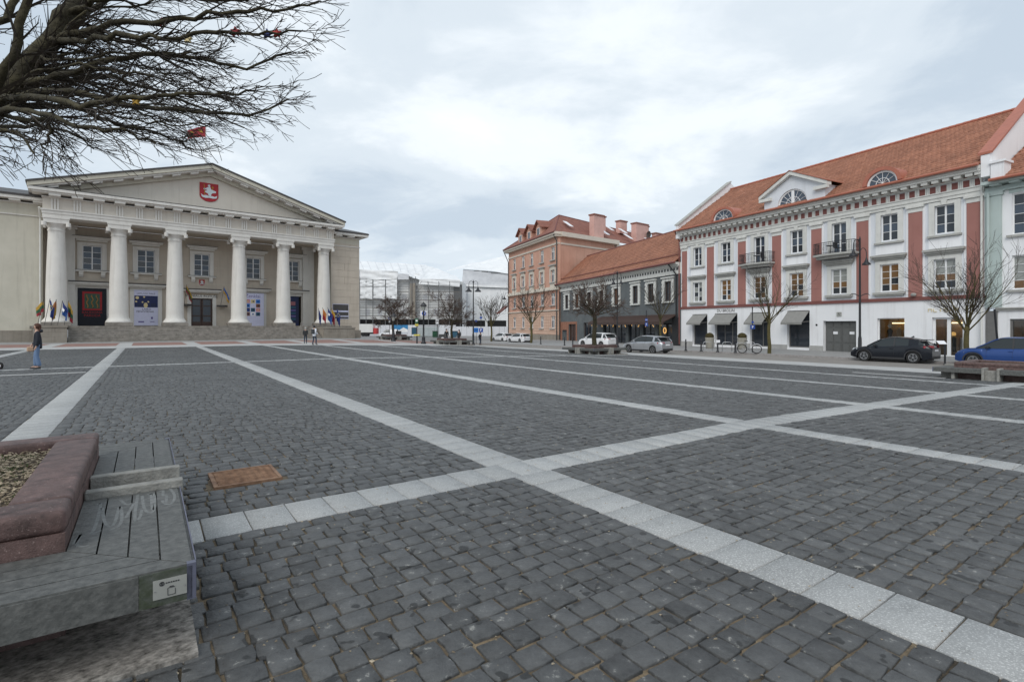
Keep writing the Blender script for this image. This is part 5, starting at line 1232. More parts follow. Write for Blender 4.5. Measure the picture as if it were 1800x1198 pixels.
    # downpipes at both ends and lamps on the facade
    for u in (U0 - 0.02, U1 - 0.12): obj('downpipe', MB().tube([(u, -0.9, 12.3), (u, -0.22, 11.3), (u, -0.22, -0.5)], 0.07, 8), 'trim' if u > 0 else 'redband', t)
    obj('wall_light', MB().lathe([(0.12, -0.1), (0.19, 0.0), (0.12, 0.12)], 10, (6.5, -0.25, 3.9)), 'greytrim', t)
    return t
pilaster_house()
def mannequins():
    for i, (u, lab, m) in enumerate(((4.3, 'dark dressed mannequin with a pale hat in the lit shop window', 'navy'), (4.95, 'headless mannequin in a beige jacket, middle one in the shop window', 'bagtan'), (5.45, 'bare cream torso mannequin at the right of the shop window', 'shirt'))):
        t = thing('mannequin', lab, 'mannequin', RH.world(u, 0.95, -0.5), RH.rot, 'mannequins in the lit shop window')
        obj('torso', MB().lathe([(0.10, 0.75), (0.19, 0.9), (0.17, 1.15), (0.13, 1.32), (0.19, 1.6), (0.21, 1.72), (0.12, 1.84), (0.05, 1.9)], 14, (0, 0, 0), 1.0, 0.65), m, t, True)
        obj('stand', MB().lathe([(0.18, 0.0), (0.16, 0.02), (0.02, 0.04), (0.02, 0.76)], 10), 'iron', t)
        if i == 0: obj('hat', MB().lathe([(0.02, 1.95), (0.1, 1.97), (0.11, 2.08), (0.2, 2.1), (0.1, 2.12), (0.09, 2.2), (0.03, 2.24)], 12), 'shirt', t)
        else: obj('neck_cap', MB().lathe([(0.05, 1.9), (0.05, 1.95), (0.02, 1.97)], 10), 'shirt', t)
mannequins()
def balcony_furniture():
    def chair(u, lab, rz):
        t = thing('balcony_chair', lab, 'chair', RH.world(u, -0.6, 7.6), RH.rot + rz, 'chairs and tables on the balconies')
        obj('seat', MB().box(-0.22, 0.22, -0.22, 0.22, 0.43, 0.46), 'black', t); obj('backrest', MB().box(-0.22, 0.22, 0.2, 0.23, 0.5, 0.95), 'black', t)
        for x in (-0.2, 0.2):
            for y in (-0.2, 0.21): obj('leg', MB().tube([(x, y, 0), (x, y, 0.5 if y > 0 else 0.43)], 0.015, 5), 'black', t)
    def table(u, lab):
        t = thing('balcony_table', lab, 'table', RH.world(u, -0.65, 7.6), RH.rot, 'chairs and tables on the balconies')
        obj('table_top', MB().lathe([(0.3, 0.68), (0.32, 0.70), (0.3, 0.72)], 14), 'black', t); obj('pedestal', MB().lathe([(0.2, 0), (0.03, 0.04), (0.025, 0.69)], 8), 'black', t)
    chair(1.15, 'black chair on the right balcony behind the bowed railing', 1.4); table(0.55, 'small black round table on the right balcony')
    chair(-5.75, 'black chair at the right end of the left balcony', 1.4); table(-6.5, 'small black round table on the left balcony')
balcony_furniture()

# ------------------------------------------------------------------ white and green house at the right edge
def green_house():
    t = thing('townhouse', 'white house with pale green corner pilaster, cut by the right edge', 'house', RH.world(11.15, 0, 0)[:2] + (0,), RH.rot)
    # local u measured from its left corner
    W = 15.0; ws = [1.45 + i * 3.0 for i in range(5)]
    holes = [(u - 0.62, u + 0.62, 7.5, 10.15) for u in ws] + [(u - 0.62, u + 0.62, 3.95, 6.15) for u in ws] + [(0.72, 3.4, -0.1, 2.05), (5, 7.6, -0.4, 2.05), (9, 12, -0.4, 2.05)]
    obj('wall', wall_with_holes(MB(), 0.0, W, -1.4, 10.45, holes, 0, 0.45), 'white', t)
    obj('pilaster', MB().box(-0.5, 0.35, -0.14, -0.002, 2.8, 10.2), 'palegreen', t); obj('pilaster_cap', MB().box(-0.52, 0.45, -0.22, -0.002, 10.202, 10.45), 'palegreen', t)
    obj('base_pier', MB().box(-0.45, 0.12, -0.1, -0.002, -1.4, 2.6), 'shopframe', t)
    obj('string_course', MB().box(0.05, W, -0.12, -0.002, 2.6, 2.72).box(0.05, W, -0.2, -0.002, 2.72, 2.8), 'greytrim', t)
    obj('entablature', MB().box(-0.5, W, -0.2, 0.45, 10.452, 10.55).box(-0.5, W, -0.12, 0.45, 10.55, 10.78).box(-0.5, W, -0.75, 0.45, 10.9, 11.1), 'palegreen', t)
    for i in range(16): obj('mutule', MB().box(-0.1 + i * 0.98, 0.4 + i * 0.98, -0.62, -0.121, 10.783, 10.898), 'palegreen', t)
    for i, u in enumerate(ws):
        w = window(t, u, 7.5, 10.15, 1.24, 2, 4, ('glassblue', 'glass'), 0.08, 0.03, 0.18)
        obj('sill', MB().box(u - 0.85, u + 0.85, -0.16, 0, 7.33, 7.48), 'greytrim', w)
        obj('panel', MB().box(u - 0.75, u + 0.75, -0.05, -0.002, 10.2, 10.42), 'palegreen', w)
        w = window(t, u, 3.95, 6.15, 1.24, 2, 4, lambda a, k: 'glasscurtain' if k else 'glasswarm', 0.08, 0.03, 0.18)
        obj('sill', MB().box(u - 0.85, u + 0.85, -0.16, 0, 3.78, 3.93), 'greytrim', w)
    for a, b in ((0.72, 3.4), (5, 7.6), (9, 12)):
        f = MB().box(a, a + 0.12, 0.1, 0.3, -0.1, 2.05).box(b - 0.12, b, 0.1, 0.3, -0.1, 2.05).box(a + 0.12, b - 0.12, 0.1, 0.3, 1.93, 2.05).box(a + 0.12, b - 0.12, 0.1, 0.3, -0.4, 0.0)
        fo = obj('shop_window', f, 'shopframe', t); obj('pane', MB().box(a + 0.12, b - 0.12, 0.2, 0.206, 0.0, 1.93), 'shopglass', fo)
        ro = obj('shop_room', MB().box(a - 0.2, b + 0.2, 2.4, 2.5, -0.6, 2.3).box(a - 0.3, a - 0.2, 0.46, 2.4, -0.6, 2.3).box(b + 0.2, b + 0.3, 0.46, 2.4, -0.6, 2.3).box(a - 0.2, b + 0.2, 0.46, 2.4, 2.2, 2.3).box(a - 0.2, b + 0.2, 0.46, 2.4, -0.6, -0.4), 'warmroom', t)
        obj('light_globe', MB().lathe([(0.03, -0.18), (0.16, -0.08), (0.16, 0.08), (0.03, 0.18)], 12, (a + 1.25, 1.2, 1.12)), 'warmlight', ro)
        for j in range(3): obj('shop_stool', MB().lathe([(0.22, -0.4), (0.04, -0.3), (0.05, 0.3), (0.2, 0.34), (0.18, 0.4)], 8, (a + 0.6 + j * 0.7, 1.6, 0.1)), 'navy', ro)
    EV, RY, RZ = 11.15, 7.7, 16.25; y0 = -0.9
    L = math.hypot(RY - y0, RZ - EV); v = np.array((0, (RY - y0) / L, (RZ - EV) / L)); nr = np.array((0, -v[2], v[1]))
    obj('roof', MB().yz([(y0, EV - 0.06), (RY, RZ - 0.06), (2 * RY - y0, EV - 0.06), (RY, RZ - 0.5)], 0.03, W), 'tilefar', t)
    nu, nv = 48, 25; w = W / nu
    tiles_roof(t, (0.05 + w / 2, y0, EV - 0.03), (w, 0, 0), v * (L / nv), nr, nu, nv, 300, 'tile', 0.0, rank=lambda b: b[:, 0] + 0.2 * b[:, 2])
    obj('gutter', MB().tube([(0.0, y0 - 0.06, EV - 0.04), (W, y0 - 0.06, EV - 0.04)], 0.10, 8), 'gutter', t)
    obj('gable_block', MB().box(0.02, 0.72, -0.75, 0.2, 11.2, 12.2).box(-0.02, 0.82, -0.85, 0.3, 12.2, 12.35), 'white', t)
    obj('downpipe', MB().tube([(-0.28, -0.32, 10.4), (-0.28, -0.3, 3.0)], 0.08, 8), 'palegreen', t)
green_house()
# ------------------------------------------------------------------ dark grey two storey house
GH = Plane(1197, 59.5, 600)
def grey_house():
    t = thing('grey_house', 'dark grey two storey house with orange tile roof and white window surrounds', 'house', GH.loc(), GH.rot)
    U0, U1 = -35.1, -0.1
    wn = [(990, 1003.7), (1007.5, 1021.6), (1030, 1043), (1051, 1064.5), (1074, 1094), (1106.5, 1128.7), (1133.4, 1156), (1163.5, 1186.5)]
    ws = [(GH.u(a) + GH.u(b)) / 2 for a, b in wn]
    gw = [(-30.9, -28.0, -1.0, 1.9), (-33.6, -31.6, -1.0, 0.9), (-25.2, -22.4, -0.6, 2.1), (-18.6, -15.9, -0.9, 1.95), (-15.3, -12.2, -0.9, 1.95), (-11.5, -8.6, -0.9, 1.95), (-7.9, -5.2, -0.9, 1.95), (-4.6, -1.6, -0.9, 1.95)]
    holes = [(u - 0.68, u + 0.68, 4.62, 6.85) for u in ws] + gw
    obj('wall', wall_with_holes(MB(), U0, U1, -1.8, 7.55, holes, 0, 0.5), 'greyblue', t)
    bw = wall_with_holes(MB(), U0, -27.6, -1.8, 2.3, gw[:2], -0.05, -0.002); obj('brick_patch', bw, 'brick', t)
    obj('cornice', MB().box(U0, U1, -0.15, 0.5, 7.552, 7.95).box(U0, U1, -0.3, 0.5, 8.42, 8.62).box(U0, U1, -0.6, 0.5, 8.62, 8.85), 'trim', t)
    obj('dentil_band', MB().box(U0, U1, -0.1, 0.5, 7.952, 8.418), 'trim', t)
    dm = MB().box(-0.14, 0.14, -0.115, -0.101, 8.0, 8.3).mesh('dentil')
    for i in range(58): obj('dentil', dm, 'black', t, loc=(U0 + 0.35 + i * 0.6, 0, 0))
    for i, u in enumerate(ws):
        w = window(t, u, 4.62, 6.85, 1.36, 2, 3, (('glass',) if i not in (1, 4) else ('pbrown',)), 0.08, 0.035, 0.2, 'doorwood')
        obj('surround', MB().box(u - 1.12, u - 0.68, -0.12, 0.003, 4.5, 7.15).box(u + 0.68, u + 1.12, -0.12, 0.003, 4.5, 7.15).box(u - 0.68, u + 0.68, -0.12, 0.003, 6.85, 7.15), 'trim', w)
        for k in range(5):
            for sg in (-1, 1): obj('surround_block', MB().box(*sorted((u + sg * 1.0, u + sg * 1.2)), -0.16, -0.121, 4.65 + k * 0.5, 4.92 + k * 0.5), 'trim', w)
        obj('hood', MB().box(u - 1.25, u + 1.25, -0.26, 0, 7.2, 7.36), 'trim', w); obj('sill', MB().box(u - 1.1, u + 1.1, -0.22, 0, 4.32, 4.48), 'trim', w)
    for i, (a, b, z0, z1) in enumerate(gw):
        f = MB().box(a, a + 0.1, 0.2, 0.35, z0, z1).box(b - 0.1, b, 0.2, 0.35, z0, z1).box(a + 0.1, b - 0.1, 0.2, 0.35, z1 - 0.1, z1).box((a + b) / 2 - 0.05, (a + b) / 2 + 0.05, 0.2, 0.35, z0, z1 - 0.1)
        fo = obj('door' if i < 1 else 'shop_window', f, 'doorwood' if i in (0, 2) else ('greyblue' if i == 1 else 'black'), t)
        for x0, x1 in ((a + 0.1, (a + b) / 2 - 0.05), ((a + b) / 2 + 0.05, b - 0.1)): obj('pane', MB().box(x0, x1, 0.27, 0.28, z0, z1 - 0.1), {0: 'doorwood', 1: 'greyblue'}.get(i, 'glass'), fo)
    # long dark shop awning with small lights
    a, b = -19.3, -0.7
    aw = MB(); aw.add([(a, 0.0, 2.95), (b, 0.0, 2.95), (b - 0.2, -1.7, 2.1), (a - 0.9, -1.7, 2.1), (a, 0.0, 2.85), (b, 0.0, 2.85), (b - 0.2, -1.7, 2.0), (a - 0.9, -1.7, 2.0)], [(0, 3, 2, 1), (4, 5, 6, 7), (0, 4, 7, 3), (1, 2, 6, 5), (2, 3, 7, 6), (0, 1, 5, 4)])
    ao = obj('awning', aw, 'doorwood', t); obj('awning_valance', MB().box(a - 0.9, b - 0.2, -1.72, -1.701, 1.75, 2.05), 'doorwood', ao)
    lg = MB()
    lm = MB().lathe([(0.02, -0.06), (0.055, 0), (0.02, 0.06)], 6).mesh('light_bulb')
    for i in range(17): obj('light_bulb', lm, 'lamplight', ao, loc=(a + 0.2 + i * 1.07 + 0.3 * (i % 3), -1.6 + 0.1 * (i % 3), 1.66 - 0.14 * (i % 2)))
    obj('light_ring', MB().ring((-2.75, 1.05), 0.22, 0.30, -0.3, -0.22, 14, sz=1.25), 'lamplight', t)
    # roof
    EV, RY, RZ = 8.9, 5.5, 14.2; y0 = -0.75; L = math.hypot(RY - y0, RZ - EV)
    obj('roof', MB().yz([(y0, EV - 0.05), (RY, RZ - 0.05), (2 * RY - y0, EV - 0.05), (RY, RZ - 0.5)], U0, U1 - 0.1), 'tilefar', t)
    v = np.array((0, (RY - y0) / L, (RZ - EV) / L)); nr = np.array((0, -v[2], v[1])); nu, nv = 110, 18; w = (U1 - U0 - 0.3) / nu
    tiles_roof(t, (U0 + 0.05 + w / 2, y0, EV - 0.03), (w, 0, 0), v * (L / nv), nr, nu, nv, 0, 'tile', 0.0)
    obj('gutter', MB().tube([(U0, y0 - 0.05, EV - 0.06), (U1, y0 - 0.05, EV - 0.06)], 0.13, 8), 'redband', t)
    obj('snow_rail', MB().tube([(U0 + 0.5, y0 + 0.9, EV + 0.95), (U1 - 0.5, y0 + 0.9, EV + 0.95)], 0.05, 5), 'redband', t)
    obj('ridge_cap', MB().tube([(U0, RY, RZ), (U1, RY, RZ)], 0.12, 6), 'redband', t)
    for u in (U0 + 0.1, U1 - 1.2): obj('downpipe', MB().tube([(u, -0.8, 8.7), (u + 0.7, -0.2, 7.5), (u + 0.7, -0.2, -0.8)], 0.09, 6), 'black', t)
    obj('dark_pier', MB().box(-1.3, -0.15, -0.3, -0.01, -1.8, 2.6), 'black', t)
grey_house()

# ------------------------------------------------------------------ pink four storey corner house
PK = Plane(981, 92, 530)
def pink_house():
    t = thing('pink_house', 'pink four storey corner house with hipped red roof and three dormers', 'house', PK.loc(), PK.rot)
    U0 = -23.6
    us = [-20.3, -15.6, -11.3, -6.6, -2.0]
    dQ = Vector((2036 - CXP, FPX)).normalized(); c, s = math.cos(-PK.rot), math.sin(-PK.rot)
    q = Vector((dQ.x * c - dQ.y * s, dQ.x * s + dQ.y * c))           # side wall direction in local axes
    n = Vector((-q.y, q.x)); 
    if n.x > 0: n = -n
    fl = [(13.45, 15.75, 3), (9.45, 11.65, 2), (5.35, 7.5, 1), (1.2, 3.4, 0)]
    holes = [(u - 0.82, u + 0.82, a, b) for u in us for a, b, _ in fl]
    obj('wall', wall_with_holes(MB(), U0, 0, 4.3, 17.3, holes, 0, 0.5), 'pink', t)
    obj('ground_floor_wall', wall_with_holes(MB(), U0, 0, 0.0, 4.3, holes, -0.02, 0.5), 'palepink', t)
    obj('base', MB().box(U0, 0, -0.15, 0.5, -2.2, -0.002), 'plinth', t)
    for k in range(8):
        z = 0.1 + k * 0.52
        xs = [U0] + [v for u in us if z + 0.4 > 1.2 and z < 3.4 for v in (u - 0.85, u + 0.85)] + [0]
        for a, b in zip(xs[::2], xs[1::2]): obj('rustic_course', MB().box(a, b, -0.09, -0.022, z, z + 0.44), 'palepink', t)
    obj('belt', MB().box(U0, 0.1, -0.3, 0.1, 4.302, 4.5), 'cream', t); obj('belt', MB().box(U0, 0.15, -0.5, 0.1, 7.95, 8.15).box(U0, 0.1, -0.25, 0.1, 8.15, 8.6), 'cream', t)
    obj('belt', MB().box(U0, 0.1, -0.14, -0.002, 16.0, 16.3), 'cream', t)
    # side wall
    def qw(a0, a1, off, z0, z1, th=0.3):
        p = [q * a0 - n * -off, q * a1 - n * -off, q * a1 + n * (off + th), q * a0 + n * (off + th)]
        return [(v.x, v.y) for v in p]
    LQ = 34
    obj('side_wall', MB().xy(qw(0.3, 15.5, 0, 0, 0)[::1], -2, 17.3) if False else MB().xy([tuple(q * 0.0 + n * 0.01), tuple(q * 15.2 + n * 0.01), tuple(q * 15.2 + n * 0.5), tuple(q * 0.3 + n * 0.5)], -2, 17.3), 'pink', t)
    obj('side_wall', MB().xy([tuple(q * 15.2 + n * 0.3), tuple(q * LQ + n * 0.3), tuple(q * LQ + n * 0.8), tuple(q * 15.2 + n * 0.8)], -2, 16.6), 'cream', t)
    obj('side_belt', MB().xy([tuple(q * 0.1 + n * -0.12), tuple(q * 15.2 + n * -0.12), tuple(q * 15.2 + n * 0.0), tuple(q * 0.1 + n * 0.0)], 16.0, 16.3), 'cream', t)
    obj('eaves_cornice', MB().box(U0 - 0.4, 0.35, -0.75, 0.5, 17.302, 17.65).box(U0 - 0.6, 0.5, -1.0, 0.5, 17.65, 18.1), 'cream', t)
    obj('side_cornice', MB().xy([tuple(q * 0.2 + n * -0.9), tuple(q * 15.6 + n * -0.9), tuple(q * 15.6 + n * 0.5), tuple(q * 0.5 + n * 0.5)], 17.304, 18.08), 'cream', t)
    obj('side_cornice', MB().xy([tuple(q * 15.6 + n * -0.3), tuple(q * LQ + n * -0.3), tuple(q * LQ + n * 0.8), tuple(q * 15.6 + n * 0.8)], 16.6, 17.4), 'cream', t)
    for a, b, f in fl:
        for i, u in enumerate(us):
            w = window(t, u, a, b, 1.64, 2, [0.66], ('glassblue', 'glasscurtain', 'glass'), 0.1, 0.08, 0.2)
            obj('sill', MB().box(u - 1.0, u + 1.0, -0.28, 0, a - 0.2, a - 0.03), 'greytrim', w)
            if f == 2: obj('surround', MB().box(u - 1.15, u - 0.82, -0.14, 0, a, b + 0.35).box(u + 0.82, u + 1.15, -0.14, 0, a, b + 0.35).box(u - 0.82, u + 0.82, -0.14, 0, b, b + 0.7), 'cream', w); obj('hood', MB().box(u - 1.35, u + 1.35, -0.4, 0, b + 0.72, b + 0.9), 'greytrim', w); obj('apron', MB().box(u - 1.1, u + 1.1, -0.1, -0.002, 8.62, a - 0.22), 'cream', w)
            elif f == 3: obj('surround', MB().box(u - 0.98, u - 0.82, -0.08, 0, a, b + 0.1).box(u + 0.82, u + 0.98, -0.08, 0, a, b + 0.1), 'palepink', w)
    # roof: hipped, three visible planes
    C = Vector((0.5, -1.0)); Lc = Vector((U0 - 0.7, -1.0)); al = 6.6
    A = q * al + n * al; Rr = q * LQ + n * 8.0; E = q * LQ + n * -0.6; B2 = Lc + Vector((4, 12))
    Cc = q * 0.5 + n * -1.0
    z0, z1 = 18.1, 23.0
    rf = MB().add([(Lc.x, Lc.y, z0), (C.x, C.y, z0), (A.x, A.y, z1), (E.x, E.y, 17.4), (Rr.x, Rr.y, 22.3), (B2.x, B2.y, z0), (A.x - 2, A.y + 9, z0)], [(0, 1, 2), (1, 3, 4, 2), (5, 0, 2), (2, 4, 6), (5, 2, 6)])
    obj('roof', rf, 'tileold', t)
    hp = MB().tube([(C.x, C.y, z0 + 0.03), (A.x, A.y, z1 + 0.03)], 0.12, 5); hp.tube([(A.x, A.y, z1), (Rr.x, Rr.y, 22.3)], 0.12, 5); hp.tube([(Lc.x, Lc.y, z0), (A.x, A.y, z1)], 0.12, 5); obj('ridge_cap', hp, 'redband', t)
    gt = MB().tube([(Lc.x, Lc.y - 0.05, z0 - 0.05), (C.x, C.y - 0.05, z0 - 0.05)], 0.14, 6); obj('gutter', gt, 'redband', t)
    obj('downpipe', MB().tube([(-0.1, -1.0, 18), (-0.1, -0.25, 16.5), (-0.1, -0.25, -1)], 0.1, 6), 'darkmetal', t)
    obj('downpipe', MB().tube([(U0 - 0.6, -1.0, 17.9), (U0 + 0.25, -0.2, 15.4), (U0 + 0.25, -0.2, -1)], 0.1, 6), 'darkmetal', t)
    # dormers on the front slope
    for u in (-16.4, -12.1, -7.7):
        d = MB().xz([(u - 1.3, 18.15), (u + 1.3, 18.15), (u + 1.3, 20.2), (u, 21.3), (u - 1.3, 20.2)], -0.2, 3.2); do = obj('dormer', d, 'pink', t)
        rr = MB()
        for sg in (-1, 1):
            p = [(u + sg * 1.75, 19.95), (u, 21.42), (u, 21.6), (u + sg * 1.75, 20.13)]; rr.xz(p if sg < 0 else p[::-1], -0.7, 4.6)
        obj('dormer_roof', rr, 'tileold', do)
        obj('dormer_window', MB().box(u - 0.6, u + 0.6, -0.28, -0.21, 18.5, 20.1), 'frame', do); obj('pane', MB().box(u - 0.48, u - 0.05, -0.3, -0.282, 18.6, 20.0).box(u + 0.05, u + 0.48, -0.3, -0.282, 18.6, 20.0), 'glass', do)
    # skylights and chimneys on the side slope: position (along wall, in from eaves)
    def side(a, b, zoff=0.0):
        f = b / al; p = q * a + n * (b - 1.0 * (1 - f)); return Vector((p.x, p.y, z0 + (z1 - z0) * f + zoff))
    for a, b in ((4.5, 2.2), (13.5, 1.3), (18, 3.6), (22, 3.4), (20.5, 1.2), (25.5, 3.4), (27.0, 1.4)):
        p0, p1 = side(a, b, 0.12), side(a, b + 1.6, 0.12); e = q * 0.9
        mb = MB().hexa([p0, p0 + Vector((e.x, e.y, 0)), p1 + Vector((e.x, e.y, 0)), p1, p0 + Vector((0, 0, 0.1)), p0 + Vector((e.x, e.y, 0.1)), p1 + Vector((e.x, e.y, 0.1)), p1 + Vector((0, 0, 0.1))])
        obj('skylight', mb, 'signwhite', t)
    for a, b, w, dd, h, m in ((9.4, 0.9, 2.7, 1.2, 3.6, 'pinkchim'), (13.7, 3.2, 2.0, 1.3, 2.6, 'pinkchim'), (23.0, 5.2, 2.2, 1.2, 1.7, 'pinkchim'), (24.5, 2.6, 4.0, 1.3, 2.9, 'pinkchim'), (30.0, 4.4, 1.6, 1.2, 1.9, 'pinkchim'), (28.5, 0.9, 3.5, 1.0, 2.2, 'pinkchim')):
        p = side(a, b, -0.8); mb = MB(); mb.M = Matrix.Translation(p) @ Matrix.Rotation(math.atan2(q.y, q.x), 4, 'Z')
        mb.box(0, w, 0, dd, 0, h + 0.8); o = obj('chimney', mb, m, t)
        mb = MB(); mb.M = Matrix.Translation(p) @ Matrix.Rotation(math.atan2(q.y, q.x), 4, 'Z'); mb.box(-0.15, w + 0.15, -0.15, dd + 0.15, h + 0.802, h + 1.05); obj('chimney_cap', mb, 'tileold', o)
    p = side(28.0, 1.9, 1.3); d = MB().lathe([(0.02, 0), (0.45, 0.12), (0.72, 0.3)], 14).v; mb = MB(); mb.M = Matrix.Translation(p) @ Matrix.Rotation(pi / 2, 4, 'X'); mb.lathe([(0.05, 0), (0.5, 0.1), (0.8, 0.32), (0.78, 0.34), (0.45, 0.14)], 14); obj('satellite_dish', mb, 'darkmetal', t)
    obj('bay_canopy', MB().yz([(-2.2, 4.4), (-0.2, 6.0), (-0.2, 5.7), (-2.2, 4.2)], U0 - 2.0, U0 - 0.1), 'redband', t)
pink_house()

# ------------------------------------------------------------------ buildings wrapped for renovation
def wavy(mb, P, nu, nv, amp, seed):
    """sheet over four corner points (bilinear) with folds"""
    r = random.Random(seed); ph = [r.uniform(0, 6) for _ in range(6)]
    a, b, c, d = map(Vector, P); nrm = (b - a).cross(d - a).normalized(); rows = []
    for j in range(nv + 1):
        row = []
        for i in range(nu + 1):
            u, v = i / nu, j / nv; p = (a * (1 - u) + b * u) * (1 - v) + (d * (1 - u) + c * u) * v
            w = amp * (math.sin(u * 17 + ph[0] + v * 2) * 0.5 + math.sin(u * 7 + v * 9 + ph[1]) * 0.6 + math.sin(v * 13 + ph[2] - u * 5) * 0.4)
            row.append(p + nrm * w)
        rows.append(row)
    return mb.grid(rows)
def wrapped():
    Y = 150.0; X = lambda px, y=Y: (px - CXP) / FPX * y; Z = lambda py, y=Y: EYE + (HYP - py) / FPX * y
    t = thing('wrapped_building', 'long building under white roof sheeting with open scaffolding in front', 'building', (0, Y, 0))
    L = lambda px, py, dy=0.0: Vector((X(px, Y + dy), dy, Z(py, Y + dy)))
    obj('wall', MB().box(X(612), X(735), 1.2, 14, -1.5, Z(480)).box(X(735), X(812), 1.2, 14, -1.5, Z(494)), 'facadefar', t)
    obj('dark_ground_floor', MB().box(X(631), X(812), 0.9, 1.19, -1.4, Z(561)), 'darkvoid', t)
    wi = MB()
    for px in (640, 662, 684, 706, 742, 762, 782, 800):
        for py in (516, 542): obj('window', MB().box(X(px), X(px + 8), 1.1, 1.19, Z(py + 12), Z(py)), 'sheetgrey', t)
    # roof sheeting: main sheet and its rolled eaves
    rf = MB(); wavy(rf, (L(618, 474, -0.8), L(700, 478, -0.8), L(748, 466, 9), L(612, 457, 9)), 26, 10, 0.12, 1); wavy(rf, (L(700, 478, -0.8), L(738, 492, -0.9), L(762, 470, 8), L(748, 466, 9)), 12, 10, 0.12, 2); wavy(rf, (L(738, 492, -0.9), L(809, 491, -0.9), L(800, 484, 6), L(762, 470, 8)), 16, 10, 0.1, 3)
    obj('roof_sheet', rf, 'sheet', t, True)
    e = MB(); wavy(e, (L(736, 499, -1.0), L(808, 504, -1.0), L(809, 491, -1.0), L(738, 490, -1.0)), 20, 6, 0.16, 4); obj('eaves_sheet', e, 'sheet', t, True)
    for px in (752, 771, 790): obj('sheet_seam', MB().tube([L(px, 494, -1.15), L(px + 0.5, 499, -1.25), L(px - 0.5, 503.5, -1.2)], 0.07, 5), 'scaffold', t)
    e = MB(); wavy(e, (L(633, 491, -1.1), L(698, 491, -1.1), L(700, 477, -1.0), L(630, 473, -1.0)), 24, 6, 0.2, 5); obj('eaves_sheet', e, 'sheet', t, True)
    for k in range(9): obj('sheet_seam', MB().tube([L(640 + k * 13, 474.5 + k * 0.6, -0.9), L(636 + k * 13.2, 466 + k * 0.6, 4.0), L(632 + k * 13.4, 457.5 + k * 0.9, 8.8)], 0.05, 4), 'sheetgrey', t)
    for a, b in ((633, 654.5), (656.5, 677), (678.5, 698)):
        for y0, y1 in ((503, 491.5), (523.5, 504)):
            m = MB(); wavy(m, (L(a, y0, -1.1), L(b, y0 + random.uniform(-1, 2), -1.1), L(b, y1, -1.1), L(a, y1, -1.1)), 10, 8, 0.13, int(a + y0)); obj('hung_sheet', m, 'sheet', t, True)
    m = MB(); wavy(m, (L(614, 512, -1.3), L(631, 505, -1.3), L(631, 471, -1.3), L(614, 465, -1.3)), 8, 8, 0.06, 77); obj('side_sheet', m, 'sheetgrey', t, True)
    obj('side_panel', MB().box(X(624), X(631), -1.2, -1.1, Z(562), Z(508)), 'sheetgrey', t)
    # scaffold
    for px in (632.5, 643.5, 655.5, 677.5, 698.5, 719, 724, 730.5, 753, 771, 790, 809):
        for dy in (-1.0, 0.6): obj('scaffold_standard', MB().tube([L(px, 578, dy), L(px, 490 if 700 > px else (504 if px > 735 else 486), dy)], 0.11 if dy < 0 else 0.08, 6), 'scaffold', t)
    for py in (512.5, 527, 540, 554.5):
        for a, b in ((632, 719), (731, 811)):
            if py == 512.5 and a < 700: a = 699
            n = 4
            for i in range(n):
                x0, x1 = a + (b - a) * i / n, a + (b - a) * (i + 1) / n
                obj('scaffold_deck', MB().box(X(x0) + 0.02, X(x1) - 0.02, -1.0, -0.6, Z(py) - 0.14, Z(py) + 0.02), 'plank', t)
            for k in (4.5, 8.5): obj('scaffold_rail', MB().tube([L(a, py - k, -1.05), L(b, py - k, -1.05)], 0.045, 5), 'scaffold', t)
    for k in range(6):
        obj('scaffold_brace', MB().tube([L(732, 554 - k * 10, -1.08), L(742, 544 - k * 10, -1.08)], 0.04, 4), 'scaffold', t)
    obj('scaffold_net', MB().box(X(722), X(731), -0.9, 0.5, Z(560), Z(498)), 'plinth', t)
    obj('end_net', MB().box(X(797), X(811.5), 0.7, 1.1, Z(562), Z(500)), 'scaffold', t)
    m = MB(); wavy(m, (L(699, 491, -1.05), L(719, 491, -1.05), L(719, 482, -1.05), L(699, 480, -1.05)), 8, 5, 0.05, 91); obj('hung_sheet', m, 'sheetgrey', t, True)
    # second wrapped building
    Y2 = 166.0; t2 = thing('wrapped_building', 'tall building fully clad in smooth white sheeting left of the pink house', 'building', (0, Y2, 0))
    X2 = lambda px: (px - CXP) / FPX * Y2; Z2 = lambda py: EYE + (HYP - py) / FPX * Y2
    K = lambda px, py, dy=0.0: Vector(((px - CXP) / FPX * (Y2 + dy), dy, EYE + (HYP - py) / FPX * (Y2 + dy)))
    obj('wall', MB().box(X2(817), X2(930), 0.3, 18, -1.6, Z2(476)), 'sheetgrey', t2)
    m = MB(); wavy(m, (K(822, 563), K(925, 563), K(925, 505.5), K(822, 503.5)), 24, 12, 0.05, 11); obj('wall_sheet', m, 'sheet', t2, True)
    m = MB(); wavy(m, (K(817, 563, 0.2), K(822, 563, 0), K(822, 503, 0), K(817, 504, 0.2)), 4, 12, 0.03, 12); obj('edge_sheet', m, 'sheetgrey', t2, True)
    m = MB(); wavy(m, (K(812, 502, -0.5), K(925, 506, -0.5), K(925, 481, -0.5), K(814, 473, -0.5)), 24, 8, 0.1, 13); obj('upper_sheet', m, 'sheetgrey', t2, True)
    m = MB(); wavy(m, (K(812, 503, -0.7), K(925, 507, -0.7), K(925, 502, -0.7), K(818, 499.5, -0.7)), 24, 3, 0.05, 14); obj('ledge_sheet', m, 'sheet', t2, True)
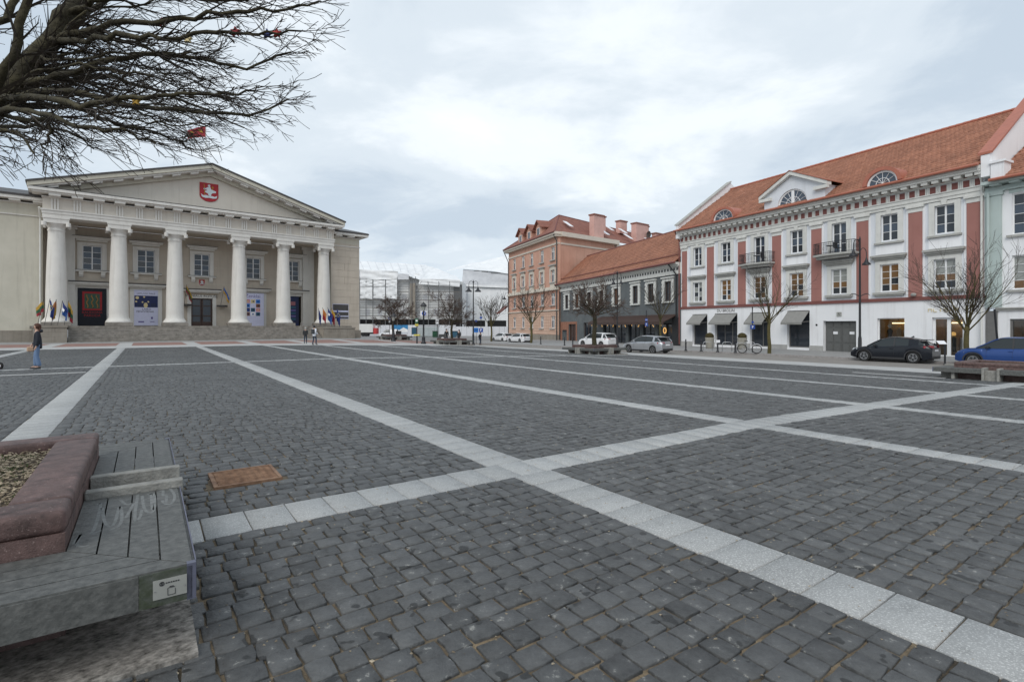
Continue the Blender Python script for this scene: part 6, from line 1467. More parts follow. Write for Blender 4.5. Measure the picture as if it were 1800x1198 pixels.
    obj('dark_ledge', MB().add([K(818, 503.2, -0.55), K(925, 507.2, -0.55), K(925, 505.6, -0.55), K(818, 501.6, -0.55), K(818, 503.2, 0.1), K(925, 507.2, 0.1), K(925, 505.6, 0.1), K(818, 501.6, 0.1)], [(0, 1, 2, 3), (7, 6, 5, 4), (0, 4, 5, 1), (3, 2, 6, 7), (0, 3, 7, 4), (1, 5, 6, 2)]), 'scaffold', t2)
    m = MB(); wavy(m, (K(814, 471.5, -1), K(925, 484, -1), K(925, 442, 8), K(826, 463, 6)), 26, 10, 0.14, 15); wavy(m, (K(783, 477, 2), K(814, 471.5, -1), K(826, 463, 6), K(800, 470, 8)), 8, 8, 0.06, 16); obj('roof_sheet', m, 'sheet', t2, True)
    for a, b, py in ((833, 843, 475.5), (847, 858, 477), (863, 893, 479.5)): obj('eaves_gap', MB().box(X2(a), X2(b), -0.62, -0.52, Z2(py + 1.2), Z2(py)), 'scaffold', t2)
    if 0: obj('dark_opening', MB().add([K(784, 478, 1.5), K(800, 485, 1.5), K(800, 474, 1.5), K(784, 478, 4), K(800, 485, 4), K(800, 474, 4)], [(0, 1, 2), (5, 4, 3), (0, 3, 4, 1), (1, 4, 5, 2), (2, 5, 3, 0)]), 'darkvoid', t2)
    obj('dark_ground_floor', MB().box(X2(812), X2(925), -0.2, 0.29, -1.6, Z2(563.2)), 'darkvoid', t2)
    for px in (853, 890): obj('pier', MB().box(X2(px), X2(px + 4), -0.35, -0.21, -1.6, Z2(563.4)), 'facadefar', t2)
    # hoarding along the foot of both
    h = thing('hoarding', 'white site hoarding along the foot of the wrapped buildings', 'fence', (0, 140, 0))
    XH = lambda px: (px - CXP) / FPX * 140; zt, zb = EYE + (HYP - 571) / FPX * 140, -1.3
    x = 640
    while x < 900:
        w = 9.5
        mm = 'hoarding'
        if 690 < x + 4 < 717: mm = 'hoarding'
        obj('hoarding_panel', MB().box(XH(x) + 0.02, XH(x + w) - 0.02, 0, 0.06, zb, zt + (-0.4 if x > 800 else 0.0)), mm, h); x += w
    bb = obj('picture_banner', MB().box(XH(690), XH(717), -0.06, -0.003, zb + 1.1, zt), 'bannerblue', h)
    obj('banner_mountain', MB().xz([(XH(690), zb + 1.15), (XH(717), zb + 1.15), (XH(717), zb + 1.9), (XH(709), zb + 2.5), (XH(702), zb + 1.75), (XH(696), zb + 2.1), (XH(690), zb + 1.7)], -0.08, -0.062), 'facadefar', bb)
wrapped()
# ------------------------------------------------------------------ trees
def grow(mb, p, d, L, r, depth, rd, bend=0.35, up=0.12, spread=0.75, nch=(3, 5), seg=4, shrink=0.62, minr=0.004, sides=None):
    """one branch with its side shoots"""
    pts = [Vector(p)]; dr = Vector(d).normalized(); step = L / seg; rs = [r]
    for i in range(seg):
        dr = (dr + Vector((rd.uniform(-1, 1), rd.uniform(-1, 1), rd.uniform(-1, 1))) * bend * 0.5 + Vector((0, 0, up)) * 0.5).normalized()
        pts.append(pts[-1] + dr * step); rs.append(max(minr, r * (1 - 0.75 * (i + 1) / seg)))
    mb.tube(pts, rs, sides or (6 if r > 0.03 else (4 if r > 0.01 else 3)), cap=False)
    if depth <= 0: return
    for _ in range(rd.randint(*nch)):
        f = rd.uniform(0.3, 1.0); k = min(seg - 1, int(f * seg)); q = pts[k].lerp(pts[k + 1], f * seg - k)
        base = (pts[k + 1] - pts[k]).normalized()
        v = Vector((rd.gauss(0, 1), rd.gauss(0, 1), rd.gauss(0, 1))); v = (v - base * v.dot(base)).normalized()
        grow(mb, q, base + v * spread * rd.uniform(0.6, 1.2), L * shrink * rd.uniform(0.7, 1.1), max(minr, rs[k] * 0.6), depth - 1, rd, bend, up, spread, nch, seg if depth > 1 else 3, shrink, minr)
def bare_tree(label, base, fork, spread_w, top, seed, style='globe', r=0.13, group='bare street trees', bark='bark', twig='twigred', limbs=9, depth=3, minr=0.010):
    rd = random.Random(seed); t = thing('bare_tree', label, 'tree', base, 0, group)
    mb = MB(); pts = [(0, 0, -0.3)] + [(0.04 * math.sin(i * 1.7 + seed), 0.03 * math.cos(i * 2.1), fork * i / 4) for i in range(5)]
    mb.tube(pts, [r * 1.25, r * 1.1] + [r * (1 - 0.06 * i) for i in range(4)], 10); obj('trunk', mb, bark, t, True)
    c = MB(); tw = MB(); H = top - fork
    for i in range(limbs):
        a = 2 * pi * (i + rd.uniform(-0.3, 0.3)) / limbs
        if style == 'globe': el = rd.choice([0.15, 0.5, 0.8, 1.15]); L = (spread_w / 2 * math.cos(el) + H * 0.75 * math.sin(el)) * rd.uniform(0.65, 0.85); up = 0.05
        else: el = rd.uniform(0.75, 1.3); L = math.hypot(spread_w / 2, H) * rd.uniform(0.62, 0.82); up = 0.16
        d = Vector((math.cos(a) * math.cos(el), math.sin(a) * math.cos(el), math.sin(el)))
        p = Vector(pts[-1]) + Vector((0, 0, -rd.uniform(0, 0.12 * H)))
        m = MB(); seg = 5; pp = [p]; dr = d; rs = [r * 0.28]
        for k in range(seg):
            dr = (dr + Vector((rd.uniform(-1, 1), rd.uniform(-1, 1), rd.uniform(-1, 1))) * 0.16 + Vector((0, 0, up)) * 0.5).normalized(); pp.append(pp[-1] + dr * L / seg); rs.append(r * 0.28 * (1 - 0.85 * (k + 1) / seg) + minr * 0.8)
        m.tube(pp, rs, 6, False); obj('branch', m, bark, t, True)
        for _ in range(9 if style == 'globe' else 10):
            f = rd.uniform(0.2, 1.0); k = min(seg - 1, int(f * seg)); q = pp[k].lerp(pp[k + 1], f * seg - k); b = (pp[k + 1] - pp[k]).normalized()
            v = Vector((rd.gauss(0, 1), rd.gauss(0, 1), rd.gauss(0, 1))); v = (v - b * v.dot(b)).normalized()
            grow(tw, q, b + v * (0.95 if style == 'globe' else 0.6), L * (0.42 if style == 'globe' else 0.4) * rd.uniform(0.7, 1.2), rs[k] * 0.5, depth - 1, rd, 0.35, 0.05 if style == 'globe' else 0.14, 0.8 if style == 'globe' else 0.6, (3, 5), 3, 0.6, minr)
    stuff(obj('twigs', tw, twig, t))
    return t
def base_z(p): return Vector((p.x, p.y, p.z))
def trees():
    def tree(px, py_base, py_fork, x0, x1, py_top, lab, seed, style, dz=0.0, base=None, **k):
        p = base if base is not None else gpt(px, py_base, dz)
        Y = p.y; zz = lambda py: EYE + (HYP - py) / FPX * Y - p.z
        return bare_tree(lab, p, zz(py_fork), (x1 - x0) / FPX * Y, zz(py_top), seed, style, **k)
    def planter_top(px, py):
        p = gpt(px, py); c = Vector((p.x, p.y)) + Vector((p.x, p.y)).normalized() * 1.85; return Vector((c.x, c.y, p.z + 0.6))
    tree(690, 0, 560, 656, 728, 519, 'round crowned bare tree in the farthest planter, nearest the town hall', 1, 'globe', base=planter_top(691, 597.3), r=0.16, limbs=13, minr=0.012)
    tree(793, 0, 563, 748, 838, 508, 'round crowned bare tree with a pale trunk in the planter by the lamp post', 2, 'globe', base=planter_top(794, 606), r=0.13, limbs=13, minr=0.010)
    tree(1045, 0, 551, 1002, 1092, 487, 'dense bare tree in the planter before the grey house', 3, 'globe', base=planter_top(1045, 622.5), r=0.17, bark='bark', limbs=14, minr=0.009)
    tree(864, 601, 572, 838, 893, 516, 'slender bare tree with upright limbs before the white sheeting', 4, 'vase', 0.0, r=0.16, bark='barkgreen', twig='twig', limbs=9, depth=2, minr=0.013)
    tree(934, 604, 566, 900, 970, 505, 'bare tree with steep limbs in front of the pink house', 5, 'vase', 0.0, r=0.18, bark='barkgreen', twig='twig', limbs=9, depth=2, minr=0.012)
    tree(1161, 614, 560, 1120, 1195, 492, 'slim bare tree with a leaning crown behind the silver car', 6, 'vase', 0.12, r=0.10, bark='barkgreen', twig='twig', limbs=8, depth=2, minr=0.008)
    tree(1352, 621, 562, 1308, 1392, 462, 'mossy bare tree on the pavement before the awnings', 7, 'vase', 0.12, r=0.13, bark='barkgreen', twig='twig', limbs=10, depth=2, minr=0.006)
    tree(1699, 637, 573, 1642, 1768, 430, 'largest pavement tree, bare, in front of the glass shop door', 8, 'vase', 0.12, r=0.145, bark='barkgreen', twig='twig', limbs=14, depth=2, minr=0.0065)
trees()
def big_tree():
    """the old tree standing in the near planter; its trunk is just outside the picture, its limbs reach over the square"""
    c = st2xy(*PC); rd = random.Random(21)
    t = thing('bare_tree', 'big old bare tree reaching in over the square from the upper left', 'tree', (c[0], c[1], 0.58), 0)
    O = Vector((c[0], c[1], 0.58))
    mb = MB(); mb.tube([(0, 0, -0.1), (0.02, 0, 0.5), (0, 0.03, 1.0), (0.03, 0.0, 1.45), (0.02, 0, 1.7)], [0.24, 0.19, 0.175, 0.18, 0.16], 14); obj('trunk', mb, 'bark', t, True)
    A = lambda px, py, Y: at(px, py, Y) - O
    root = Vector((0.02, 0, 1.6))
    limbs = [ # pixel guide points with their own distances from the eye, and radii
        ([(-140, 330, 2.96), (-40, 225, 2.98), (30, 140, 3.0), (85, 70, 3.05), (140, 0, 3.15), (205, -110, 3.3)], 0.075, 0.040),
        ([(-160, 300, 2.9), (-60, 225, 2.7), (10, 120, 2.6), (50, 20, 2.6), (75, -90, 2.6)], 0.032, 0.018),
        ([(-200, 200, 2.9), (-60, 60, 3.0), (10, 30, 3.1), (60, -40, 3.2)], 0.035, 0.018),
        ([(40, 125, 3.0), (95, 65, 3.1), (150, 25, 3.3), (230, -20, 3.6), (320, -60, 3.9)], 0.042, 0.012),
        ([(70, 90, 3.05), (125, 60, 3.0), (195, 42, 2.9), (290, 38, 2.9), (390, 22, 2.9), (480, 18, 2.95), (562, 2, 3.0)], 0.034, 0.005),
        ([(40, 125, 3.0), (105, 70, 3.2), (180, 62, 3.4), (250, 80, 3.7), (320, 120, 3.9), (380, 150, 4.1)], 0.03, 0.005),
        ([(20, 150, 3.0), (80, 140, 2.9), (150, 120, 2.8), (250, 92, 2.8), (340, 100, 2.9), (430, 118, 3.0), (512, 92, 3.1)], 0.032, 0.005),
        ([(10, 165, 3.0), (80, 148, 3.1), (180, 132, 3.3), (260, 155, 3.6), (340, 185, 3.8), (430, 225, 4.0)], 0.034, 0.005),
        ([(-10, 185, 2.98), (60, 160, 2.8), (150, 165, 2.7), (250, 190, 2.7), (340, 195, 2.8), (440, 205, 2.9), (505, 175, 3.0)], 0.032, 0.005),
        ([(-20, 200, 2.98), (55, 182, 3.1), (130, 190, 3.3), (210, 220, 3.5), (290, 238, 3.7), (340, 262, 3.8)], 0.03, 0.005),
        ([(-40, 210, 2.98), (20, 190, 2.6), (80, 198, 2.4), (150, 225, 2.3), (220, 232, 2.3), (275, 252, 2.35)], 0.026, 0.004),
        ([(-60, 230, 2.96), (-5, 200, 2.8), (50, 215, 2.6), (92, 205, 2.5), (84, 235, 2.5), (78, 262, 2.5)], 0.024, 0.004),
        ([(-90, 260, 2.96), (-20, 225, 3.2), (60, 220, 3.5), (120, 232, 3.8), (165, 262, 4.0)], 0.026, 0.005),
        ([(-120, 290, 2.96), (-60, 270, 2.7), (0, 225, 2.4), (30, 235, 2.35), (60, 270, 2.3)], 0.022, 0.004),
        ([(85, 70, 3.05), (150, 70, 2.8), (230, 60, 2.6), (300, 70, 2.55), (380, 55, 2.5), (450, 60, 2.5), (530, 55, 2.5)], 0.026, 0.004),
        ([(120, 25, 3.1), (180, -5, 3.0), (280, -10, 3.0), (380, 5, 3.0), (470, -10, 3.0)], 0.03, 0.006),
        ([(30, 140, 3.0), (90, 120, 3.4), (170, 150, 3.9), (250, 200, 4.3), (310, 230, 4.6)], 0.028, 0.005),
        ([(0, 175, 3.0), (70, 172, 2.5), (140, 185, 2.3), (210, 178, 2.2), (300, 165, 2.2), (380, 170, 2.25), (450, 160, 2.3)], 0.026, 0.004)]
    tw = MB()
    for i in range(9):
        a, b = rd.sample(limbs[3:], 2); n = min(len(a[0]), len(b[0])); f = rd.uniform(0.25, 0.75)
        limbs.append(([tuple(p * (1 - f) + q * f + rd.uniform(-6, 6) * (j != 2) for j, (p, q) in enumerate(zip(a[0][i], b[0][i]))) if i else a[0][0] for i in range(n)], 0.013, 0.003))
    for k, (g, r0, r1) in enumerate(limbs):
        if k >= 3: r0 *= 0.68
        P = [A(*q) for q in g]
        if k < 3: P = [root] + P
        # resample with a little wander
        Q = []
        for a, b in zip(P[:-1], P[1:]):
            for i in range(4): Q.append(a.lerp(b, i / 4) + Vector((rd.uniform(-1, 1), rd.uniform(-1, 1), rd.uniform(-1, 1))) * 0.012)
        Q.append(P[-1]); n = len(Q)
        rs = [r0 + (r1 - r0) * (i / (n - 1)) ** 0.8 for i in range(n)]
        m = MB(); m.tube(Q, rs, 9 if r0 > 0.04 else 6, False); obj('branch', m, 'bark', t, True)
        for i in range(n):
            if rs[i] > 0.045 and k == 0 and i < 6: continue
            for _ in range(rd.choice([0, 1, 1, 2, 2]) if rs[i] > 0.011 else rd.choice([1, 2, 2, 3])):
                d = (Q[min(i + 1, n - 1)] - Q[max(i - 1, 0)]).normalized()
                v = Vector((rd.uniform(0.2, 1.0), rd.uniform(-0.7, 0.9), rd.uniform(-0.55, 0.45)))
                dirn = (d * 0.75 + v * 0.85).normalized()
                L = rd.uniform(0.13, 0.38) * (0.62 if rs[i] < 0.01 else 1.05)
                grow(tw, Q[i], dirn, L, min(rs[i] * 0.5, 0.008), 2 if rd.random() < 0.5 else 1, rd, 0.42, -0.01, 0.6, (2, 3), 3, 0.58, 0.0015, 3)
    stuff(obj('twigs', tw, 'twig', t))
    # buds give the twig tips their beaded look
    # small knitted ornaments tied to the twigs
    for px, py, Y, m, lab in ((285, 39, 2.92, 'fred', 'red knitted star hanging in the big tree, leftmost'), (330, 69, 2.75, 'palegold', 'yellow knitted star hanging low in the big tree'), (414, 56, 2.52, 'fred', 'small red ornament in the big tree, right of the yellow star'),
                             (470, 60, 2.52, 'fblue', 'blue ornament near the tips of the big tree'), (487, 59, 2.52, 'redwhite', 'crimson ornament beside the blue one at the twig tips'), (239, 178, 2.66, 'fyellow', 'mustard ornament deep in the lower twigs of the big tree')):
        p = at(px, py, Y); o = thing('ornament', lab, 'ornament', p, 0, 'knitted ornaments hanging in the big tree')
        mb = MB(); pts = []
        for i in range(10):
            a = i * pi / 5 + pi / 2; r = 0.024 if i % 2 == 0 else 0.011; pts.append((r * math.cos(a), r * math.sin(a)))
        mb.xz(pts, -0.008, 0.008); obj('star', mb, m, o); obj('string', MB().tube([(0, 0, 0.02), (0.004, 0, 0.055), (0, 0.004, 0.075)], 0.0015, 3), 'shirt', o)
big_tree()

# ------------------------------------------------------------------ cars (x forward, y left, z up)
def interp(pts, x): 
    xs = [p[0] for p in pts]; return float(np.interp(x, xs, [p[1] for p in pts]))
def smooth_interp(pts, x):
    xs = np.array([p[0] for p in pts]); ys = np.array([p[1] for p in pts])
    i = int(np.clip(np.searchsorted(xs, x) - 1, 0, len(xs) - 2)); f = (x - xs[i]) / (xs[i + 1] - xs[i]); f = min(1, max(0, f))
    m = lambda k: (ys[min(k + 1, len(ys) - 1)] - ys[max(k - 1, 0)]) / (xs[min(k + 1, len(xs) - 1)] - xs[max(k - 1, 0)])
    h = xs[i + 1] - xs[i]; a, b = m(i) * h, m(i + 1) * h
    return float((2 * f ** 3 - 3 * f ** 2 + 1) * ys[i] + (f ** 3 - 2 * f ** 2 + f) * a + (-2 * f ** 3 + 3 * f ** 2) * ys[i + 1] + (f ** 3 - f ** 2) * b)
def car(label, loc, rz, pm, spec, group='cars parked along the street'):
    t = thing('parked_car', label, 'car', loc, rz, group)
    L, Wd, H, wb, wr = spec['L'], spec['W'], spec['H'], spec['wb'], spec['wr']
    top = spec['top']; roof = spec['roof']; fo = spec['front_axle']; ax = (fo, fo - wb); hw0 = Wd / 2; zb0 = spec.get('clear', 0.2)
    def hw(x): 
        e = (L / 2 - abs(x)) / (L / 2); return hw0 * (1 - 0.20 * (1 - min(1, e / 0.32)) ** 2.2)
    xs = sorted(set([round(v, 3) for v in np.linspace(-L / 2, L / 2, 33)] + [round(a + d * wr * 1.16, 3) for a in ax for d in np.linspace(-1, 1, 15)]))
    def arch(x):
        z = zb0
        for a in ax:
            R = wr * 1.16
            if abs(x - a) < R: z = max(z, wr + math.sqrt(max(0, R * R - (x - a) ** 2)) * 1.0)
        return z
    rows = []
    for x in xs:
        w = hw(x); zt = smooth_interp(top, x); zb = zb0 + 0.10 * max(0, (abs(x) - L / 2 + 0.35) / 0.35) ; za = max(arch(x), zb); za = min(za, zt - 0.1)
        sec = [(0, zb), (w * 0.74, zb), (w * 0.75, za), (w * 0.985, za), (w * 1.0, za + (zt - za) * 0.3), (w * 1.0, za + (zt - za) * 0.55), (w * 0.985, za + (zt - za) * 0.8), (w * 0.945, zt - 0.035), (w * 0.89, zt), (w * 0.5, zt + 0.025), (0, zt + 0.035)]
        rows.append([(x, y, z) for y, z in sec] + [(x, -y, z) for y, z in sec[::-1][1:]])
    mb = MB(); mb.grid(rows); n = len(rows[0])
    mb.add(rows[0], [tuple(range(n))]); mb.add(rows[-1], [tuple(range(n - 1, -1, -1))])
    me = mb.mesh('body'); me.polygons.foreach_set('use_smooth', [True] * len(me.polygons)); me.set_sharp_from_angle(angle=math.radians(38))
    body = obj('body', me, pm, t)
    # glasshouse
    x0, x1 = spec['cab']; gx = np.linspace(x0, x1, 22); rows = []
    for x in gx:
        zr = smooth_interp(roof, x); zt = smooth_interp(top, x) - 0.02; w = hw(x) * 0.90; f = min(1, max(0, (zr - zt) / (H - zt + 1e-6)))
        wt = w * (1 - 0.20 * f)
        sec = [(w, zt), (w * (1 - 0.09 * f), zt + (zr - zt) * 0.5), (wt, zr - 0.05 * f), (wt * 0.86, zr - 0.01 * f), (wt * 0.45, zr + 0.015), (0, zr + 0.02)]
        rows.append([(x, y, z) for y, z in sec] + [(x, -y, z) for y, z in sec[::-1][1:]])
    g = MB(); g.grid(rows); me = g.mesh('cabin_glass'); me.polygons.foreach_set('use_smooth', [True] * len(me.polygons)); me.set_sharp_from_angle(angle=math.radians(35)); obj('cabin_glass', me, 'carglass', t)
    # roof skin and pillars laid on the glasshouse
    ra, rb = spec['roofx']; sel = [r for r, x in zip(rows, gx) if ra <= x <= rb]
    skin = [[(x, y * 1.012, z + 0.012) for x, y, z in r[2:-2]] for r in sel]
    m = MB(); m.grid(skin)
    me = m.mesh('roof'); me.polygons.foreach_set('use_smooth', [True] * len(me.polygons)); obj('roof', me, spec.get('roofm', pm), t)
    def strip(name, pts, wdt, mm):
        q = MB()
        for sg in (-1, 1): q.grid([[(x - wdt / 2, sg * (y + 0.012), z + 0.004), (x + wdt / 2, sg * (y + 0.012), z + 0.004)] for x, y, z in pts]); 
        obj(name, q, mm, t)
    def cabpt(x, f):
        zr = smooth_interp(roof, x); zt = smooth_interp(top, x) - 0.02; w = hw(x) * 0.90; k = min(1, max(0, (zr - zt) / (H - zt + 1e-6))); return (x, w * (1 - 0.2 * k * f), zt + (zr - 0.03 - zt) * f)
    for x, wd_ in spec['pillars']: strip('pillar', [cabpt(x, f) for f in (0, 0.25, 0.5, 0.75, 1.0)], wd_, 'cartrim' if wd_ < 0.12 else pm)
    # A and rear pillars follow the edges of the glass
    for sg in (-1, 1):
        pa = [(r[0][0], sg * (r[2][1] + 0.004), r[2][2] + 0.012) for r, x in zip(rows, gx) if x >= rb - 0.05]; 
        if len(pa) > 1: obj('pillar', MB().tube(pa, 0.035, 5), pm, t)
        pc = [(r[0][0], sg * (r[2][1] + 0.002), r[2][2] + 0.006) for r, x in zip(rows, gx) if x <= ra + 0.05]
        if len(pc) > 1: obj('pillar', MB().tube(pc, 0.05, 5), pm, t)
    # wheels
    tyre = MB(); tyre.M = Matrix.Rotation(pi / 2, 4, 'X'); tyre.lathe([(wr * 0.66, -0.10), (wr * 0.93, -0.105), (wr, -0.08), (wr, 0.08), (wr * 0.93, 0.105), (wr * 0.66, 0.10)], 24, cap=False); tm = tyre.mesh('tyre'); tm.materials.append(M['rubber'])
    rim = MB(); R = wr * 0.68
    rim.ring((0, 0), R * 0.88, R, -0.098, -0.05, 20); rim.disc((0, 0), R * 0.2, -0.1, -0.05, 10)
    for k in range(5):
        a = k * 2 * pi / 5 + 0.3
        for s_ in (-0.16, 0.16): rim.xz([(R * 0.15 * math.cos(a + s_ * 3), R * 0.15 * math.sin(a + s_ * 3)), (R * 0.92 * math.cos(a + s_ - 0.07), R * 0.92 * math.sin(a + s_ - 0.07)), (R * 0.92 * math.cos(a + s_ + 0.07), R * 0.92 * math.sin(a + s_ + 0.07))], -0.094, -0.06)
    rmm = rim.mesh('rim'); rmm.materials.append(M['alloy'])
    disc = MB().disc((0, 0), R * 0.9, -0.05, 0.05, 16).mesh('hub_disc'); disc.materials.append(M['black'])
    for a in ax:
        for sg in (1, -1):
            w = link('wheel', tm, t, (a, sg * (hw0 - 0.115), wr)); 
            if sg > 0: w.rotation_euler = (0, 0, pi)
            link('rim', rmm, w); link('hub_disc', disc, w)
    # lamps, plates, mirrors, handles, seams, lower trim
    hz, tz = spec['head_z'], spec['tail_z']
    for sg in (-1, 1):
        xh = L / 2 - 0.16; wv = hw(xh)
        q = MB(); q.hexa([(xh - 0.28, sg * (hw(xh - 0.28) + 0.004), hz - 0.02), (xh + 0.13, sg * (wv * 0.72), hz - 0.08), (xh + 0.02, sg * wv * 0.70, hz - 0.08), (xh - 0.28, sg * (hw(xh - 0.28) - 0.12), hz - 0.02),
                          (xh - 0.30, sg * (hw(xh - 0.28) - 0.004), hz + 0.05), (xh + 0.06, sg * (wv * 0.72), hz + 0.05), (xh - 0.05, sg * wv * 0.70, hz + 0.06), (xh - 0.3, sg * (hw(xh - 0.28) - 0.13), hz + 0.06)]); obj('headlight', q, 'headlight', t)
        xt = -L / 2 + 0.12; wv = hw(xt)
        q = MB(); q.hexa([(xt + 0.26, sg * (hw(xt + 0.26) + 0.006), tz - 0.06), (xt - 0.09, sg * wv * 0.86, tz - 0.07), (xt - 0.14, sg * wv * 0.52, tz - 0.05), (xt + 0.26, sg * (hw(xt + 0.26) - 0.1), tz - 0.06),
                          (xt + 0.28, sg * (hw(xt + 0.28) + 0.0), tz + 0.05), (xt - 0.03, sg * wv * 0.86, tz + 0.08), (xt - 0.11, sg * wv * 0.52, tz + 0.08), (xt + 0.26, sg * (hw(xt + 0.26) - 0.1), tz + 0.06)]); obj('taillight', q, 'taillight', t)
        xm = spec['mirror']; zt = smooth_interp(top, xm)
        mm = bevel(MB().box(xm - 0.07, xm + 0.08, *sorted((sg * (hw(xm) - 0.02), sg * (hw(xm) + 0.17))), zt + 0.0, zt + 0.13), 0.03, 2); obj('wing_mirror', mm, spec.get('mirm', pm), t)
        for x in spec['handles']: obj('door_handle', MB().box(x - 0.09, x + 0.09, *sorted((sg * (hw(x) * 0.985), sg * (hw(x) * 0.985 + 0.03))), smooth_interp(top, x) - 0.17, smooth_interp(top, x) - 0.13), pm, t)
        for x in spec['seams']:
            zt = smooth_interp(top, x) - 0.04; zb = zb0 + 0.08
            obj('door_seam', MB().tube([(x, sg * hw(x) * 0.985, zb), (x + 0.02, sg * (hw(x) + 0.0005), zb + (zt - zb) * 0.4), (x, sg * hw(x) * 0.986, zb + (zt - zb) * 0.8), (x - 0.02, sg * hw(x) * 0.95, zt)], 0.006, 4), 'black', t)
        xa, xb = ax[1] + wr * 1.2, ax[0] - wr * 1.2
        obj('sill_trim', MB().box(xa, xb, *sorted((sg * (hw0 * 0.96), sg * (hw0 * 0.998))), zb0 - 0.02, zb0 + 0.11), spec.get('sillm', 'cartrim'), t)
        if spec.get('cladding'):
            for a in ax: 
                q = MB()
                for i in range(14):
                    b0, b1 = pi * i / 14, pi * (i + 1) / 14; r0, r1 = wr * 1.14, wr * 1.33
                    q.add([(a + r * math.cos(b), sg * (hw(a) + 0.008), wr + r * math.sin(b) * 0.98) for r, b in ((r0, b0), (r1, b0), (r1, b1), (r0, b1))], [(0, 1, 2, 3)])
                obj('arch_trim', q, 'cartrim', t)
    obj('number_plate', MB().box(-L / 2 - 0.02, -L / 2 + 0.005, -0.26, 0.26, spec['plate_z'] - 0.06, spec['plate_z'] + 0.06), 'signwhite', t)
    obj('number_plate', MB().box(L / 2 - 0.005, L / 2 + 0.02, -0.26, 0.26, 0.42, 0.54), 'signwhite', t)
    obj('rear_bumper', MB().box(-L / 2 - 0.012, -L / 2 + 0.15, -hw(-L / 2 + 0.1) * 0.8, hw(-L / 2 + 0.1) * 0.8, zb0 + 0.06, zb0 + 0.22), 'cartrim', t)
    obj('underside', MB().box(-L / 2 + 0.3, L / 2 - 0.3, -hw0 * 0.7, hw0 * 0.7, zb0 - 0.06, zb0 + 0.02), 'black', t)
    if spec.get('spoiler'):
        xs_, zs_ = spec['spoiler']; obj('spoiler', bevel(MB().box(xs_ - 0.2, xs_ + 0.12, -hw0 * 0.66, hw0 * 0.66, zs_ - 0.02, zs_ + 0.025), 0.012, 1), pm, t)
    if spec.get('fin'): obj('roof_aerial', MB().xz([(spec['fin'] - 0.1, H), (spec['fin'] + 0.1, H), (spec['fin'] - 0.06, H + 0.1)], -0.02, 0.02), pm, t)
    return t
HATCH = dict(L=4.3, W=1.77, H=1.46, wb=2.6, wr=0.325, front_axle=1.32, clear=0.2, top=[(-2.16, 0.86), (-2.0, 0.98), (-1.6, 1.0), (-0.6, 0.97), (0.7, 0.93), (1.3, 0.86), (1.85, 0.74), (2.16, 0.58)],
             roof=[(-2.02, 0.96), (-1.75, 1.22), (-1.45, 1.37), (-0.9, 1.44), (-0.2, 1.46), (0.2, 1.42), (0.6, 1.24), (1.15, 0.92)], cab=(-2.0, 1.14), roofx=(-1.62, 0.28), pillars=[(-0.42, 0.08), (-1.32, 0.2)],
             head_z=0.68, tail_z=0.88, mirror=0.62, handles=[-0.25, -1.18], seams=[0.72, -0.42], plate_z=0.72, spoiler=(-1.72, 1.36))
SUVW = dict(HATCH, L=4.66, W=1.89, H=1.64, wb=2.87, wr=0.36, front_axle=1.45, clear=0.24, top=[(-2.34, 0.98), (-2.2, 1.08), (-1.7, 1.1), (-0.6, 1.07), (0.8, 1.04), (1.5, 0.99), (2.05, 0.86), (2.34, 0.66)],
            roof=[(-2.2, 1.06), (-1.9, 1.4), (-1.6, 1.57), (-0.9, 1.63), (-0.1, 1.64), (0.35, 1.58), (0.75, 1.36), (1.3, 1.03)], cab=(-2.18, 1.3), roofx=(-1.8, 0.4), head_z=0.78, tail_z=1.0, mirror=0.75, plate_z=0.98, spoiler=(-1.86, 1.55), pillars=[(-0.4, 0.08), (-1.5, 0.22)])
CROSS = dict(HATCH, L=4.39, W=1.80, H=1.56, wb=2.64, wr=0.35, front_axle=1.36, clear=0.22, top=[(-2.2, 0.92), (-2.02, 1.06), (-1.6, 1.12), (-0.9, 1.06), (0.0, 1.0), (0.8, 0.97), (1.4, 0.93), (1.9, 0.82), (2.2, 0.62)],
             roof=[(-2.02, 1.05), (-1.75, 1.24), (-1.35, 1.44), (-0.7, 1.54), (-0.1, 1.56), (0.3, 1.5), (0.7, 1.3), (1.2, 0.97)], cab=(-2.0, 1.2), roofx=(-1.75, 0.36), pillars=[(-0.28, 0.08), (-1.28, 0.5)], head_z=0.78, tail_z=1.0, mirror=0.72,
             handles=[-0.15], seams=[0.78, -0.3], plate_z=0.8, spoiler=(-1.72, 1.42), cladding=True, fin=-1.0, mirm='black')
SUVB = dict(CROSS, spoiler=None, top=[(-2.2, 0.95), (-2.05, 1.05), (-1.5, 1.07), (0.0, 1.03), (0.8, 1.02), (1.45, 1.0), (1.95, 0.9), (2.2, 0.66)], roof=[(-2.05, 1.04), (-1.85, 1.4), (-1.6, 1.58), (-0.8, 1.63), (0.0, 1.63), (0.4, 1.55), (0.8, 1.3), (1.25, 1.03)], H=1.63, cab=(-2.0, 1.24), pillars=[(-0.3, 0.08), (-1.3, 0.2)], handles=[-0.2, -1.15])
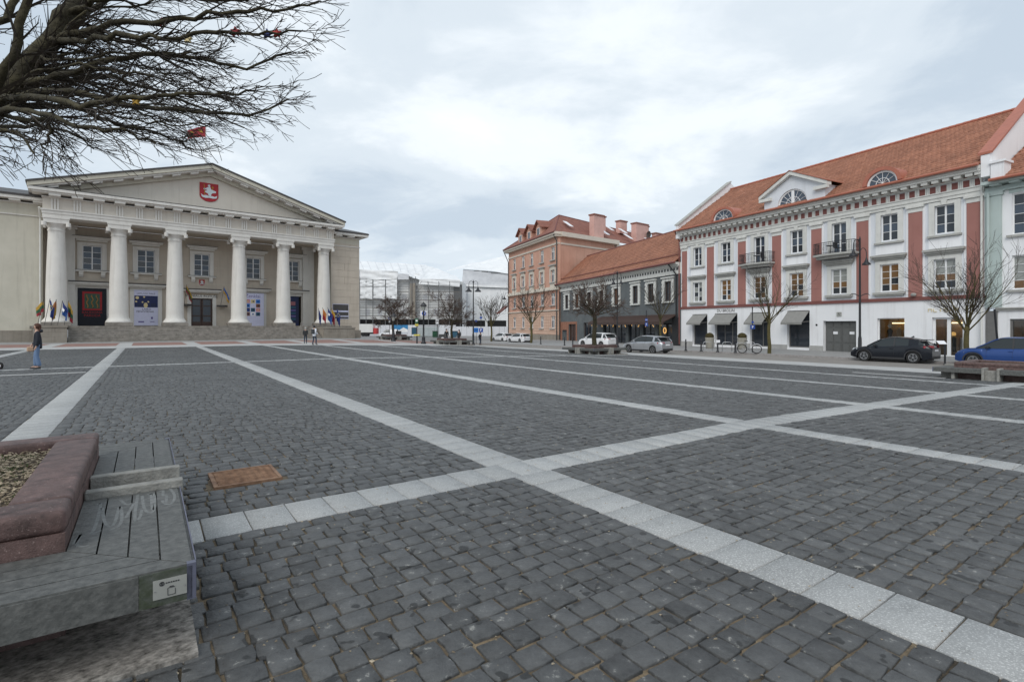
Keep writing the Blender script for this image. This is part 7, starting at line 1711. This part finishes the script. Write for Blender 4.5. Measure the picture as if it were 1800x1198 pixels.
def cars():
    fwd = Vector((AX[0], AX[1])); rz = math.atan2(fwd.y, fwd.x); rt = Vector((BX[0], BX[1]))
    def put(pf, pr, spec):
        """pf, pr: pixels where the two near wheels touch the road"""
        a, b = gpt(*pf), gpt(*pr); m = (a + b) / 2; c = Vector((m.x, m.y)) + rt * (spec['W'] / 2 - 0.11) - fwd * (spec['front_axle'] - spec['wb'] / 2)
        return Vector((c.x, c.y, zxy(c.x, c.y) - 0.0))
    car('dark coupe crossover with silver wheels parked at the kerb before the gate', put((1516, 634.2), (1609, 638.2), CROSS), rz, 'p_black', CROSS)
    car('silver hatchback pulling out on the road, seen from behind', put((1104.7, 618.6), (1149.5, 620.6), HATCH), rz, 'p_silver', HATCH)
    car('white estate car half hidden by the planter before the grey house', put((1023, 610.4), (1059.5, 611.6), SUVW), rz, 'p_white', SUVW)
    car('white hatchback by the bollards, second from the pink house corner', put((896, 602), (915, 603.3), HATCH), rz, 'p_white', HATCH)
    car('white hatchback with dark window strip, farthest in the parked row', put((867, 600), (885, 601), HATCH), rz, 'p_white', HATCH)
    s0 = xy2st(*put((1516, 634.2), (1609, 638.2), CROSS)[:2])[0]
    best = min(np.arange(-5, 14, 0.02), key=lambda t: abs(((s0 - 0.8) * BX[0] + t * AX[0]) / max(0.1, (s0 - 0.8) * BX[1] + t * AX[1]) * FPX + CXP - 1711))
    x, y = st2xy(s0, best - SUVB['front_axle'])
    car('blue estate car behind the planter, cut by the right edge', (x, y, zxy(x, y)), rz, 'p_blue', SUVB)
    # box trailer and small van beyond the hall corner
    t = thing('delivery_truck', 'white box truck seen past the town hall corner', 'truck', at(634, 586, 134), 0)
    w = (657 - 596) / FPX * 134; t.location.z = zxy(t.location.x, t.location.y)
    obj('cargo_box', bevel(MB().box(-w / 2 - 1, w / 2 - 1, -1.2, 1.2, 0.95, 3.1), 0.04, 1), 'van', t); obj('cab', MB().box(w / 2 - 0.9, w / 2 - 0.1, -1.1, 1.1, 0.6, 2.1), 'redwhite', t); obj('chassis', MB().box(-w / 2 - 0.8, w / 2 - 0.3, -0.9, 0.9, 0.55, 0.93), 'black', t)
    for x in (-1.8, 0.9, 1.7):
        for y in (-1.0, 0.75):
            q = MB(); q.M = Matrix.Translation((x, y + 0.12, 0.4)) @ Matrix.Rotation(pi / 2, 4, 'X'); q.lathe([(0.25, -0.12), (0.4, -0.12), (0.4, 0.12), (0.25, 0.12)], 16); obj('wheel', q, 'rubber', t)
    vs = dict(SUVW, L=4.4, W=1.83, H=1.82, wb=2.7, top=[(-2.2, 1.05), (-2.1, 1.1), (0.8, 1.08), (1.4, 1.0), (1.95, 0.85), (2.2, 0.66)], roof=[(-2.18, 1.1), (-2.14, 1.6), (-2.0, 1.8), (-1.0, 1.82), (0.3, 1.8), (0.7, 1.7), (1.3, 1.08)], cab=(-2.17, 1.32), roofx=(-2.1, 0.45), front_axle=1.4, pillars=[(-0.1, 0.1), (-1.2, 1.6)], spoiler=None)
    v = car('white small van parked behind the farthest planter', at(684, 592, 128), pi, 'p_white', vs); v.location.z = zxy(v.location.x, v.location.y) - 0.05
cars()
# ------------------------------------------------------------------ street furniture
def lamp_classic(label, px, py, top):
    p = gpt(px, py); Y = p.y; h = EYE + (HYP - top) / FPX * Y - p.z
    t = thing('street_lamp', label, 'street lamp', p, 0)
    obj('post', MB().lathe([(0.28, 0), (0.28, 0.12), (0.2, 0.2), (0.17, 0.55), (0.19, 0.6), (0.11, 0.75), (0.085, 1.4), (0.07, h - 1.15), (0.1, h - 1.1), (0.07, h - 1.0), (0.12, h - 0.95)], 12), 'iron', t, True)
    obj('lantern', MB().lathe([(0.13, h - 0.95), (0.25, h - 0.5)], 6), 'glasscurtain', t)
    obj('lantern_cap', MB().lathe([(0.32, h - 0.5), (0.34, h - 0.44), (0.2, h - 0.2), (0.07, h - 0.12), (0.03, h)], 6), 'iron', t)
    return t
def bell(mb, c, r):
    mb.lathe([(r, -0.02), (r, 0.0), (r * 0.9, 0.08), (r * 0.45, 0.22), (r * 0.25, 0.42), (0.05, 0.5), (0.02, 0.62)], 12, c)
def lamp_bell(label, px, py, top, arms=((-1, 0.0), (1, 0.0)), reach=0.6, r=0.32, extra=None, dz=0.0):
    """tall post with bell shaped lamps hanging from curved arms"""
    p = gpt(px, py, dz); Y = p.y; h = EYE + (HYP - top) / FPX * Y - p.z
    t = thing('street_lamp', label, 'street lamp', p, 0)
    obj('post', MB().lathe([(0.2, 0), (0.2, 0.1), (0.13, 0.25), (0.12, 1.2), (0.085, 1.4), (0.07, h * 0.6), (0.055, h - 0.1), (0.07, h - 0.05), (0.02, h + 0.15)], 10), 'iron', t, True)
    for sg, dzz in arms:
        z = h - 0.4 + dzz; a = MB(); a.tube([(0, 0, z)] + [(sg * reach * (0.5 - 0.5 * math.cos(q)), 0, z + 0.42 * math.sin(q)) for q in np.linspace(0.3, pi, 8)] + [(sg * reach, 0, z - 0.25)], 0.026, 6)
        ar = obj('arm', a, 'iron', t); m = MB(); bell(m, (sg * reach, 0, z - 0.85), r); obj('bell_shade', m, 'iron', ar, True)
    if extra:
        for sg in (-1, 1): obj('banner_arm', MB().tube([(0, 0, extra), (sg * 0.35, 0, extra + 0.18), (sg * 0.6, 0, extra + 0.22), (sg * 0.78, 0, extra + 0.06)], [0.03, 0.035, 0.03, 0.015], 5), 'iron', t)
    return t
def lamps():
    lamp_classic('old style lamp post with a glass lantern, at the corner of the cobbles', 744.5, 604, 530)
    lamp_bell('tall lamp post with two bell lamps before the white sheeting', 832, 606, 494, r=0.42, reach=0.55)
    lamp_bell('tall dark lamp post with bell lamps beside the gateway', 1511.5, 622, 419, arms=((-1, -0.1), (1, -0.75)), reach=0.5, r=0.3, extra=(622 - 527) / (622 - 419) * 9.4, dz=0.12)
    lamp_bell('thin lamp post standing before the grey house', 1085, 610, 478, arms=((-1, 0), (1, 0)), reach=0.4, r=0.2, dz=0.12)
    lamp_classic('dark lamp post rising behind the farthest planter', 691.5, 599.5, 549)
lamps()
def hanging_lamp():
    p = at(886.5, 526, 98); t = thing('hanging_lamp', 'dark bell lamp hanging on a wire left of the pink house', 'lamp', p, 0)
    m = MB(); bell(m, (0, 0, 0), 0.42); obj('bell_shade', m, 'iron', t, True); obj('wire', MB().tube([(0, 0, 0.55), (0.25, 0, 1.2), (0.6, 0, 1.3), (1.5, 0, 0.2)], 0.03, 4), 'iron', t)
hanging_lamp()
def signpost(label, px, py, top, boards, dz=0.0, r=0.04, cat='sign', lean=0.0, Y=None):
    """boards: (name, centre py, width px, height px, colour, shape, detail)"""
    p = gpt(px, py, dz) if Y is None else Vector(((px - CXP) / FPX * Y, Y, zxy((px - CXP) / FPX * Y, Y)))
    Y = p.y; k = Y / FPX; zz = lambda q: EYE + (HYP - q) * k - p.z
    t = thing('street_sign', label, cat, p, 0); obj('post', MB().tube([(lean, 0, zz(top)), (0, 0, -0.1)], r, 8), 'iron', t)
    for i, (cy, w, h, m, shp, det) in enumerate(boards):
        mb = MB(); z = zz(cy); w *= k; h *= k
        if shp == 'disc': mb.disc((0, z), w / 2, -r - 0.03, -r - 0.005, 20)
        else: mb.box(-w / 2, w / 2, -r - 0.03, -r - 0.005, z - h / 2, z + h / 2)
        b = obj('sign_board', mb, m, t)
        if det:
            q = MB()
            if det == 'P': q.box(-w * 0.18, -w * 0.06, -r - 0.036, -r - 0.031, z - h * 0.32, z + h * 0.32).ring((-w * 0.02, z + h * 0.14), w * 0.08, w * 0.19, -r - 0.036, -r - 0.031, 10, -pi / 2, pi / 2)
            elif det == 'bar': q.box(-w * 0.32, w * 0.32, -r - 0.04, -r - 0.031, z - h * 0.07, z + h * 0.07)
            elif det == 'arrow': q.xz([(-w * .3, z), (-w * .08, z - h * .22), (-w * .08, z - h * .08), (w * .3, z - h * .08), (w * .3, z + h * .08), (-w * .08, z + h * .08), (-w * .08, z + h * .22)], -r - 0.04, -r - 0.031)
            elif det == 'bus': q.box(-w * .3, w * .3, -r - 0.04, -r - 0.031, z - h * .2, z + h * .25)
            obj('symbol', q, 'signwhite' if m in ('signblue', 'green') else 'inkblack', b)
    return t
def signs():
    signpost('white square sign with a blue round arrow, behind the corner lamp post', 745.5, 600, 541, [(550.5, 13, 9, 'signwhite', 'box', None)], Y=62)
    t = signpost('round blue arrow sign fixed above the cobble corner', 745.2, 600, 545, [(550.5, 7.5, 7.5, 'signblue', 'disc', 'arrow')], Y=61.7)
    signpost('blue and white parking sign at the silver car', 1136, 615, 545, [(562, 5.2, 5.2, 'signblue', 'disc', 'bar'), (570, 5, 6.5, 'signblue', 'box', 'P')], dz=0.12)
    signpost('blue sign on the pole next to the bicycle', 1322.5, 619, 539, [(566, 4.2, 5, 'signblue', 'disc', None), (574.5, 8, 7, 'signblue', 'box', 'P')], dz=0.12)
    signpost('small blue sign on a pole left of the farthest tree', 685, 601, 556, [(559.5, 5, 5.5, 'signblue', 'box', 'bus'), (565, 3, 4, 'signwhite', 'box', None)], Y=92)
    signpost('green and blue stop sign with white symbol above the yellow board', 732.5, 601, 561, [(563.5, 5.5, 7.5, 'green', 'box', 'bus'), (571, 6, 4, 'signyellow', 'box', None)], Y=80)
    signpost('white board with a black figure behind the round tree', 768.5, 603, 551, [(565, 5, 8, 'signwhite', 'box', 'P')], Y=74)
    signpost('dark pole with two small blue signs left of the slender tree', 845.5, 601, 550, [(553, 3.2, 3.2, 'black', 'disc', None), (558, 4.4, 5, 'signblue', 'disc', None), (580, 7, 7, 'signblue', 'box', 'P')], Y=73)
    signpost('blue information panel on two colours beside the dark pole', 837, 602, 575, [(564, 4, 3, 'signblue', 'disc', None), (580, 8, 8, 'pblue', 'box', 'bar')], Y=75)
    signpost('dark leaning stake beside the largest pavement tree', 1757, 636, 543, [], dz=0.12, r=0.055, cat='post', lean=-0.30)
    # small tilted display board on a post in front of the shop door
    p = gpt(1661, 641); k = p.y / FPX; t = thing('display_post', 'low dark post carrying a small pale tilted panel behind the dark car', 'information post', p, 0)
    h = (641 - 604) * k; obj('post', MB().lathe([(0.07, 0), (0.07, 0.05), (0.05, 0.1), (0.045, h)], 10), 'iron', t); obj('panel', MB().add([(-0.42, -0.1, h - 0.02), (0.05, -0.1, h - 0.02), (0.05, 0.12, h + 0.16), (-0.42, 0.12, h + 0.16), (-0.42, -0.1, h + 0.0), (0.05, -0.1, h + 0.0), (0.05, 0.12, h + 0.18), (-0.42, 0.12, h + 0.18)], [(0, 3, 2, 1), (4, 5, 6, 7), (0, 1, 5, 4), (1, 2, 6, 5), (2, 3, 7, 6), (3, 0, 4, 7)]), 'signwhite', t)
    # yellow topped post near the corner lamp
    p = gpt(733, 603.5); k = p.y / FPX; t = thing('information_post', 'short post with a bright yellow top near the corner lamp', 'information post', p, 0)
    h = 13.5 * k; obj('post', MB().lathe([(0.09, 0), (0.08, 0.1), (0.07, h)], 8), 'iron', t); obj('top_panel', bevel(MB().box(-0.32, 0.32, -0.2, 0.2, h, h + 0.16), 0.03, 1), 'signyellow', t)
signs()
def bollards():
    prof = [(0.085, 0), (0.085, 0.06), (0.06, 0.1), (0.05, 0.55), (0.062, 0.58), (0.062, 0.62), (0.045, 0.66), (0.045, 0.78), (0.055, 0.8), (0.03, 0.9), (0.0, 0.92)]
    me = MB().lathe(prof[:-1] + [(0.01, 0.92)], 12).mesh('post', True)
    labs = ['leftmost bollard before the awnings, beside the dark grey house', 'bollard in front of the first awning and potted bush', 'bollard with a white paper notice before the middle awning', 'bollard between the bicycle and the second potted bush',
            'bollard behind the white hatchback near the pink house', 'bollard left of the brown door of the grey house', 'bollard right of the arched niche of the grey house']
    for (px, py), lab in zip(((1205.5, 616.2), (1232.5, 617.4), (1261.5, 618.6), (1292.5, 620.0), (950.5, 604.6), (992.3, 606.9), (1006.8, 606.2)), labs):
        t = thing('bollard', lab, 'bollard', gpt(px, py, 0.123), 0, 'dark bollards along the kerb'); o = obj('post', me, 'iron', t); o.scale = (1.2, 1.2, 1.12)
        obj('foot_ring', MB().lathe([(0.13, 0), (0.13, 0.05), (0.1, 0.07)], 12), 'iron', t)
        if px == 1261.5: obj('notice', MB().box(-0.16, 0.16, -0.09, -0.08, 0.78, 1.0), 'signwhite', t)
bollards()
def pots_and_racks():
    for i, (px, py, lab) in enumerate(((1247.5, 612, 'tall pale pot with a clipped bush left of the middle shop window'), (1304.5, 613.5, 'tall pale pot with a clipped reddish bush beside the bicycle'))):
        p = gpt(px, py, 0.122); t = thing('plant_pot', lab, 'plant pot', p, 0, 'potted bushes before the shop windows')
        obj('pot', MB().lathe([(0.30, 0), (0.34, 0.05), (0.42, 1.0), (0.44, 1.05), (0.38, 1.06)], 16), 'pot', t, True)
        rd = random.Random(i); m = MB()
        for _ in range(900):
            a, b = rd.uniform(0, 2 * pi), rd.uniform(-0.5, pi / 2); r = 0.42 * rd.uniform(0.75, 1.0); c = Vector((r * math.cos(a) * math.cos(b), r * math.sin(a) * math.cos(b), 1.18 + r * 0.8 * math.sin(b)))
            n = Vector((rd.gauss(0, 1), rd.gauss(0, 1), rd.gauss(0, 1))).normalized(); u = n.orthogonal().normalized() * 0.035; v = n.cross(u).normalized() * 0.025
            m.add([c - u, c - v, c + u, c + v], [(0, 1, 2, 3)])
        stuff(obj('foliage', m, 'hedge', t)); obj('bush_core', MB().lathe([(0.25, 1.0), (0.36, 1.15), (0.3, 1.4), (0.1, 1.5)], 10), 'hedge', t)
    hoop = MB().tube([(-0.38, 0, 0), (-0.38, 0, 0.6), (-0.33, 0, 0.72), (-0.22, 0, 0.78), (0.22, 0, 0.78), (0.33, 0, 0.72), (0.38, 0, 0.6), (0.38, 0, 0)], 0.026, 6).mesh('hoop', True)
    for px, py, lab in ((1244, 616, 'bicycle hoop before the first potted bush'), (1278, 617.3, 'bicycle hoop in front of the middle shop window'), (1303, 619, 'bicycle hoop beside the parked bicycle')):
        t = thing('bicycle_rack', lab, 'bicycle rack', gpt(px, py, 0.122), RH.rot + 0.9, 'metal hoops for bicycles on the pavement'); obj('hoop', hoop, 'alloy', t)
        obj('base_plate', MB().box(-0.45, -0.31, -0.06, 0.06, 0, 0.012), 'alloy', t); obj('base_plate', MB().box(0.31, 0.45, -0.06, 0.06, 0, 0.012), 'alloy', t)
pots_and_racks()
def bicycle():
    p = gpt(1317, 620.5, 0.122); t = thing('bicycle', 'black bicycle with a pale frame leaning at the pole by the awnings', 'bicycle', p, RH.rot + 0.55)
    for x in (-0.52, 0.54):
        w = MB().tube([(x + 0.34 * math.cos(a), 0, 0.35 + 0.33 * math.sin(a)) for a in np.linspace(0, 2 * pi, 25)], 0.036, 6, False); wo = obj('wheel', w, 'rubber', t)
        s = MB()
        for k in range(9): s.tube([(x, 0, 0.35), (x + 0.33 * math.cos(k * 0.7), 0, 0.35 + 0.33 * math.sin(k * 0.7))], 0.003, 3)
        stuff(obj('spokes', s, 'alloy', wo))
    f = MB(); BBk, ST, HD = (-0.08, 0, 0.33), (-0.22, 0, 0.88), (0.36, 0, 0.85)
    for a, b in ((BBk, ST), (BBk, HD), (ST, HD), (BBk, (-0.52, 0, 0.35)), (ST, (-0.52, 0, 0.35)), (HD, (0.54, 0, 0.35))): f.tube([a, b], 0.02, 6)
    obj('frame', f, 'alloy', t); obj('saddle', bevel(MB().box(-0.36, -0.1, -0.07, 0.07, 0.93, 0.98), 0.02, 1), 'black', t); obj('handlebar', MB().tube([(0.3, -0.28, 1.02), (0.36, -0.12, 1.0), (0.36, 0.12, 1.0), (0.3, 0.28, 1.02)], 0.016, 6).tube([(0.36, 0, 0.85), (0.36, 0, 1.0)], 0.016, 6), 'black', t)
    obj('crank', MB().tube([(-0.08, -0.1, 0.33), (-0.08, 0.1, 0.33)], 0.03, 6).tube([(-0.08, 0.1, 0.33), (0.05, 0.1, 0.22)], 0.012, 4), 'black', t); obj('mudguard', MB().tube([(0.54 + 0.38 * math.cos(a), 0, 0.35 + 0.38 * math.sin(a)) for a in np.linspace(0.4, 2.6, 10)], 0.02, 5), 'signwhite', t)
bicycle()
def stop_furniture():
    p = gpt(757, 594.5); Y = 112.0; x = (752 - CXP) / FPX * Y
    t = thing('bus_shelter', 'glass bus shelter with a poster panel beyond the corner lamp', 'bus shelter', (x, Y, zxy(x, Y)), 0)
    w = 4.6
    for a in (-w / 2, w / 2 - 0.1): obj('post', MB().box(a, a + 0.1, 0, 0.1, 0, 2.5), 'iron', t)
    obj('roof', MB().box(-w / 2 - 0.2, w / 2 + 0.2, -0.6, 1.0, 2.5, 2.62), 'iron', t); obj('back_pane', MB().box(-w / 2 + 0.1, w / 2 - 0.1, 0.8, 0.82, 0.2, 2.4), 'shopglass', t)
    obj('poster_panel', MB().box(-w / 2 - 1.2, -w / 2 - 0.1, 0.1, 0.25, 0.3, 2.3), 'iron', t); obj('poster_sheet', MB().box(-w / 2 - 1.12, -w / 2 - 0.18, 0.08, 0.099, 0.8, 2.2), 'posterteal', t); obj('poster_strip', MB().box(-w / 2 - 1.12, -w / 2 - 0.18, 0.07, 0.099, 0.42, 0.8), 'signwhite', t)
    for px, m, lab in ((765, 'green', 'dark green container left of the round tree'), (700.5, 'black', 'dark cabinet behind the farthest planter'), (800, 'posterteal', 'dark bin between the round tree and the sheeting')):
        Yb = 116.0; x = (px - CXP) / FPX * Yb; o = thing('waste_container', lab, 'bin', (x, Yb, zxy(x, Yb)), 0); obj('bin_body', bevel(MB().box(-0.55, 0.55, -0.4, 0.4, 0.1, 1.35), 0.05, 1), m, o); obj('bin_lid', bevel(MB().box(-0.6, 0.6, -0.45, 0.45, 1.352, 1.5), 0.05, 1), 'iron', o)
    p = gpt(777.5, 597.5); o = thing('pavement_board', 'black pavement board with a white round spot, behind the round tree', 'sign', (p.x * 62 / p.y, 62, zxy(p.x * 62 / p.y, 62)), 0)
    obj('board', MB().add([(-0.42, -0.25, 0), (0.42, -0.25, 0), (0.42, 0.25, 0), (-0.42, 0.25, 0), (-0.4, -0.03, 1.05), (0.4, -0.03, 1.05), (0.4, 0.03, 1.05), (-0.4, 0.03, 1.05)], [(0, 3, 2, 1), (4, 5, 6, 7), (0, 1, 5, 4), (1, 2, 6, 5), (2, 3, 7, 6), (3, 0, 4, 7)]), 'black', o)
    obj('round_spot', MB().disc((0.05, 0.5), 0.2, -0.19, -0.15, 14), 'signwhite', o)
    # the black wheel that just enters the picture at the left edge
    p = gpt(-2, 648.5); o = thing('pushchair', 'black pushchair cut by the left edge, only its wheel in view', 'pushchair', p, 0)
    obj('wheel', MB().ring((0.02, 0.13), 0.07, 0.13, -0.03, 0.03, 18), 'rubber', o); obj('hub', MB().disc((0.02, 0.13), 0.068, -0.02, 0.02, 14), 'signwhite', o)
    obj('chassis', MB().tube([(0.02, 0, 0.13), (-0.35, 0, 0.55), (-0.75, 0, 1.0)], 0.018, 6).tube([(-0.35, 0, 0.5), (-0.75, 0, 0.13)], 0.018, 6), 'iron', o); obj('seat', bevel(MB().box(-0.65, -0.25, -0.2, 0.2, 0.45, 0.7), 0.05, 2), 'navy', o); obj('wheel', MB().ring((-0.75, 0.13), 0.07, 0.13, -0.03, 0.03, 18), 'rubber', o)
stop_furniture()

# ------------------------------------------------------------------ people
def skin_mesh(name, nodes, edges, m, parent, root=0, sub=1):
    """nodes: (x, y, z, rx, ry); grows one continuous surface over the joints"""
    me = bpy.data.meshes.new(name); me.from_pydata([n[:3] for n in nodes], edges, []); o = bpy.data.objects.new(name, me); COL.objects.link(o)
    o.modifiers.new('s', 'SKIN'); sv = me.skin_vertices[0].data
    for i, n in enumerate(nodes): sv[i].radius = (n[3], n[4] if len(n) > 4 else n[3]); sv[i].use_root = (i == root)
    ss = o.modifiers.new('u', 'SUBSURF'); ss.levels = ss.render_levels = sub
    bpy.context.view_layer.update(); r = bpy.data.meshes.new_from_object(o.evaluated_get(bpy.context.evaluated_depsgraph_get()))
    bpy.data.objects.remove(o); r.name = name; r.materials.clear(); r.materials.append(M[m]); r.polygons.foreach_set('use_smooth', [True] * len(r.polygons))
    return link(name, r, parent)
def person(label, loc, rz, H, top, legs, hair, shoes='black', stride=0.12, arm=(0.15, -0.1), lean=0.0, hairlong=False, flare=1.0, bag=None, pack=None, hood=False, detail=True):
    """faces local -y; stride = half step length"""
    t = thing('person', label, 'person', loc, rz); k = H / 1.7
    def N(*v): return tuple(q * k for q in v)
    hipz, shz, nz = 0.90, 1.38, 1.47; a0, a1 = arm
    hip = [(-0.09, 0, hipz), (0.09, 0, hipz)]; ank = [(-0.09, -stride, 0.09), (0.09, stride, 0.10)]; kn = [(-0.095, -stride * 0.75 - 0.03, 0.48), (0.095, stride * 0.3 - 0.05, 0.49)]
    sh = [(-0.185, lean * 0.8, shz), (0.185, lean * 0.8, shz)]; el = [(-0.235, a0 * 0.45 + lean + 0.03, 1.10), (0.235, a1 * 0.45 + lean + 0.03, 1.10)]; wr_ = [(-0.22, -abs(a0) - 0.05 + lean, 0.88 + abs(a0) * 0.5), (0.22, a1 + lean, 0.86 + abs(a1) * 0.3)]
    def bodyn(ex):
        n = [N(0, 0, 0.95, 0.14 + ex, 0.10 + ex), N(0, lean * 0.4, 1.15, 0.13 + ex, 0.095 + ex), N(0, lean * 0.8, 1.34, 0.15 + ex, 0.10 + ex), N(0, lean * 1.0, 1.46, 0.055, 0.055)]
        return n
    # continuous body
    nodes = bodyn(-0.015); ed = [(0, 1), (1, 2), (2, 3)]
    nodes += [N(0, lean * 1.05 - 0.005, 1.52, 0.052), N(0, lean * 1.1 - 0.02, 1.60, 0.078, 0.095), N(0, lean * 1.1 - 0.01, 1.67, 0.06, 0.075)]; ed += [(3, 4), (4, 5), (5, 6)]
    for i in (0, 1):
        b = len(nodes); nodes += [N(*hip[i], 0.08), N(*kn[i], 0.052), N(*ank[i], 0.036), N(ank[i][0], ank[i][1] - 0.15, 0.045, 0.035, 0.025)]; ed += [(0, b), (b, b + 1), (b + 1, b + 2), (b + 2, b + 3)]
        b = len(nodes); w = wr_[i]; nodes += [N(*sh[i], 0.05), N(*el[i], 0.038), N(*w, 0.027), N(w[0], w[1] - 0.03, w[2] - 0.08, 0.03, 0.018), N(w[0], w[1] - 0.05, w[2] - 0.15, 0.012, 0.01)]; ed += [(2, b), (b, b + 1), (b + 1, b + 2), (b + 2, b + 3), (b + 3, b + 4)]
    body = skin_mesh('body', nodes, ed, 'skin', t)
    # trousers, jacket, shoes, hair as clothing over it
    n = [N(0, 0, 0.97, 0.115, 0.09)]; e = []
    for i in (0, 1):
        b = len(n); n += [N(*hip[i], 0.085), N(*kn[i], 0.064 * (1 + 0.25 * (flare - 1))), N(ank[i][0], ank[i][1], 0.085, 0.055 * flare)]; e += [(0, b), (b, b + 1), (b + 1, b + 2)]
    skin_mesh('trousers', n, e, legs, body)
    n = [N(0, 0, 0.76, 0.19, 0.15), N(0, 0, 0.95, 0.175, 0.14), N(0, lean * 0.4, 1.15, 0.155, 0.12), N(0, lean * 0.8, 1.35, 0.165, 0.12), N(0, lean, 1.46, 0.075, 0.075)]; e = [(0, 1), (1, 2), (2, 3), (3, 4)]
    for i in (0, 1):
        b = len(n); n += [N(*sh[i], 0.072), N(*el[i], 0.06), N(*wr_[i], 0.048)]; e += [(3, b), (b, b + 1), (b + 1, b + 2)]
    skin_mesh('jacket', n, e, top, body, 1)
    for i in (0, 1):
        s = MB(); s.M = Matrix.Translation(Vector(N(ank[i][0], ank[i][1] - 0.06, 0.0))); s.hexa([N(-0.045, -0.14, 0), N(0.045, -0.14, 0), N(0.045, 0.1, 0), N(-0.045, 0.1, 0), N(-0.035, -0.11, 0.06), N(0.035, -0.11, 0.06), N(0.04, 0.09, 0.09), N(-0.04, 0.09, 0.09)]); obj('shoe', bevel(s, 0.02, 2), shoes, body)
    h = MB(); c = N(0, lean * 1.1 + 0.012, 1.63); h.lathe([(0.095 * k, -0.09 * k), (0.105 * k, -0.02 * k), (0.098 * k, 0.05 * k), (0.06 * k, 0.095 * k), (0.01, 0.108 * k)], 14, c, 0.92, 1.1)
    h.v = [(x, max(y, c[1] - (0.055 * k if z < c[2] + 0.02 else 0.2)), z) for x, y, z in h.v]
    obj('hair', h, hair, body, True)
    if hairlong: skin_mesh('long_hair', [N(0, lean * 1.1 + 0.05, 1.64, 0.085, 0.06), N(0, lean + 0.075, 1.5, 0.1, 0.05), N(0, lean + 0.08, 1.36, 0.09, 0.035)], [(0, 1), (1, 2)], hair, body)
    if detail:
        f = MB(); yc = lean * 1.1 - 0.115
        f.hexa([N(-0.014, yc + 0.02, 1.575), N(0.014, yc + 0.02, 1.575), N(0.01, yc + 0.03, 1.575), N(-0.01, yc + 0.03, 1.575), N(-0.006, yc + 0.03, 1.62), N(0.006, yc + 0.03, 1.62), N(0.006, yc + 0.04, 1.62), N(-0.006, yc + 0.04, 1.62)]); obj('nose', f, 'skin', body)
        for sx in (-1, 1): obj('eye', MB().lathe([(0.002, -0.008 * k), (0.010 * k, 0), (0.002, 0.008 * k)], 8, N(sx * 0.03, yc + 0.028, 1.615)), 'inkblack', body); obj('ear', MB().lathe([(0.004, -0.03 * k), (0.014 * k, 0), (0.004, 0.03 * k)], 8, N(sx * 0.082, lean * 1.1, 1.6), 0.6, 1.3), 'skin', body)
        obj('mouth', MB().box(-0.02 * k, 0.02 * k, (yc + 0.028) * k, (yc + 0.04) * k, 1.553 * k, 1.56 * k), 'redwhite', body)
    if hood: skin_mesh('hood', [N(-0.1, lean + 0.10, 1.44, 0.05), N(0, lean + 0.14, 1.46, 0.075), N(0.1, lean + 0.10, 1.44, 0.05)], [(0, 1), (1, 2)], top, body, 1)
    if pack:
        q = MB(); q.box(*[v * k for v in (-0.15, 0.15, 0.09 + lean * 0.6, 0.25 + lean * 0.6, 0.98, 1.40)]); obj('backpack', bevel(q, 0.05 * k, 3), pack, body)
    if bag:
        w = wr_[0]; q = MB(); q.box(*[v * k for v in (w[0] - 0.05, w[0] + 0.05, w[1] - 0.15, w[1] + 0.07, w[2] - 0.27, w[2] - 0.09)]); b = obj('handbag', bevel(q, 0.04 * k, 3), bag, body)
    return t
def people():
    p = gpt(66.5, 648); person('woman in a dark hooded jacket and flared blue jeans holding a tan bag', p, -0.85, 1.66, 'navy', 'denim', 'hairbrown', 'black', 0.05, (0.10, -0.02), -0.02, True, 1.55, 'bagtan', hood=True)
    p = gpt(537, 603.6); person('person in a dark jacket with a pale cap walking to the hall steps', p, pi + 0.3, 1.5, 'darkjacket', 'trousers', 'capgrey', 'black', 0.14, pack='black')
    p = gpt(552.5, 605.8); person('man in a white shirt and blue trousers with a dark backpack', p, pi - 0.4, 1.7, 'shirt', 'trousers', 'black', 'black', 0.12, pack='darkjacket')
    Y = 63.0; x = (785 - CXP) / FPX * Y; person('person in black standing left of the pale trunk behind the planter', (x, Y, zxy(x, Y)), 0.6, 1.72, 'black', 'trousers', 'black', 'black', 0.06)
    x = (807 - CXP) / FPX * Y; person('person in a long black coat right of the pale trunk', (x, Y, zxy(x, Y)), -0.5, 1.72, 'black', 'black', 'black', 'black', 0.04, hood=True)
    p = gpt(845, 601); Y = 70.0; x = (843.5 - CXP) / FPX * Y; person('person in dark clothes bending forward by the blue sign panels', (x, Y, zxy(x, Y)), 0.9, 1.68, 'navy', 'trousers', 'hairbrown', 'black', 0.15, (0.35, 0.2), -0.12)
people()
